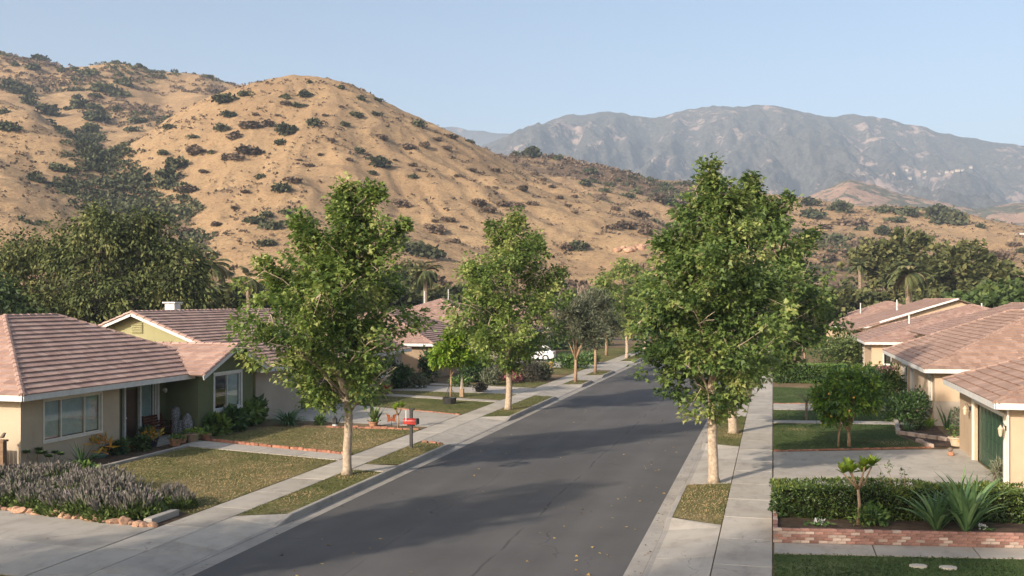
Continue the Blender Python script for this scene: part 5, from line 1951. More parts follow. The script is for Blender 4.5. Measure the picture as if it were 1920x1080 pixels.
# ================================================================ TREES
# street trees; profile = (height, sideways offset, radius)
street_tree('street_tree', G(651, 890), [(2.3, -0.2, 0.5), (3.0, -0.5, 1.9), (4.2, -0.65, 2.75), (5.6, -0.6, 2.75), (6.8, -0.4, 2.2), (7.8, -0.1, 1.7), (8.8, 0.15, 1.15), (9.4, 0.3, 0.6)],
            'broad sycamore with pale trunk on the verge before the red mailbox', n_cl=440, per=52, leaf=0.17, rad=0.44, seed=11, shell=0.45, cut=0.42,
            spires=((-0.05, 10.15, 7.4, 0.65), (0.95, 9.9, 7.2, 0.7), (-1.6, 8.9, 6.3, 0.55), (-2.9, 7.3, 4.9, 0.5), (2.0, 8.7, 6.4, 0.5)), limbs=24, tint=(0.52, 0.27), z0=2.2, trunk_r=0.15)
street_tree('street_tree', G(953, 768), [(2.2, 0, 0.6), (3.0, 0, 2.1), (4.3, 0.0, 2.9), (6.0, 0.1, 3.1), (7.3, 0, 2.7), (8.6, 0.1, 2.0), (9.8, 0.2, 1.1), (10.3, 0.3, 0.5)],
            'tall sycamore on the grass verge just past the concrete driveway', n_cl=530, per=40, leaf=0.20, rad=0.50, seed=12, shell=0.5, cut=0.34,
            spires=((0.5, 10.7, 8.6, 0.7), (-1.0, 10.2, 8.2, 0.6), (1.6, 9.5, 7.6, 0.6), (-2.4, 8.2, 6.0, 0.6), (2.9, 7.6, 5.8, 0.5)), limbs=22, tint=(0.50, 0.25), z0=2.2, mat='leaf_sycamore')
street_tree('street_tree', G(1175, 672), [(2.4, 0, 0.6), (3.4, -0.2, 2.6), (5.2, -0.4, 3.4), (7.0, -0.4, 3.3), (8.6, -0.3, 2.5), (9.6, -0.2, 1.2), (10.1, -.2, 0.5)],
            'light green sycamore farther down the street past the olive trees', n_cl=330, per=20, leaf=0.34, rad=0.62, seed=13, limbs=16, tint=(0.6, 0.18), z0=2.4)
street_tree('street_tree', G(1210, 655), [(2.4, 0, 0.6), (3.4, 0, 2.4), (5.2, 0, 3.2), (7.0, 0, 3.0), (8.6, 0, 2.0), (9.4, 0, 0.6)],
            'distant street tree with thin trunk at the far end of the left pavement', n_cl=220, per=18, leaf=0.38, rad=0.65, seed=14, limbs=14, tint=(0.5, 0.2), z0=2.4)
street_tree('street_tree', G(1338, 905), [(2.1, -0.1, 0.4), (2.8, -0.15, 1.25), (3.8, -0.1, 2.0), (5.0, -0.1, 2.3), (6.4, -0.1, 2.35), (7.6, -0.1, 1.95), (8.6, -0.1, 1.3), (9.3, -0.1, 0.8), (9.9, -0.15, 0.4)],
            'tallest street tree with pale mottled trunk on the verge beside the pavement', n_cl=560, per=50, leaf=0.17, rad=0.42, seed=15, shell=0.5, cut=0.28,
            spires=((-0.15, 10.45, 8.7, 0.6), (0.95, 9.6, 7.9, 0.65), (-1.9, 8.2, 6.8, 0.5), (1.4, 8.7, 7.0, 0.6)), limbs=28, tint=(0.52, 0.27), z0=2.1, mat='leaf_sycamore_deep', kind='lobed', trunk_r=0.165, droop=0.5)
street_tree('street_tree', G(1375, 812), [(2.3, 0.4, 0.5), (3.0, 0.6, 2.0), (4.6, 0.9, 3.0), (6.4, 1.0, 3.3), (8.0, 0.9, 2.8), (9.2, 0.7, 1.9), (10.0, 0.5, 1.0)],
            'second street tree close behind the tallest one, trunk by the pavement', n_cl=460, per=36, leaf=0.215, rad=0.50, seed=16, shell=0.5, cut=0.3,
            spires=((0.85, 11.6, 9.3, 0.75), (2.55, 10.7, 8.4, 0.6), (1.7, 10.9, 8.8, 0.5), (3.6, 9.0, 7.2, 0.5), (-0.6, 10.6, 8.9, 0.6)), limbs=24, tint=(0.42, 0.2), z0=2.1, mat='leaf_sycamore_deep', trunk_r=0.2, droop=0.5)
# one more of the row and two added unseen trees; these throw the shade seen on the near road and driveways
street_tree('street_tree', (-16.9, 13.6, 0), [(3.2, 0, 0.6), (4.2, 0, 2.0), (6.0, 0, 2.6), (7.5, 0, 2.4), (9.0, 0, 1.5), (10.0, 0, 0.5)],
            'sycamore of the left row standing nearer than the picture shows', n_cl=260, per=18, leaf=0.32, rad=0.6, seed=17, limbs=14)
street_tree('street_tree', (-16.5, -9.5, 0), [(4.0, 0, 0.8), (7.0, 0, 2.6), (11, 0, 3.4), (15, 0, 3.6), (18, 0, 2.8), (20.5, 0, 0.8)],  # unseen tree, added to shade the near lawn and hedge
            'tall sycamore added behind the viewpoint to shade the near hedge', n_cl=420, per=18, leaf=0.42, rad=0.8, seed=18, limbs=16, trunk_r=0.3)
street_tree('street_tree', (-23.5, 3.0, 0), [(2.3, 0, 0.6), (4.0, 0, 3.2), (6.5, 0, 4.2), (9.0, 0, 3.2), (11.0, 0, 1.2)],
            'garden tree added left of the viewpoint, shading the near driveway', n_cl=300, per=18, leaf=0.36, rad=0.7, seed=19, limbs=14)

# olive trees on the verge
def olive(name, px, py, label, seed, s=1.0):
    b = G(px, py)
    return blob_tree(name, b, [(0.1, 0, 4.1 * s, 1.5, 1.5 * s), (-1.0, 0.3, 3.6 * s, 1.2, 1.2 * s), (1.1, -.2, 3.7 * s, 1.2, 1.3 * s), (0.2, 0.8, 5.2 * s, 1.1, 1.0 * s), (-.4, -.6, 5.0 * s, 1.1, 1.0 * s), (0.5, .1, 3.0 * s, 1.4, 0.9 * s)],
                     label, n_cl=230, per=34, leaf=0.36, rad=0.45, kind='narrow', mat='leaf_olive', bark='bark_tan', trunk_r=0.11, seed=seed, droop=-0.2, tint=(0.45, 0.2), shell=0.6)


olive('olive_tree', 1079, 717, 'grey-green olive tree on the verge, the nearer of the pair', 21, 0.98)
olive('olive_tree', 1116, 700, 'grey-green olive tree on the verge, the farther of the pair', 22, 1.12)
blob_tree('garden_tree', G(1137, 667), [(0, 0, 4.0, 2.0, 1.8), (.8, 0, 5.0, 1.6, 1.4), (-1, 0, 3.4, 1.4, 1.2)], 'small garden tree with reddish trunk behind the olive pair', n_cl=120, per=22, leaf=0.3, rad=0.6, mat='leaf_dark', bark='bark_tan', trunk_r=0.14, seed=23)

# citrus with yellow-green leaves on the far lawn, orange tree on the near one
blob_tree('lime_tree', (-19.18, 59.39, 0), [(0, 0, 2.6, 1.25, 0.9), (0.2, 0.2, 3.55, 0.85, 0.75), (-.7, 0, 2.3, 0.75, 0.7), (0.75, .2, 2.4, 0.75, 0.75)], 'small lime-green citrus tree on the lawn behind the mailbox',
          n_cl=230, per=28, leaf=0.27, rad=0.34, kind='oval', mat='leaf_lime', bark='bark_tan', trunk_r=0.055, seed=24, tint=(0.5, 0.25), shell=0.6)
ob = G(1592, 838)
OT = blob_tree('orange_tree', ob, [(-0.15, 0, 1.95, 1.15, 0.85), (-0.7, 0.1, 1.85, 0.6, 0.65), (0.5, 0.1, 1.9, 0.7, 0.75), (0.05, 0.2, 2.55, 0.9, 0.6), (-.5, 0, 1.2, 0.5, 0.45), (0.3, -.1, 2.3, .85, .7)],
               'rounded orange tree with two thin trunks on the lawn by the driveway', n_cl=600, per=30, leaf=0.18, rad=0.26, kind='oval', mat='leaf_citrus', bark='bark_tan', trunk_r=0.07, seed=25, tint=(0.40, 0.2), shell=0.62)
b2 = Vector(G(1572, 838))
MB().tube([b2, b2 + Vector((0.02, 0, 0.5)), b2 + Vector((0.1, 0, 1.2))], [0.055, 0.045, 0.03], 8).build('trunk', 'bark_tan', OT, smooth=True)
simple('orange_peel', (0.60, 0.26, 0.03), (0.75, 0.40, 0.05), 6, 0.5, 0.4)
rf_ = random.Random(3)
for k in range(5):
    a = rf_.uniform(0, 6.28)
    zz = rf_.uniform(1.2, 2.9)
    r = 1.25 * math.sqrt(max(0.1, 1 - ((zz - 1.95) / 1.15) ** 2))
    x, y = ob[0] + math.cos(a) * r, ob[1] - abs(math.sin(a)) * r
    MB().lathe(x, y, [(0.01, zz - .042), (.03, zz - .032), (.044, zz), (.03, zz + .032), (0.01, zz + .042)], 10).build('orange', 'orange_peel', OT, smooth=True)

# large trees behind the houses on the left
pep = 'leaf_pepper'
def bt(px, pyb, d, blobs, label, **kw):
    x, y, _ = P(px, 562, d)
    return blob_tree(kw.pop('name', 'pepper_tree'), (x, y, -0.3), blobs, label, **kw)


bt(235, 0, 78, [(-1, 0, 10.2, 3.4, 3.0), (2.2, 1, 9.0, 3.2, 3.2), (-4.2, 0, 8.8, 2.6, 2.6), (4.6, 0, 6.6, 2.4, 3.2), (0, -1, 5.8, 4.2, 3.4), (-3.0, -1, 4.2, 3.2, 2.6), (2.8, -1.5, 3.8, 3.0, 2.6), (-2.4, 0, 12.4, 1.7, 1.5), (1.6, 0, 11.8, 1.8, 1.6)],
   'massive dark pepper tree behind the ridge of the two nearest roofs', n_cl=700, per=42, leaf=0.36, rad=0.85, kind='oval', mat=pep, trunk_r=0.5, seed=31, droop=0.6, hang=0.30, tint=(0.42, 0.25))
bt(60, 0, 80, [(-1, 0, 8.8, 3.2, 2.8), (2.2, 1, 10.2, 2.6, 2.2), (-3.6, 0, 6.0, 3.0, 3.0), (1.5, 0, 5.0, 3.2, 3.0), (-1.6, 0, 3.2, 3.2, 2.6)],
   'loose feathery pepper tree at the edge of the photo with bare twigs showing', n_cl=430, per=34, leaf=0.34, rad=0.9, kind='oval', mat=pep, trunk_r=0.4, seed=32, droop=0.6, hang=0.30, tint=(0.55, 0.22))
bt(-40, 0, 72, [(-1, 0, 4.6, 3.4, 3.6), (2.5, 0, 4.0, 2.6, 3.0), (1.0, 0, 6.4, 2.2, 1.8)],
   'bright green bushy tree cut by the photo edge above the tan house', n_cl=300, per=26, leaf=0.40, rad=0.8, kind='oval', mat='leaf_bright', trunk_r=0.3, seed=33, droop=0.6, hang=0.3, tint=(0.4, 0.22), name='garden_tree')
bt(340, 0, 86, [(0, 0, 6.2, 2.4, 3.0), (1.2, 0, 4.2, 2.4, 2.8), (-1.5, 0, 4.0, 2.4, 2.8)],
   'dark pepper tree at the right end of the clump behind the chimney', n_cl=250, per=28, leaf=0.44, rad=0.8, kind='oval', mat=pep, trunk_r=0.35, seed=34, droop=0.6, hang=0.3, tint=(0.35, 0.22))
# trees at the hill foot, middle
def row(name, items, mat, group, cat='tree', **kw):
    for i, (px, d, h, w, label) in enumerate(items):
        x, y, _ = P(px, 562, d)
        rr_ = random.Random(i * 7 + int(px))
        bl = [(rr_.uniform(-.4, .4) * w, rr_.uniform(-.3, .3) * w, h * rr_.uniform(0.45, 0.8), w * rr_.uniform(0.35, 0.5), h * rr_.uniform(0.2, 0.3)) for _ in range(6)] + [(0, 0, h * 0.42, w * 0.5, h * 0.36), (0, 0, h * 0.78, w * 0.34, h * 0.24)]
        blob_tree(name, (x, y, -0.3), bl, label, cat, group, mat=mat, seed=100 + i + int(px), **kw)


row('dark_tree', [(430, 118, 7.5, 6.5, 'low dark tree at the hill foot beside the leaning palm'), (545, 150, 9.0, 8, 'dark tree at the hill foot just left of the nearest sycamore'),
                  (760, 165, 12.0, 10, 'dense dark oak on the hill foot right of the nearest sycamore'), (812, 150, 8.0, 8, 'grey-green scrubby tree behind the vent pipes'),
                  (700, 130, 8.5, 9, 'dark tree hidden behind the nearest sycamore'), (868, 185, 9.0, 8, 'dark scrubby tree left of the second sycamore crown'), (1035, 190, 8.5, 8, 'dark scrubby tree right of the second sycamore crown'), (620, 175, 8.5, 9, 'dark hill-foot tree seen through the nearest sycamore'), (1140, 210, 9.0, 9, 'dark hill-foot tree above the pale green sycamore'), (500, 185, 9.5, 9, 'dark hill-foot tree above the brownish palm')], 'leaf_dark', None, n_cl=170, per=26, leaf=0.5, rad=0.9, trunk_r=0.3, droop=0.3, tint=(0.4, 0.2))
row('eucalyptus_tree', [(1690, 165, 17.5, 11, 'grey-green eucalyptus with pale limbs standing behind the big palm'), (1815, 150, 15.5, 11, 'dense olive-brown eucalyptus right of the palm, crown against the tan hill')], 'leaf_dark', None,
    n_cl=330, per=28, leaf=0.55, rad=1.0, trunk_r=0.4, droop=0.3, tint=(0.62, 0.2))
row('garden_tree', [(1875, 105, 7.8, 8, 'bright green rounded tree behind the roofs at the photo edge'), (1800, 112, 7.0, 7, 'mid green rounded tree behind the roof vents'), (1960, 100, 9.0, 9, 'bright green tree cut by the photo edge')], 'leaf_bright', None,
    n_cl=230, per=26, leaf=0.42, rad=0.75, trunk_r=0.3, droop=0.3, tint=(0.5, 0.18))
row('laurel_tree', [(1560, 140, 8.0, 8, 'dark green laurel tree left of the slim palm'), (1640, 150, 7.2, 7, 'dark green laurel tree between the two palms'), (1740, 135, 6.8, 6.5, 'grey-green tree just right of the big palm'), (1505, 128, 8.5, 8, 'dark green tree behind the tallest street tree')], 'leaf_dark', None,
    n_cl=200, per=26, leaf=0.5, rad=0.85, trunk_r=0.3, droop=0.3, tint=(0.55, 0.2))
row('street_end_tree', [(1250, 175, 8, 8, 'tree closing the end of the street'), (1320, 185, 9, 9, 'tree behind the trunks at the street end'), (1180, 190, 9, 10, 'tree past the last house on the mailbox side'), (1090, 200, 8, 9, 'tree behind the bare weeping tree'), (1420, 178, 8, 9, 'tree beside the farthest pinkish roof')], 'leaf_dark', None,
    n_cl=110, per=20, leaf=0.6, rad=0.95, trunk_r=0.3, droop=0.3, tint=(0.5, 0.2))
# bare weeping tree
x, y, _ = P(1083, 562, 150)
BTT = empty('bare_tree', (x, y, -0.3), 'leafless grey weeping tree behind the far red roofs', 'tree')
mb = MB()
rb_ = random.Random(8)
mb.tube([(x, y, -.3), (x + .1, y, 2.5), (x, y, 4)], [0.35, 0.28, 0.22], 8)
for k in range(46):
    a = rb_.uniform(0, 6.28)
    r = rb_.uniform(0.8, 3.6)
    zt = rb_.uniform(5.2, 8.2)
    ex, ey = x + math.cos(a) * r, y + math.sin(a) * r
    mb.tube([(x, y, 3.6), (x + math.cos(a) * r * .5, y + math.sin(a) * r * .5, zt * .85), (x + math.cos(a) * r * .85, y + math.sin(a) * r * .85, zt), (ex, ey, zt - 1.2), (ex + rb_.uniform(-.2, .2), ey, zt - rb_.uniform(3, 5.5))], [0.10, 0.07, 0.05, 0.035, 0.012], 4, cap=False)
mb.build('branches', 'bark_dead', BTT)
# palms
def palm_at(px, py_top, d, r, n, label, **kw):
    x, y, z = P(px, py_top, d)
    return palm('palm_tree', (x, y, -0.3), z + 0.3, r, n, label, **kw)


palm_at(393, 497, 100, 2.6, 26, 'leaning feather palm above the chimney roof', seed=41, trunk_r=0.22)
palm_at(465, 520, 112, 2.0, 20, 'brownish palm half hidden left of the nearest sycamore', seed=42, trunk_r=0.2, dead=0.4)
palm_at(797, 508, 118, 2.3, 26, 'feather palm above the two white vent pipes', seed=43, trunk_r=0.25, dead=0.3)
palm_at(1612, 498, 150, 2.0, 26, 'slim tall palm with small dense head against the tan hill', seed=44, trunk_r=0.22, droop=0.8)
palm_at(1703, 515, 120, 3.0, 44, 'big date palm with arching fronds behind the pinkish roofs', seed=45, trunk_r=0.35, droop=1.1)
# ================================================================ GARDENS AND SMALL THINGS
rd = random.Random(77)


def copy_tree(o, parent=None):
    c = o.copy()
    COL.objects.link(c)
    c.parent = parent
    for ch in list(o.children):
        copy_tree(ch, c)
    return c


# ---------------------------------------------------------------- lavender bed
def lavender(seed):
    rng = np.random.default_rng(seed)
    T = empty('lavender_bush', (0, 0, 0), 'x', 'lavender')
    n = 1500
    D = rdir(n, rng)
    D[:, 2] = np.abs(D[:, 2])
    Pp = D * np.array([0.78, 0.78, 0.55]) * (0.5 + 0.5 * rng.random((n, 1)) ** 0.5) + np.array([0, 0, 0.03])
    Td = unit(D * np.array([.6, .6, .5]) + np.array([0, 0, 0.8]) + 0.3 * rng.normal(size=D.shape))
    leaf_obj('foliage', 'leaf_lavender', T, Pp, Td, rdir(n, rng), 0.13 + 0.10 * rng.random(n), np.clip(rng.normal(.5, .25, n), 0, 1), 'oval', (0, 0, 0))
    m = 100
    D = rdir(m, rng)
    D[:, 2] = np.abs(D[:, 2]) + 0.75
    D = unit(D)
    P0 = D * np.array([0.75, 0.75, 0.58]) + np.array([0, 0, .03])
    up = unit(D * np.array([.45, .45, 0]) + np.array([0, 0, 1.0]))
    ln = 0.14 + 0.20 * rng.random(m)
    st_v, st_f = leaf_arrays(P0, up, rdir(m, rng), ln * 1.3, 'narrow')
    tip = P0 + up * ln[:, None]
    sp_v, sp_f = leaf_arrays(np.repeat(tip, 3, 0), np.repeat(up, 3, 0) + 0.12 * rng.normal(size=(m * 3, 3)), rdir(m * 3, rng), 0.15 + 0.08 * rng.random(m * 3), 'narrow')
    V = np.concatenate([st_v, sp_v])
    Fv = np.concatenate([st_f, sp_f + len(st_v)])
    tn = np.concatenate([np.full(len(st_v), 0.25), np.repeat(np.clip(rng.normal(.5, .25, m * 3), 0, 1), 4)])
    tag(np_mesh('flower_spikes', V, Fv, 'flower_lavender', T, tint=tn), kind='stuff')
    return T


LV = [lavender(51), lavender(52), lavender(53)]
used = [False] * 3
spots = []
for (px, py) in [(10, 946), (62, 955), (112, 962), (160, 966), (208, 972), (244, 972), (-30, 940), (28, 925), (85, 932), (140, 938), (195, 944), (225, 950), (-15, 908), (45, 905), (100, 912), (150, 920), (185, 925), (-60, 915)]:
    spots.append(G(px, py))
words = ['at the front beside the border rocks', 'in the middle of the bed', 'at the back by the tan house wall']
for i, (x, y, z) in enumerate(spots):
    k = i % 3
    o = LV[k] if not used[k] else copy_tree(LV[k])
    used[k] = True
    o.location = (x, y + 0.25, -0.02)
    o.rotation_euler = (0, 0, rd.uniform(0, 6.28))
    s_ = rd.uniform(0.9, 1.12)
    o.scale = (s_, s_, s_ * rd.uniform(0.55, 0.78))
    wd = words[0] if i < 7 else words[1] if i < 12 else words[2]
    ordn = ['first', 'second', 'third', 'fourth', 'fifth', 'sixth', 'seventh']
    rows = spots[:7] if i < 7 else spots[7:12] if i < 12 else spots[12:]
    rk = sorted(range(len(rows)), key=lambda q: -rows[q][0]).index(i - (0 if i < 7 else 7 if i < 12 else 12))
    rn = 'front row' if i < 7 else 'middle row' if i < 12 else 'back row'
    tag(o, 'grey-purple lavender bush, ' + ordn[rk] + ' from the kerb block in the ' + rn, 'lavender', 'lavender bushes ' + wd)
for i, (px, py, s_) in enumerate([(322, 947, 0.62), (343, 952, 0.5)]):
    o = copy_tree(LV[i])
    o.location = G(px, py)
    o.scale = (s_, s_, s_)
    tag(o, ('lavender bush at the lawn corner beside the pavement, left one', 'lavender bush at the lawn corner beside the pavement, right one')[i], 'lavender', 'lavender at the lawn corner')
tag(MB().add([(-15.75, 23.55, 0.004), (-15.75, 25.3, 0.004), (-18, 26.3, 0.004), (-21.5, 27.8, 0.004), (-23.0, 29.5, 0.004), (-32, 29.5, 0.004), (-32, 26.1, 0.004), (-21.4, 24.45, 0.004)], [(0, 1, 2, 3, 4, 5, 6, 7)]).build('lavender_bed_soil', 'soil'), kind='structure')


# ---------------------------------------------------------------- rocks
def rock_mesh(seed):
    rng = np.random.default_rng(seed)
    bm = bmesh.new()
    bmesh.ops.create_icosphere(bm, subdivisions=2, radius=1)
    ph = rng.random((4, 3)) * 6
    pl = unit(rng.normal(size=(9, 3)))
    for v in bm.verts:
        c = np.array(v.co)
        for q in pl:
            d = c @ q
            if d > 0.72:
                c = c - q * (d - 0.72)
        v.co = c * (1 + 0.08 * math.sin(c[0] * 4 + ph[0, 0]) * math.sin(c[1] * 5 + ph[0, 1]))
    me = bpy.data.meshes.new('rock')
    bm.to_mesh(me)
    bm.free()
    me.materials.append(M['rock'])
    return me


RK = [rock_mesh(60 + i) for i in range(5)]
ORD = 'first second third fourth fifth sixth seventh eighth ninth tenth eleventh twelfth thirteenth fourteenth fifteenth sixteenth seventeenth eighteenth nineteenth twentieth twenty-first twenty-second twenty-third twenty-fourth'.split()
A, B = Vector(G(-8, 957)), Vector(G(282, 990))
n = 24
for i in range(n):
    p = A.lerp(B, (i + rd.uniform(-.25, .25)) / (n - 1))
    r = rd.uniform(0.09, 0.2)
    o = bpy.data.objects.new('border_rock', rd.choice(RK))
    COL.objects.link(o)
    o.location = (p.x, p.y + rd.uniform(0, .15), r * 0.3)
    o.scale = (r * rd.uniform(1.0, 1.5), r, r * rd.uniform(0.6, 0.85))
    o.rotation_euler = (rd.uniform(-.2, .2), rd.uniform(-.2, .2), rd.uniform(0, 6.28))
    tag(o, 'tan rock edging the lavender bed, ' + ORD[n - i - 1] + ' from the concrete kerb block', 'rock', 'rocks edging the lavender bed')
kb = MB().bevbox(-16.25, -16.0, 23.72, 25.0, -0.05, 0.17, 0.02).build('kerb_block', 'kerb_concrete')
tag(kb, 'grey concrete kerb block at the corner of the lavender bed', 'kerb block')
for i, (px, py, r) in enumerate([(283, 962, 0.36), (296, 952, 0.3)]):
    x, y, z = G(px, py)
    poly = [(x + r * math.cos(a) * (1 + .15 * math.sin(3 * a + i)), y + r * math.sin(a)) for a in np.linspace(0, 6.28, 10)[:-1]]
    tag(MB().prism(poly, -0.02, 0.06).build('flagstone', 'concrete'), ('flat grey flagstone behind the kerb block', 'smaller flat flagstone between the lavender bushes')[i], 'flagstone')
# outcrop on the tan hill
for i in range(9):
    px, py = 1155 + i * 6.5 + rd.uniform(-3, 3), 466 + rd.uniform(-7, 6)
    (x, y, z), d = hill_hit(px, py)
    o = bpy.data.objects.new('boulder', rd.choice(RK))
    o.location = (x, y, z + 0.1)
    r = rd.uniform(0.7, 1.5)
    o.scale = (r * 1.3, r, r * 0.8)
    o.rotation_euler = (0, 0, rd.uniform(0, 6))
    COL.objects.link(o)
    tag(o, 'pale boulder of the outcrop at the foot of the dome hill', 'boulder', 'boulders of the hill outcrop')

# ---------------------------------------------------------------- pots
simple('terracotta', (0.36, 0.17, 0.10), (0.50, 0.27, 0.17), 6, 0.85, 0.2, 0.2, 30)
simple('pot_teal', (0.10, 0.20, 0.17), (0.18, 0.30, 0.26), 6, 0.4, 0.4)
simple('pot_red', (0.30, 0.035, 0.025), (0.42, 0.07, 0.05), 6, 0.5, 0.4)
simple('pot_blue', (0.012, 0.014, 0.03), (0.03, 0.035, 0.06), 6, 0.3, 0.5)
simple('pot_yellow', (0.55, 0.30, 0.03), (0.70, 0.42, 0.06), 6, 0.5, 0.4)


def potted(loc, r, h, mat, label, plant='leafy', leafmat='leaf_garden', ph=0.4, seed=1, pl_r=None, name='potted_plant', n=120, leaf=0.14, kind='oval'):
    x, y, z = loc
    T = empty(name, loc, label, 'potted plant')
    MB().lathe(x, y, [(r * 0.68, z), (r * 0.95, z + h * 0.86), (r * 1.08, z + h * 0.86), (r * 1.08, z + h), (r * 0.92, z + h), (r * 0.88, z + h * 0.9), (0.01, z + h * 0.9)], 18).build('pot', mat, T, smooth=False)
    pr = pl_r or r * 1.5
    me = shrub_mesh('foliage', n, 4, seed, leaf / pr, kind, leafmat, h=ph / pr, tint=(0.5, 0.25))
    o = link('foliage', me, None, T)
    o.location = (0, 0, h * 0.85)
    o.scale = (pr, pr, pr)
    return T


foliage('leaf_croton', [(0.0, (0.10, 0.12, 0.012)), (0.5, (0.50, 0.32, 0.03)), (1.0, (0.62, 0.20, 0.03))], 0.2, 0.4, 0.4)
potted(G(329, 836), 0.26, 0.30, 'terracotta', 'wide terracotta pot with low succulent at the bench end', ph=0.15, seed=71)
potted(G(341, 830), 0.24, 0.36, 'terracotta', 'plain terracotta pot in the middle of the porch pots', ph=0.08, seed=72, n=40)
potted(G(361, 828), 0.30, 0.36, 'stucco_brown', 'brown bowl pot with yellow-green plant by the path', ph=0.25, seed=73, leafmat='leaf_lime')
potted(G(386, 823), 0.24, 0.22, 'terracotta', 'low terracotta pot under the green shrubs', ph=0.3, seed=74)
potted(G(188, 858), 0.28, 0.14, 'pot_teal', 'teal bowl of spiky brown plant below the tan wall', ph=0.65, seed=75, leafmat='leaf_croton', kind='narrow', leaf=0.4, n=60)
potted(G(237, 846), 0.26, 0.2, 'pot_red', 'red bowl with dark green plant by the door', ph=0.35, seed=76)
potted(G(285, 838), 0.26, 0.38, 'pot_blue', 'dark blue pot of yellow croton before the bench', ph=0.45, seed=77, leafmat='leaf_croton', leaf=0.2, n=90)
garden_shrub('porch_plant', G(222, 852), 0.38, 0.5, 'dark leafy plant at the corner of the tan wall', 260, 0.16, seed=78, lobes=5)
garden_shrub('porch_plant', G(262, 846), 0.34, 0.62, 'bright green leafy plant between the porch pots', 200, 0.2, seed=79, lobes=4, mat='leaf_bright')
garden_shrub('porch_plant', G(272, 830), 0.42, 0.7, 'blue-green plant in front of the glass side light', 260, 0.16, seed=80, lobes=5, mat='leaf_strap')
# bed along the house
tag(MB().add([(-23.25, 29.5, 0.008), (-23.25, 36.6, 0.008), (-24.3, 36.4, 0.008), (-25.1, 35.0, 0.008), (-25.1, 29.6, 0.008)], [(0, 1, 2, 3, 4)]).build('house_bed_soil', 'soil'), kind='structure')
eb = setting('bed_edging', (-23.1, 33, 0))
for k in range(6):
    MB().bevbox(-23.2, -23.02, 29.5 + k * 1.2, 30.68 + k * 1.2, -0.02, 0.1, 0.012).build('edging_block', 'kerb_concrete', eb)
strap_plant('yucca', G(154, 874), 34, 0.95, 0.06, 'spiky yucca under the tan house window', seed=81, stiff=True, up=(0.25, 0.98), spread=0.04)
garden_shrub('low_plant', G(150, 884), 0.5, 0.32, 'low green plant at the foot of the yucca', 160, 0.2, seed=82, lobes=5)


def aeonium(loc, h, label, seed):
    T = empty('aeonium', loc, label, 'succulent')
    r_ = random.Random(seed)
    mb = MB()
    rng = np.random.default_rng(seed)
    PP, TT, NN = [], [], []
    for k in range(4):
        a = k * 1.6 + seed
        ex, ey, ez = 0.28 * math.cos(a), 0.28 * math.sin(a), h * r_.uniform(0.6, 1)
        mb.tube([(0, 0, 0), (ex * .6, ey * .6, ez * .6), (ex, ey, ez)], [0.025, 0.02, 0.016], 5)
        for j in range(26):
            b = j * 2.4
            q = j / 26
            PP.append((ex, ey, ez))
            TT.append((math.cos(b), math.sin(b), 0.15 + q))
            NN.append((-math.cos(b) * .3, -math.sin(b) * .3, 1))
    mb_o = link('stem', mb.mesh('stem'), 'bark_grey', T)
    leaf_obj('rosettes', 'leaf_garden', T, np.array(PP), np.array(TT), np.array(NN), np.full(len(PP), 0.19), np.clip(rng.normal(.35, .2, len(PP)), 0, 1), 'oval', (0, 0, 0))
    return T


aeonium(G(62, 885), 0.85, 'tall dark succulent with rosettes at the near corner of the tan wall', 3)
aeonium(G(98, 882), 0.6, 'shorter dark succulent under the left end of the window', 5)
aeonium(G(190, 852), 0.4, 'small succulent beside the teal bowl', 7)

# bench on the porch
simple('bench_wood', (0.07, 0.022, 0.012), (0.13, 0.045, 0.025), 6, 0.5, 0.3, 0.2, 30)
bx_, by0, by1 = -25.45, 37.75, 39.15
BN = empty('porch_bench', (-25.4, 38.45, 0.09), 'dark red-brown slatted bench on the porch', 'bench')
for k in range(4):
    MB().box(bx_ - 0.38 + k * 0.115, bx_ - 0.28 + k * 0.115, by0, by1, 0.50, 0.535).build('seat_slat', 'bench_wood', BN)
for k in range(4):
    MB().beam((bx_ - 0.40 - k * 0.025, by0, 0.63 + k * 0.115), (bx_ - 0.40 - k * 0.025, by1, 0.63 + k * 0.115), 0.03, 0.095).build('back_slat', 'bench_wood', BN)
for y in (by0 + 0.06, by1 - 0.06):
    MB().box(bx_ + 0.0, bx_ + 0.06, y - 0.03, y + 0.03, 0.09, 0.72).build('leg', 'bench_wood', BN)
    MB().beam((bx_ - 0.36, y, 0.09), (bx_ - 0.50, y, 1.05), 0.06, 0.06).build('leg', 'bench_wood', BN)
    MB().box(bx_ - 0.42, bx_ + 0.08, y - 0.035, y + 0.035, 0.72, 0.755).build('armrest', 'bench_wood', BN)
# patterned ornaments
t = NT('mosaic_grey')
v_ = t.n('ShaderNodeTexVoronoi')
v_.inputs['Scale'].default_value = 22
t.l(t.pos('object'), v_.inputs['Vector'])
M['mosaic_grey'] = t.fin(t.ramp(v_.outputs['Distance'], [(0.15, (0.05, 0.05, 0.055)), (0.45, (0.17, 0.165, 0.175)), (0.6, (0.30, 0.29, 0.29))]), 0.7, 0.2)
O1 = empty('garden_ornament', (-25.3, 39.25, 0.09), 'tall grey patterned ornament leaning at the end of the bench', 'ornament')
MB().lathe(-25.3, 39.27, [(0.16, 0.09), (0.2, 0.3), (0.17, 0.75), (0.21, 1.0), (0.16, 1.25), (0.05, 1.33)], 14).build('body', 'mosaic_grey', O1, smooth=True)
MB().lathe(-25.02, 39.24, [(0.13, 0.09), (0.16, 0.3), (0.10, 0.68), (0.04, 0.74)], 14).build('foot', 'mosaic_grey', O1, smooth=True)
O2 = empty('garden_ornament', (-24.75, 39.3, 0.09), 'egg-shaped grey patterned ornament behind the bowl pot', 'ornament')
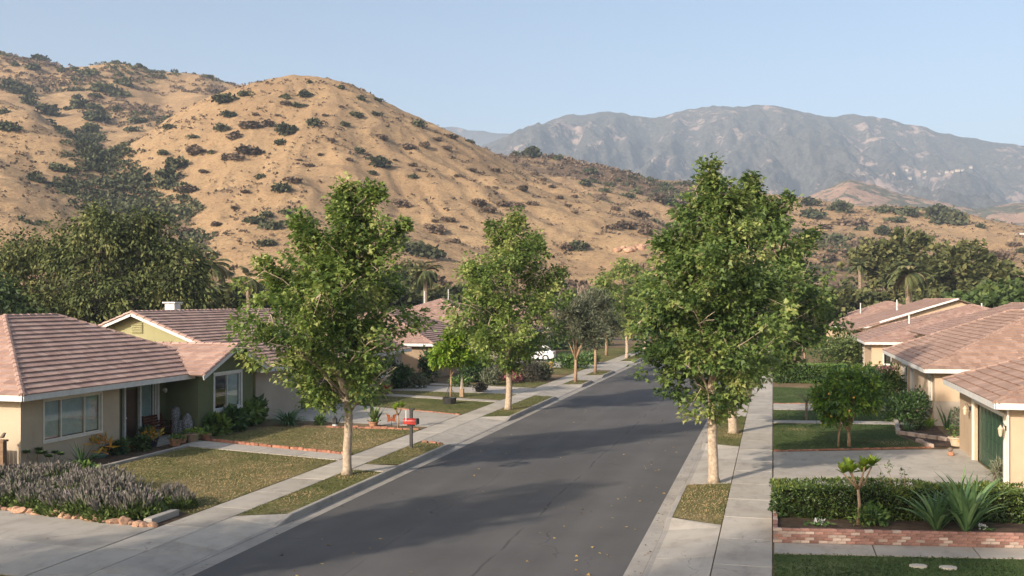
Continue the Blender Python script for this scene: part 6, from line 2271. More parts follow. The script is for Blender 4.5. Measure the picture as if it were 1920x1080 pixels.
MB().lathe(-24.75, 39.3, [(0.10, 0.09), (0.22, 0.35), (0.25, 0.6), (0.16, 0.9), (0.04, 1.05)], 14).build('body', 'mosaic_grey', O2, smooth=True)

# shrubs under the gable window
for i, (px, py, r, h, lb) in enumerate([(398, 815, 0.62, 0.85, 'glossy broad-leaved shrub left under the green gable window'), (430, 808, 0.72, 0.95, 'glossy broad-leaved shrub in the middle under the gable window'), (468, 795, 0.85, 1.15, 'tallest glossy broad-leaved shrub right of the gable window')]):
    garden_shrub('broadleaf_shrub', G(px, py), r, h, lb, 520, 0.34, 'oval', 'leaf_garden', 90 + i, 6, tint=(0.5, 0.25))
garden_shrub('upright_shrub', G(486, 775), 0.5, 1.6, 'dark upright shrub against the grey house wall', 300, 0.16, 'oval', 'leaf_garden', 94, 5, tint=(0.1, 0.1))
strap_plant('agapanthus', G(540, 797), 110, 1.15, 0.075, 'wide clump of dark strap leaves before the grey wall', seed=95, arch=0.75, spread=0.25, up=(0.25, 0.98))
for k in range(1):
    pass
# bed beside the second driveway
tag(MB().add([(-15.74, 44.15, 0.012), (-15.74, 45.25, 0.012), (-24.3, 46.2, 0.012), (-24.3, 43.6, 0.012)], [(0, 1, 2, 3)]).build('drive_bed_soil', 'yard_soil'), kind='structure')
simple('edging_brick', (0.28, 0.12, 0.075), (0.42, 0.21, 0.14), 12, 0.9, 0.15, 0.4, 50, rand=0.25)


def brick_row(rootname, a, b, ln=0.22, h=0.09, w=0.11, z=0.0, mat='edging_brick', jit=0.02, skip=0.0):
    root = setting(rootname, tuple((Vector(a) + Vector(b)) / 2))
    a, b = Vector(a), Vector(b)
    n_ = int((b - a).length / ln)
    t_ = (b - a).normalized()
    an = math.atan2(t_.y, t_.x)
    me = MB().bevbox(-ln / 2 + 0.008, ln / 2 - 0.008, -w / 2, w / 2, -0.03, h, 0.012).mesh('brick')
    me.materials.append(M[mat])
    for i in range(n_):
        if rd.random() < skip:
            continue
        o = bpy.data.objects.new('brick', me)
        COL.objects.link(o)
        o.parent = root
        p = a.lerp(b, (i + .5) / n_)
        o.location = Vector((p.x + rd.uniform(-jit, jit), p.y + rd.uniform(-jit, jit), z + rd.uniform(-.02, .01))) - worldloc(root)
        o.rotation_euler = (rd.uniform(-.05, .05), rd.uniform(-.05, .05), an + rd.uniform(-.06, .06))
    return root


brick_row('path_brick_edging', (-15.8, 36.42, 0), (-23.5, 38.72, 0), 0.24)
brick_row('bed_brick_edging', (-15.8, 44.12, 0), (-20.3, 43.9, 0), 0.36, 0.08, skip=0.1)
brick_row('bed_brick_edging', (-15.9, 44.5, 0), (-19.3, 44.55, 0), 0.36, 0.06, skip=0.3, jit=0.06)
brick_row('drive_brick_edging', (-15.8, 50.5, 0), (-20.0, 52.4, 0), 0.3, 0.05)
brick_row('verge_brick_edging', (-13.3, 40.15, 0), (-14.3, 40.55, 0), 0.26, 0.06, skip=0.2, jit=0.05)
brick_row('lawn_brick_edging', (0.05, 41.55, 0), (6.2, 44.1, 0), 0.26, 0.04, jit=0.02)
brick_row('lawn_brick_edging', (0.05, 60.55, 0), (6.2, 61.6, 0), 0.3, 0.04)
garden_shrub('small_plant', G(602, 797), 0.28, 0.45, 'small dark tufted plant by the second driveway', 120, 0.22, 'narrow', 'leaf_garden', 96, 3)
LT = empty('garden_lantern', G(628, 800), 'small black lantern on a white base in the driveway bed', 'lantern')
lx, ly, _ = G(628, 800)
MB().lathe(lx, ly, [(0.12, 0), (0.12, 0.10), (0.08, 0.12)], 10).build('base', 'metal_white', LT)
MB().box(lx - .09, lx + .09, ly - .09, ly + .09, 0.12, 0.36).build('body', 'metal_dark', LT)
MB().lathe(lx, ly, [(0.15, 0.36), (0.03, 0.5), (0.02, 0.54)], 4).build('roof', 'metal_dark', LT)
strap_plant('spiky_plant', G(630, 797), 10, 0.7, 0.07, 'dark spiky leaves behind the black lantern', seed=97, stiff=True, up=(0.6, 0.98))
cx_, cy_, _ = G(700, 800)
potted((cx_, cy_, 0.0), 0.24, 0.24, 'terracotta', 'orange pot of tall canna leaves beside the driveway', ph=0.2, seed=98, n=30)
strap_plant('canna', (cx_, cy_ + 0.05, 0.1), 12, 1.05, 0.24, 'tall broad canna leaves standing in the driveway bed', seed=99, stiff=True, up=(0.72, 0.99), mat='leaf_bright')


def frangipani(loc, h, label, seed, lf=0.30, n=60, bark='bark_tan'):
    T = empty('frangipani', loc, label, 'small tree')
    mb = MB()
    rng = np.random.default_rng(seed)
    r_ = random.Random(seed)
    mb.tube([(0, 0, 0), (0.03, 0, h * 0.3), (0.0, 0, h * 0.55)], [0.05, 0.042, 0.035], 7)
    PP, TT, NN = [], [], []
    for k in range(6):
        a = k * 1.05 + r_.uniform(-.2, .2)
        e = (0.26 * h * math.cos(a) * r_.uniform(.5, 1), 0.26 * h * math.sin(a) * r_.uniform(.5, 1), h * r_.uniform(0.74, 0.92))
        mb.tube([(0, 0, h * .53), (e[0] * .5, e[1] * .5, h * .66), e], [0.03, 0.025, 0.02], 6)
        for j in range(n // 6):
            b = j * 2.4
            PP.append(e)
            TT.append((math.cos(b), math.sin(b), r_.uniform(0.35, 2.6)))
            NN.append((-math.cos(b), -math.sin(b), 1.2))
    link('trunk', mb.mesh('trunk', smooth=True), bark, T)
    leaf_obj('crown', 'leaf_lime', T, np.array(PP), np.array(TT), np.array(NN), lf * (0.7 + .5 * rng.random(len(PP))), np.clip(rng.normal(.65, .25, len(PP)), 0, 1), 'oval', (0, 0, 0))
    return T


frangipani(G(746, 803), 1.15, 'young frangipani in the driveway bed behind the mailbox', 101, 0.26)
simple('ornament_orange', (0.20, 0.05, 0.02), (0.30, 0.09, 0.035), 8, 0.5, 0.3)
BF = empty('butterfly_ornament', G(734, 803), 'rust-orange butterfly ornament on a stake beside the mailbox', 'ornament')
fx, fy, _ = G(734, 803)
MB().tube([(fx, fy, 0), (fx, fy, 0.55)], [0.012, 0.012], 6).build('stake', 'metal_dark', BF)
for sgn in (-1, 1):
    w_ = MB()
    w_.add([(fx, fy, 0.35), (fx + sgn * 0.20, fy + sgn * .05, 0.28), (fx + sgn * 0.17, fy + sgn * .05, 0.45), (fx + sgn * 0.24, fy + sgn * .06, 0.68), (fx + sgn * 0.08, fy, 0.62)], [(0, 1, 2), (0, 2, 3, 4)] if sgn > 0 else [(2, 1, 0), (4, 3, 2, 0)])
    o = w_.build('wing', 'ornament_orange', BF)
    md = o.modifiers.new('thick', 'SOLIDIFY')
    md.thickness = 0.012

# ---------------------------------------------------------------- mailbox
t = NT('mailbox_red')
M['mailbox_red'] = t.fin(t.ramp(t.noise(t.pos('object'), 6, 4), [(0.3, (0.30, 0.018, 0.014)), (0.7, (0.46, 0.032, 0.022))]), 0.35, 0.5)
mx_, my_, _ = G(771, 840)
MB_ = empty('mailbox', (mx_, my_, 0), 'red curbside mailbox with dark door on a black wooden post', 'mailbox')
MB().box(mx_ - .055, mx_ + .055, my_ - .055, my_ + .055, -0.05, 1.52).build('post', 'metal_dark', MB_)
MB().box(mx_ - .16, mx_ + .16, my_ - .05, my_ + .05, 0.90, 0.955).build('bracket', 'metal_dark', MB_)
prof = [(-.15, 0.97), (.15, 0.97), (.15, 1.10)] + [(.15 * math.cos(a), 1.10 + .11 * math.sin(a)) for a in np.linspace(0.3, math.pi - 0.3, 7)] + [(-.15, 1.10)]
nb = len(prof)
body = MB().add([(mx_ - .30, my_ + .0 + u, z) for u, z in prof] + [(mx_ + .24, my_ + .0 + u, z) for u, z in prof], [tuple(range(nb))[::-1]] + [tuple(range(nb, 2 * nb))] + [(i, (i + 1) % nb, (i + 1) % nb + nb, i + nb) for i in range(nb)])
body.build('box', 'mailbox_red', MB_)
MB().add([(mx_ + .243, my_ + u * 1.06, 1.08 + (z - 1.08) * 1.06) for u, z in prof] + [(mx_ + .29, my_ + u * 1.06, 1.08 + (z - 1.08) * 1.06) for u, z in prof], [tuple(range(nb))[::-1]] + [tuple(range(nb, 2 * nb))] + [(i, (i + 1) % nb, (i + 1) % nb + nb, i + nb) for i in range(nb)]).build('door', 'metal_dark', MB_)
MB().box(mx_ - .05, mx_ + 0.12, my_ - .08, my_ + .08, 1.525, 1.60).build('post_cap', 'metal_dark', MB_)
MB().box(mx_ - .18, mx_ - .15, my_ - .17, my_ - .155, 1.1, 1.55).build('flag', 'metal_white', MB_)

# ---------------------------------------------------------------- far-left gardens
def gs(px, py, r, h, label, **kw):
    return garden_shrub(kw.pop('name', 'garden_shrub'), G(px, py), r, h, label, **kw)


gs(742, 727, 1.3, 1.7, 'dark shrub under the white four-light window', seed=111, n=700, leaf=0.24, tint=(0.3, 0.2))
gs(775, 728, 0.9, 1.0, 'grey-green shrub at the corner of the brown house', seed=112, n=400, leaf=0.2, mat='leaf_olive')
gs(802, 716, 0.8, 2.6, 'tall climbing shrub on the brown house wall', seed=113, n=500, leaf=0.24, tint=(0.2, 0.2))
potted(G(722, 733), 0.36, 0.42, 'pot_red', 'red square planter beside the dark shrub', ph=0.3, seed=114)
gs(893, 716, 1.5, 2.2, 'dark bushy shrub behind the lime-green citrus', seed=115, n=800, leaf=0.26, tint=(0.2, 0.15))
gs(920, 722, 0.95, 1.4, 'round grey-green bush beside the second sycamore trunk', seed=116, n=700, leaf=0.17, mat='leaf_olive', lobes=5)
gs(985, 715, 1.55, 2.0, 'large grey-green ball bush by the pavement', seed=117, n=1300, leaf=0.18, mat='leaf_grey', kind='narrow', lobes=5)
gs(1010, 712, 1.0, 1.5, 'olive green bush right of the grey ball bush', seed=118, n=600, leaf=0.2, mat='leaf_olive')
gs(945, 712, 0.9, 1.2, 'bush of pink-red flowers behind the second sycamore trunk', seed=119, n=420, leaf=0.22, mat='petal_red', name='flowering_shrub')
gs(965, 716, 0.7, 0.8, 'low reddish shrub in front of the grey ball bush', seed=120, n=300, leaf=0.18, mat='petal_pink', name='flowering_shrub')
gs(905, 734, 0.6, 0.6, 'low grey shrub on the lawn edge left of the second sycamore', seed=121, n=250, leaf=0.16, mat='leaf_grey')
gs(866, 724, 0.8, 0.8, 'low dark plant behind the lime-green citrus trunk', seed=122, n=300, leaf=0.2)
gs(1072, 690, 1.6, 1.4, 'dark low hedge bush behind the nearer olive tree', seed=123, n=700, leaf=0.26, tint=(0.35, 0.2))
gs(1100, 683, 1.5, 1.1, 'dark low bush between the olive trees', seed=124, n=500, leaf=0.26, tint=(0.3, 0.2))
gs(1000, 672, 2.2, 2.8, 'dark garden shrub beside the white car', seed=125, n=700, leaf=0.34, tint=(0.25, 0.2))
gs(1065, 655, 2.6, 3.0, 'dark hedge mass behind the white car', seed=126, n=800, leaf=0.36, tint=(0.2, 0.2))
gs(1120, 648, 2.4, 2.6, 'dark shrub behind the farther olive tree', seed=127, n=600, leaf=0.36, tint=(0.2, 0.2))
gs(693, 716, 0.6, 1.9, 'purple flowering shrub seen through the nearest sycamore', seed=128, n=240, leaf=0.2, mat='petal_purple', name='flowering_shrub')
potted(G(1030, 692), 0.36, 0.6, 'pot_yellow', 'big yellow pot at the garden edge past the grey ball bush', ph=0.25, seed=129, n=40)
BK = empty('plant_basket', G(843, 757), 'black tripod plant basket at the foot of the lime-green citrus', 'basket')
kx, ky, _ = G(843, 757)
MB().lathe(kx, ky, [(0.36, 0.0), (0.42, 0.35), (0.40, 0.36), (0.34, 0.02)], 12).build('bowl', 'metal_dark', BK)
for a in (0, 2.1, 4.2):
    MB().tube([(kx + .4 * math.cos(a), ky + .4 * math.sin(a), 0.3), (kx, ky, 1.1)], [0.015, 0.015], 5).build('rod', 'metal_dark', BK)
OB = empty('garden_obelisk', G(866, 744), 'small pale garden obelisk on the lawn right of the citrus trunk', 'ornament')
kx, ky, _ = G(866, 744)
MB().box(kx - .12, kx + .12, ky - .12, ky + .12, 0, 0.5).build('plinth', 'bark_tan', OB)
MB().lathe(kx, ky, [(0.15, 0.5), (0.10, 0.62), (0.02, 1.5)], 4).build('spire', 'stucco_grey', OB)

# ---------------------------------------------------------------- white car in the driveway
simple('car_white', (0.70, 0.70, 0.70), (0.78, 0.78, 0.78), 2, 0.25, 0.5)
simple('car_glass', (0.012, 0.013, 0.015), (0.02, 0.022, 0.025), 2, 0.05, 0.6)
simple('tyre', (0.015, 0.015, 0.015), (0.03, 0.03, 0.03), 9, 0.9, 0.2)
t = NT('tail_lamp')
M['tail_lamp'] = t.fin((0.45, 0.02, 0.015), 0.2, 0.5)
CAR = empty('parked_car', G(1000, 676), 'white car parked in a driveway behind the second sycamore', 'car', rz=R(4))


def loft(sections, mat, name, parent, smooth=True):
    mb = MB()
    n_ = len(sections[0])
    for s_ in sections:
        mb.v += s_
    for i in range(len(sections) - 1):
        for k in range(n_):
            k2 = (k + 1) % n_
            mb.f.append((i * n_ + k, i * n_ + k2, (i + 1) * n_ + k2, (i + 1) * n_ + k)[::-1])
            mb.mi.append(0)
    mb.f += [tuple(range(n_)), tuple(range((len(sections) - 1) * n_, len(sections) * n_))[::-1]]
    mb.mi += [0, 0]
    return link(name, mb.mesh(name, smooth=False), mat, parent)


def csec(x, w, z0, z1):
    return [(x, -w, z0), (x, -w * 1.03, (z0 + z1) / 2), (x, -w * 0.96, z1), (x, w * 0.96, z1), (x, w * 1.03, (z0 + z1) / 2), (x, w, z0)]


loft([csec(-2.25, 0.72, 0.40, 0.72), csec(-2.1, 0.84, 0.28, 0.84), csec(-1.2, 0.90, 0.22, 0.94), csec(0.9, 0.90, 0.22, 0.98), csec(1.9, 0.88, 0.26, 0.98), csec(2.15, 0.80, 0.36, 0.92)], 'car_white', 'body', CAR)
loft([csec(-1.25, 0.80, 0.94, 0.96), csec(-0.5, 0.72, 0.95, 1.44), csec(0.9, 0.72, 0.97, 1.48), csec(1.9, 0.74, 0.97, 1.05)], 'car_glass', 'window_band', CAR)
loft([csec(-0.52, 0.66, 1.43, 1.47), csec(0.2, 0.68, 1.45, 1.51), csec(1.0, 0.66, 1.46, 1.50)], 'car_white', 'roof', CAR)
for sx in (-1, 1):
    MB().beam((1.0, sx * .70, 1.46), (1.85, sx * .74, 0.99), 0.05, 0.10).build('pillar', 'car_white', None)
    o = COL.objects[-1]
    o.parent = CAR
    for xx in (-1.35, 1.35):
        wmb = MB().lathe(0, 0, [(0.2, -0.11), (0.31, -0.11), (0.33, -0.06), (0.33, 0.06), (0.31, 0.11), (0.2, 0.11)], 18)
        w_ = link('wheel', wmb.mesh('wheel'), 'tyre', CAR)
        w_.rotation_euler = (R(90), 0, 0)
        w_.location = (xx, sx * 0.82, 0.33)
        rm = link('rim', MB().lathe(0, 0, [(0.19, -0.115), (0.19, 0.115)], 14).mesh('rim'), 'metal_white', w_)
    tl = link('tail_light', MB().box(2.08, 2.17, sx * .78 - .1, sx * .78 + .1, 0.72, 0.92).mesh('tail_light'), 'tail_lamp', CAR)

# ---------------------------------------------------------------- brick planter, hedge and border on the right
BW = empty('brick_planter_wall', (3, 26.2, 0), 'low wall of weathered red bricks edging the hedge bed', 'wall')
course, bl, bw = 0.072, 0.215, 0.105
sk = 0.155


def wy(x):
    return 25.87 + sk * x


brick_me = []
for mt in ('brick', 'brick_pale'):
    me = MB().bevbox(-bl / 2 + .005, bl / 2 - .005, -bw / 2, bw / 2, -course / 2 + .005, course / 2 - .005, 0.007).mesh('brick')
    me.materials.append(M[mt])
    brick_me.append(me)
an = math.atan(sk)
cnt = 0
for r_ in range(5):
    x = 0.11 + (0.11 if r_ % 2 else 0)
    while x < 7.6:
        o = bpy.data.objects.new('brick', brick_me[1 if rd.random() < (0.18 if r_ > 2 else 0.30) else 0])
        COL.objects.link(o)
        o.parent = BW
        top = r_ == 4
        o.location = Vector((x, wy(x) + rd.uniform(-.008, .008), 0.01 + course * (r_ + .5))) - BW.location
        o.rotation_euler = (rd.uniform(-.03, .03), rd.uniform(-.02, .02), an + rd.uniform(-.03, .03))
        if rd.random() < 0.1:
            o.scale = (1, 1, rd.uniform(0.85, 1.0))
        x += bl * math.cos(an) + 0.004
        cnt += 1
for r_ in range(5):
    y = 26.05
    while y < 28.9:
        o = bpy.data.objects.new('brick', brick_me[1 if rd.random() < 0.35 else 0])
        COL.objects.link(o)
        o.parent = BW
        o.location = Vector((0.07 + rd.uniform(-.006, .006), y + (0.1 if r_ % 2 else 0), 0.01 + course * (r_ + .5))) - BW.location
        o.rotation_euler = (0, 0, R(90) + rd.uniform(-.03, .03))
        y += bl + 0.002
mj = MB()
mj.add([(0.03, wy(0.03) - .035, 0), (14, wy(14) - .035, 0), (14, wy(14) + .035, 0), (0.03, wy(0.03) + .035, 0), (0.03, wy(.03) - .035, .35), (14, wy(14) - .035, .35), (14, wy(14) + .035, .35), (.03, wy(.03) + .035, .35)],
       [(3, 2, 1, 0), (4, 5, 6, 7), (0, 1, 5, 4), (1, 2, 6, 5), (2, 3, 7, 6), (3, 0, 4, 7)])
mj.build('mortar', 'mortar', BW)
tag(MB().add([(0.11, wy(.1) + .04, 0.30), (14, wy(14) + .04, 0.28), (14, 31.2, 0.22), (0.11, 29.0, 0.24)], [(0, 1, 2, 3)]).build('hedge_bed_soil', 'soil'), kind='structure')
tag(MB().add([(0.03, 28.9, 0.005), (14, 31.0, 0.005), (14, 31.5, 0.005), (0.03, 29.7, 0.005)], [(0, 1, 2, 3)]).build('hedge_strip_soil', 'soil'), kind='structure')


def hedge(name, a, b, depth, z0, z1, label, n, leaf, seed, mat='leaf_hedge', skew=0.0):
    """clipped hedge from a to b: small leaves over a solid dark core"""
    rng = np.random.default_rng(seed)
    a, b = np.array(a, float), np.array(b, float)
    L = np.linalg.norm(b - a)
    u = (b - a) / L
    v = np.array([-u[1], u[0]])
    T = empty(name, (a[0], a[1], z0), label, 'hedge')
    h = z1 - z0
    area = np.array([L * h, L * depth, depth * h, depth * h, L * h * 0.4])
    k = rng.choice(5, n, p=area / area.sum())
    s_, q, w = rng.random(n), rng.random(n), rng.random(n)
    al = np.where(k == 2, 0.0, np.where(k == 3, 1.0, s_)) * L
    de = np.where(k == 0, 0.0, np.where(k == 4, 1.0, q)) * depth
    zz = np.where(k == 1, 1.0, w) * h
    nrm = np.zeros((n, 3))
    for i, d_ in enumerate(((-v[0], -v[1], .2), (0, 0, 1), (-u[0], -u[1], .2), (u[0], u[1], .2), (v[0], v[1], .2))):
        nrm[k == i] = d_
    bulge = 0.13 * (fbm(al * 1.1 + seed, zz * 1.7 + de * 1.3, 3)) - 0.10 * rng.random(n) ** 2
    holes = vnoise(al * 3.1 + 4, zz * 4.1 + de * 3 + seed)
    bulge = np.where(holes < 0.2, bulge - 0.12, bulge)
    Pp = np.stack([a[0] + u[0] * al + v[0] * de, a[1] + u[1] * al + v[1] * de, z0 + zz], -1) + nrm * bulge[:, None]
    # rounded shoulder
    Tn = unit(nrm + 0.9 * rng.normal(size=(n, 3)) + np.array([0, 0, .35]))
    N = unit(nrm + 0.5 * rng.normal(size=(n, 3)) + np.array([0, 0, .3]))
    tn = np.clip(0.42 + 0.35 * fbm(al * 0.9, zz * 2, 2) + 0.18 * rng.normal(size=n) + np.where(k == 1, 0.22, 0), 0, 1)  # top leaves tinted lighter: light on the hedge top painted in
    leaf_obj('foliage', mat, T, Pp, Tn, N, leaf * (0.6 + 0.7 * rng.random(n)), tn, 'oval', (a[0], a[1], z0))
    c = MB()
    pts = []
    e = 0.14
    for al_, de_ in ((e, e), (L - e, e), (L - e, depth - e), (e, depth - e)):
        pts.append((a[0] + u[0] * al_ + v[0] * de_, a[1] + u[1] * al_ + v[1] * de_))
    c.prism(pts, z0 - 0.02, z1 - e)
    c.build('twigs', 'hedge_core', T)  # solid near-black block filling the inside
    return T


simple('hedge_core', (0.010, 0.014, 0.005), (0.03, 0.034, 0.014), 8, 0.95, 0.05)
hedge('clipped_hedge', (0.14, 27.45), (14, 29.6), 1.35, 0.26, 1.08, 'long clipped green hedge behind the low brick wall', 30000, 0.085, 131)
hedge('clipped_hedge', (0.3, 75.4), (5.2, 76.2), 1.5, 0.0, 1.3, 'dark clipped hedge across the far lawn behind the orange tree', 7000, 0.13, 132, 'leaf_garden')
frangipani((2.1, 27.15, 0.26), 1.72, 'young frangipani rising in front of the clipped hedge', 133, 0.30, 132)
garden_shrub('low_plant', (2.35, 27.25, 0.27), 0.55, 0.6, 'leafy low plant at the frangipani foot before the hedge', 240, 0.13, 'oval', 'leaf_garden', 134, 5)
strap_plant('agapanthus', (3.95, 27.05, 0.27), 54, 1.35, 0.11, 'smaller agapanthus clump before the hedge, left of the big one', seed=135, arch=0.42, up=(0.5, 0.98), spread=0.10)
strap_plant('agapanthus', (4.62, 27.0, 0.27), 64, 1.75, 0.13, 'large agapanthus clump with broad leaves before the hedge', seed=136, arch=0.40, up=(0.5, 0.99), spread=0.10)
for i, (px, py, r) in enumerate([(1537, 985, 0.16), (1843, 992, 0.13)]):
    x, y, _ = G(px, py, 0.28)
    T = empty('white_flower', (x, y, 0.28), ('clump of white blooms on the soil at the hedge foot', 'single white bloom right of the agapanthus')[i], 'flower')
    me = shrub_mesh('petals', 40, 3, 140 + i, 0.5, 'oval', None, h=1.1)
    me.materials.append(M['paint_white'])
    o = link('petals', me, None, T)
    o.scale = (r, r, r)
    me = shrub_mesh('foliage', 80, 3, 142 + i, 0.4, 'oval', 'leaf_garden', h=0.5)
    o = link('foliage', me, None, T)
    o.scale = (r * 2, r * 2, r * 1.2)
for i, (x, y, h) in enumerate([(3.0, 28.6, 1.62), (3.35, 28.5, 1.45), (2.75, 28.7, 1.3)]):
    T = empty('tall_weed', (x, y, 0.9), ('tallest thin weed sticking out of the hedge top', 'bent thin weed sticking out of the hedge top', 'shortest thin weed sticking out of the hedge top')[i], 'weed')
    MB().tube([(x, y, 0.9), (x + .03, y, h * .8), (x + .06 * (i - 1), y, h)], [0.01, 0.008, 0.005], 5).build('stem', 'bark_tan', T)
    me = shrub_mesh('foliage', 26, 2, 150 + i, 0.55, 'oval', 'leaf_bright', h=2.0)
    o = link('foliage', me, None, T)
    o.location = (0.04 * (i - 1), 0, h - 0.9 - .18)
    o.scale = (0.12, 0.12, 0.14)
for i, (px, py) in enumerate([(1722, 1064), (1778, 1067)]):
    x, y, _ = G(px, py)
    poly = [(x + 0.19 * math.cos(a), y + 0.13 * math.sin(a) * (1 + .1 * math.sin(2 * a))) for a in np.linspace(0, 6.28, 13)[:-1]]
    tag(MB().prism(poly, -0.02, 0.055).build('stepping_stone', 'concrete'), ('oval grey stepping stone in the near lawn, left one', 'oval grey stepping stone in the near lawn, right one')[i], 'stepping stone', 'stepping stones in the near lawn')

# ---------------------------------------------------------------- bed along the first house on the right
tag(MB().add([(6.2, 44.3, 0.006), (7.3, 44.4, 0.006), (7.5, 52, 0.006), (7.5, 70, 0.006), (6.3, 70, 0.006), (5.75, 53, 0.006), (5.4, 48.2, 0.006)], [(0, 1, 2, 3, 4, 5, 6)]).build('side_bed_soil', 'soil'), kind='structure')
brick_row('side_bed_edging', (5.45, 48.1, 0), (7.2, 46.2, 0), 0.45, 0.16, 0.18, mat='brick_pale')
brick_row('side_bed_edging', (5.45, 48.2, 0), (5.85, 53.0, 0), 0.45, 0.16, 0.18, mat='kerb_concrete')
brick_row('side_bed_edging', (6.25, 44.2, 0), (5.95, 46.0, 0), 0.45, 0.12, 0.18, mat='brick_pale')
gs(1702, 792, 1.05, 1.75, 'dense dark green shrub by the corner of the peach house', seed=161, n=1100, leaf=0.17, tint=(0.3, 0.2), lobes=7)
gs(1668, 757, 1.0, 2.4, 'tall dark shrub with a few pink flowers against the peach wall', seed=162, n=1000, leaf=0.2, tint=(0.35, 0.2), lobes=7)
x, y, _ = G(1664, 757)
T = empty('pink_flowers', (x, y - 0.4, 1.9), 'cluster of pink flowers on top of the tall dark shrub', 'flowers')
me = shrub_mesh('petals', 90, 4, 163, 0.22, 'oval', 'petal_pink', h=0.6)
o = link('petals', me, None, T)
o.scale = (0.75, 0.6, 0.5)
strap_plant('bromeliad', G(1722, 806), 40, 0.75, 0.09, 'clump of green strap leaves in the brick-edged bed', seed=164, arch=0.7, up=(0.3, .95), mat='leaf_bright')
strap_plant('bromeliad', G(1700, 808), 30, 0.6, 0.08, 'smaller clump of strap leaves at the bed corner', seed=165, arch=0.7, up=(0.3, .95), mat='leaf_strap')
strap_plant('bromeliad', G(1742, 802), 26, 0.8, 0.11, 'yellowish strap leaves next to the grey wall base', seed=166, arch=0.5, up=(0.4, .97), mat='leaf_lime')
strap_plant('cactus', G(1776, 806), 14, 1.2, 0.10, 'upright blue-green succulent against the grey wall base', seed=167, stiff=True, up=(0.85, 0.99))
potted(G(1795, 836), 0.34, 0.36, 'pot_cream', 'large cream pot of trailing plants beside the garage', ph=0.6, seed=168, pl_r=0.5, leafmat='leaf_garden', n=160)
gs(1808, 820, 0.5, 1.7, 'straggly climbing plant on the garage corner', seed=169, n=180, leaf=0.15, mat='leaf_olive', lobes=6)
T = empty('yellow_watering_can', G(1812, 840), 'yellow watering can at the garage corner', 'watering can')
x, y, _ = G(1812, 840)
MB().lathe(x, y, [(0.13, 0), (0.15, 0.02), (0.14, 0.24), (0.08, 0.27)], 14).build('body', 'pot_yellow', T)
MB().tube([(x - .1, y, 0.08), (x - .25, y, 0.22), (x - .32, y, 0.28)], [0.03, 0.022, 0.03], 8).build('spout', 'pot_yellow', T)
MB().tube([(x + .12, y, 0.22), (x + .2, y, 0.26), (x + .16, y, 0.06)], [0.014] * 3, 6).build('handle', 'pot_yellow', T)
T = empty('garden_figure', G(1783, 855), 'small brown and yellow garden figure on the driveway edge', 'ornament')
x, y, _ = G(1783, 855)
MB().lathe(x, y, [(0.08, 0.0), (0.12, 0.06), (0.11, 0.13), (0.05, 0.18)], 12).build('body', 'terracotta', T, smooth=True)
MB().lathe(x - .02, y, [(0.05, 0.17), (0.10, 0.22), (0.10, 0.28), (0.04, 0.33)], 12).build('head', 'bark_grey', T, smooth=True)
garden_shrub('dry_shrub', G(1868, 903), 0.42, 0.85, 'pale dry shrub at the near corner of the garage', 260, 0.16, 'narrow', 'leaf_olive', 170, 5, tint=(0.9, 0.15))

# ---------------------------------------------------------------- far right gardens
gs(1562, 692, 2.4, 3.3, 'large rounded green bush behind the dark clipped hedge', seed=171, n=2200, leaf=0.22, mat='leaf_bright', tint=(0.35, 0.2), lobes=6)
gs(1606, 690, 1.9, 3.0, 'yellow-green flowering bush beside the farther peach house', seed=172, n=1200, leaf=0.24, mat='leaf_olive', tint=(0.6, 0.25))
gs(1545, 640, 2.6, 3.6, 'bright citrus-green bush farther along the right gardens', seed=173, n=900, leaf=0.32, mat='leaf_lime', tint=(0.25, 0.2))
gs(1580, 642, 2.8, 3.8, 'dark green garden bush below the far pinkish roof', seed=174, n=900, leaf=0.34, tint=(0.4, 0.2))
gs(1480, 640, 2.6, 3.4, 'dark bush beside the pavement under the big street trees', seed=175, n=800, leaf=0.34, tint=(0.35, 0.2))
gs(1605, 722, 1.5, 1.5, 'dark green shrub at the end of the clipped hedge', seed=176, n=700, leaf=0.22, tint=(0.3, 0.2))
gs(1640, 735, 1.2, 1.9, 'dark shrub between the two peach houses', seed=177, n=700, leaf=0.22, tint=(0.25, 0.2))
T = empty('bird_statue', G(1508, 672), 'pinkish standing bird statue on the far garden lawn', 'statue')
x, y, _ = G(1508, 672)
simple('statue_pink', (0.45, 0.27, 0.20), (0.58, 0.38, 0.29), 4, 0.8, 0.2)
MB().tube([(x, y, 0), (x, y, 0.7)], [0.05, 0.04], 6).build('leg', 'statue_pink', T)
MB().tube([(x - .3, y, 0.75), (x, y, 0.95), (x + .2, y, 1.1)], [0.06, 0.24, 0.12], 8).build('body', 'statue_pink', T, smooth=True)
MB().tube([(x + .18, y, 1.1), (x + .2, y, 1.5), (x + .05, y, 1.75), (x - .12, y, 1.65)], [0.1, 0.06, 0.07, 0.02], 7).build('neck', 'statue_pink', T, smooth=True)
T = empty('garden_bench', G(1522, 716), 'low pinkish stone bench at the end of the clipped hedge', 'bench')
x, y, _ = G(1522, 716)
MB().bevbox(x - .6, x + .7, y - .25, y + .25, 0.32, 0.44, 0.02).build('seat', 'brick_pale', T)
for dx in (-.45, .55):
    MB().box(x + dx - .1, x + dx + .1, y - .2, y + .2, 0, 0.318).build('leg', 'brick_pale', T)
T = empty('young_tree', G(1512, 787), 'thin leafless young tree on the lawn left of the orange tree', 'tree')
x, y, _ = G(1512, 787)
mb = MB().tube([(x, y, 0), (x, y, 0.9)], [0.08, 0.06], 7)
for k in range(9):
    a = k * 0.7
    mb.tube([(x, y, 0.85), (x + .3 * math.cos(a), y + .3 * math.sin(a), 1.2), (x + .6 * math.cos(a), y + .6 * math.sin(a), 1.35 + .1 * math.sin(k))], [0.03, 0.015, 0.006], 4)
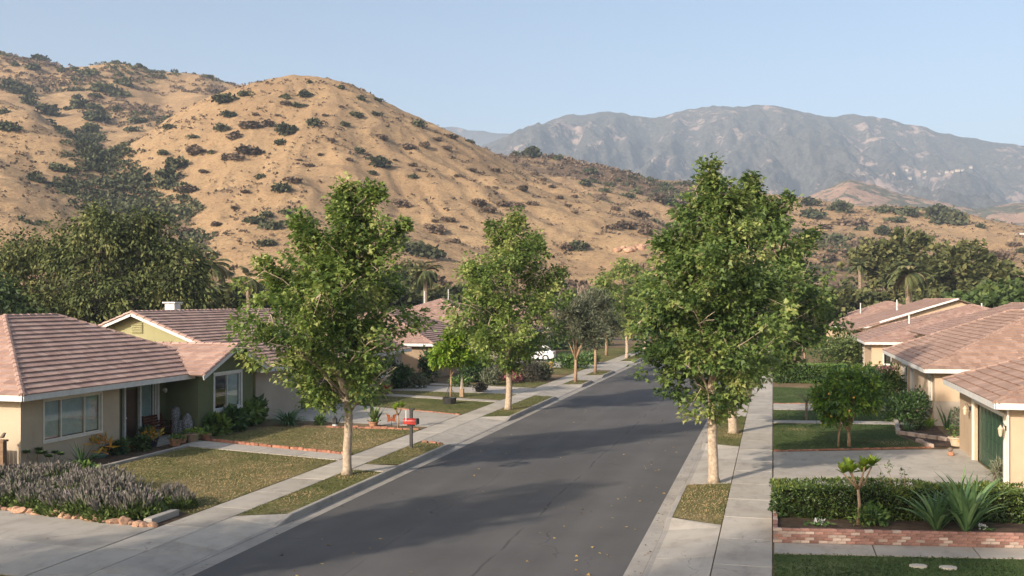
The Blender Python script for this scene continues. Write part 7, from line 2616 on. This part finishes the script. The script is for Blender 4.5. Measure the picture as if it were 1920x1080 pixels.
mb.build('trunk', 'bark_grey', T)
# wooden gate post at the photo edge
T = empty('gate_post', G(5, 893), 'brown wooden fence post with a small bird ornament at the photo edge', 'post')
x, y, _ = G(5, 893)
MB().box(x - .09, x + .09, y - .09, y + .09, -0.05, 1.18).build('post', 'fence_wood', T)
MB().box(x - .13, x + .13, y - .13, y + .13, 1.182, 1.24).build('cap', 'fence_wood', T)
MB().tube([(x - .12, y, 1.3), (x, y, 1.36), (x + .08, y, 1.46), (x + .14, y, 1.47)], [0.02, 0.07, 0.045, 0.01], 7).build('bird', 'bark_grey', T, smooth=True)
for k in range(7):
    o = MB().box(x - 0.32 - k * 0.16, x - 0.18 - k * 0.16, y + .02, y + .045, 0, 1.05).build('fence_board', 'fence_wood', T)

# ---------------------------------------------------------------- leaf litter
rng = np.random.default_rng(9)
px = np.concatenate([rng.uniform(-12.4, -9.5, 45), rng.uniform(-6.0, -3.3, 70), rng.uniform(-12.3, -3.4, 14), rng.uniform(-3.2, -2.85, 120), rng.uniform(-12.98, -12.65, 40)])
py = rng.uniform(20, 60, len(px))
n = len(px)
Pp = np.stack([px, py, np.full(n, RZ + 0.012)], -1)
gut = (px > -3.22) | (px < -12.62)
Pp[gut, 2] += 0.016
T_ = unit(np.stack([rng.normal(size=n), rng.normal(size=n), 0.12 * rng.random(n)], -1))
N_ = unit(np.stack([0.25 * rng.normal(size=n), 0.25 * rng.normal(size=n), np.ones(n)], -1))
foliage('dead_leaf', [(0.0, (0.09, 0.055, 0.03)), (0.5, (0.30, 0.19, 0.06)), (1.0, (0.50, 0.36, 0.12))], 0.0, 0.8, 0.2)
V, Fv = leaf_arrays(Pp, T_, N_, np.where(gut, 0.07, 0.11) * (0.6 + .6 * rng.random(n)), 'lobed')
tag(np_mesh('leaf_litter', V, Fv, 'dead_leaf', tint=np.repeat(np.where(gut, rng.random(n) * .5, 0.3 + .7 * rng.random(n)), 6)), 'fallen yellow and brown leaves lying on the road', 'leaves', kind='stuff')

# ---------------------------------------------------------------- far houses on the mountain flank
def grid_hit(grid, px, py):
    gx, gd, gh = grid
    c = int(np.argmin(np.abs(gx - px)))
    yy = HZ - (gh[:, c] - CAMH) * F / gd
    i = np.nonzero(yy <= py)[0]
    i = int(i[0]) if len(i) else int(np.argmin(yy))
    d = gd[i]
    x, y = W2((gx[c] - 960) / F * d, d)
    return (x, y, float(gh[i, c])), d


for i, (px, py) in enumerate([(1676, 326), (1698, 324), (1735, 328), (1762, 327), (1776, 323), (1784, 324), (1793, 321), (1806, 320), (1820, 319), (1706, 336)]):
    (x, y, z), d = grid_hit(MT_GRID, px, py)
    w = rd.uniform(3.5, 6.5)
    T = empty('hillside_house', (x, y, z), 'tiny pale house on the far mountain flank, ' + ('leftmost', 'third from left', 'fourth from left', 'fifth from left', 'sixth from left', 'seventh from left', 'eighth from left', 'ninth from left', 'rightmost', 'lowest, below the row')[i], 'house', 'far houses on the mountain flank')
    MB().box(x - w, x + w, y - 4, y + 4, z - 4, z + 3).build('wall', 'stucco_grey', T)
    MB().add([(x - w - 1, y - 7, z + 3.02), (x + w + 1, y - 7, z + 3.02), (x + w + 1, y + 7, z + 3.02), (x - w - 1, y + 7, z + 3.02), (x - w * .5, y, z + 5), (x + w * .5, y, z + 5)], [(0, 1, 5, 4), (1, 2, 5), (2, 3, 4, 5), (3, 0, 4)]).build('roof', 'tile_red', T)
(x, y, z), d = hill_hit(1912, 440)
T = empty('hilltop_house', (x, y, z), 'small white building on the low hill at the photo edge', 'house')
MB().box(x - 1.3, x + 1.3, y - 2.5, y + 2.5, z - 1, z + 0.6).build('wall', 'paint_white', T)
MB().add([(x - 1.5, y - 2.8, z + 0.62), (x + 1.5, y - 2.8, z + 0.62), (x + 1.5, y + 2.8, z + 0.62), (x - 1.5, y + 2.8, z + 0.62), (x - 1, y, z + 1.0), (x + 1, y, z + 1.0)], [(0, 1, 5, 4), (1, 2, 5), (2, 3, 4, 5), (3, 0, 4)]).build('roof', 'tile_brown', T)
# ================================================================ air
t = NT('haze_air')
t.t.nodes.remove(t.b)
pv = t.n('ShaderNodeVolumePrincipled')
pv.inputs['Color'].default_value = (0.63, 0.77, 0.96, 1)
pv.inputs['Density'].default_value = 0.00019
pv.inputs['Anisotropy'].default_value = 0.0
t.l(pv.outputs[0], t.out.inputs['Volume'])
M['haze_air'] = t.m
hz = MB().box(-4200, 4200, -1500, 5900, -3, 690).build('haze', 'haze_air')
tag(hz, kind='stuff')
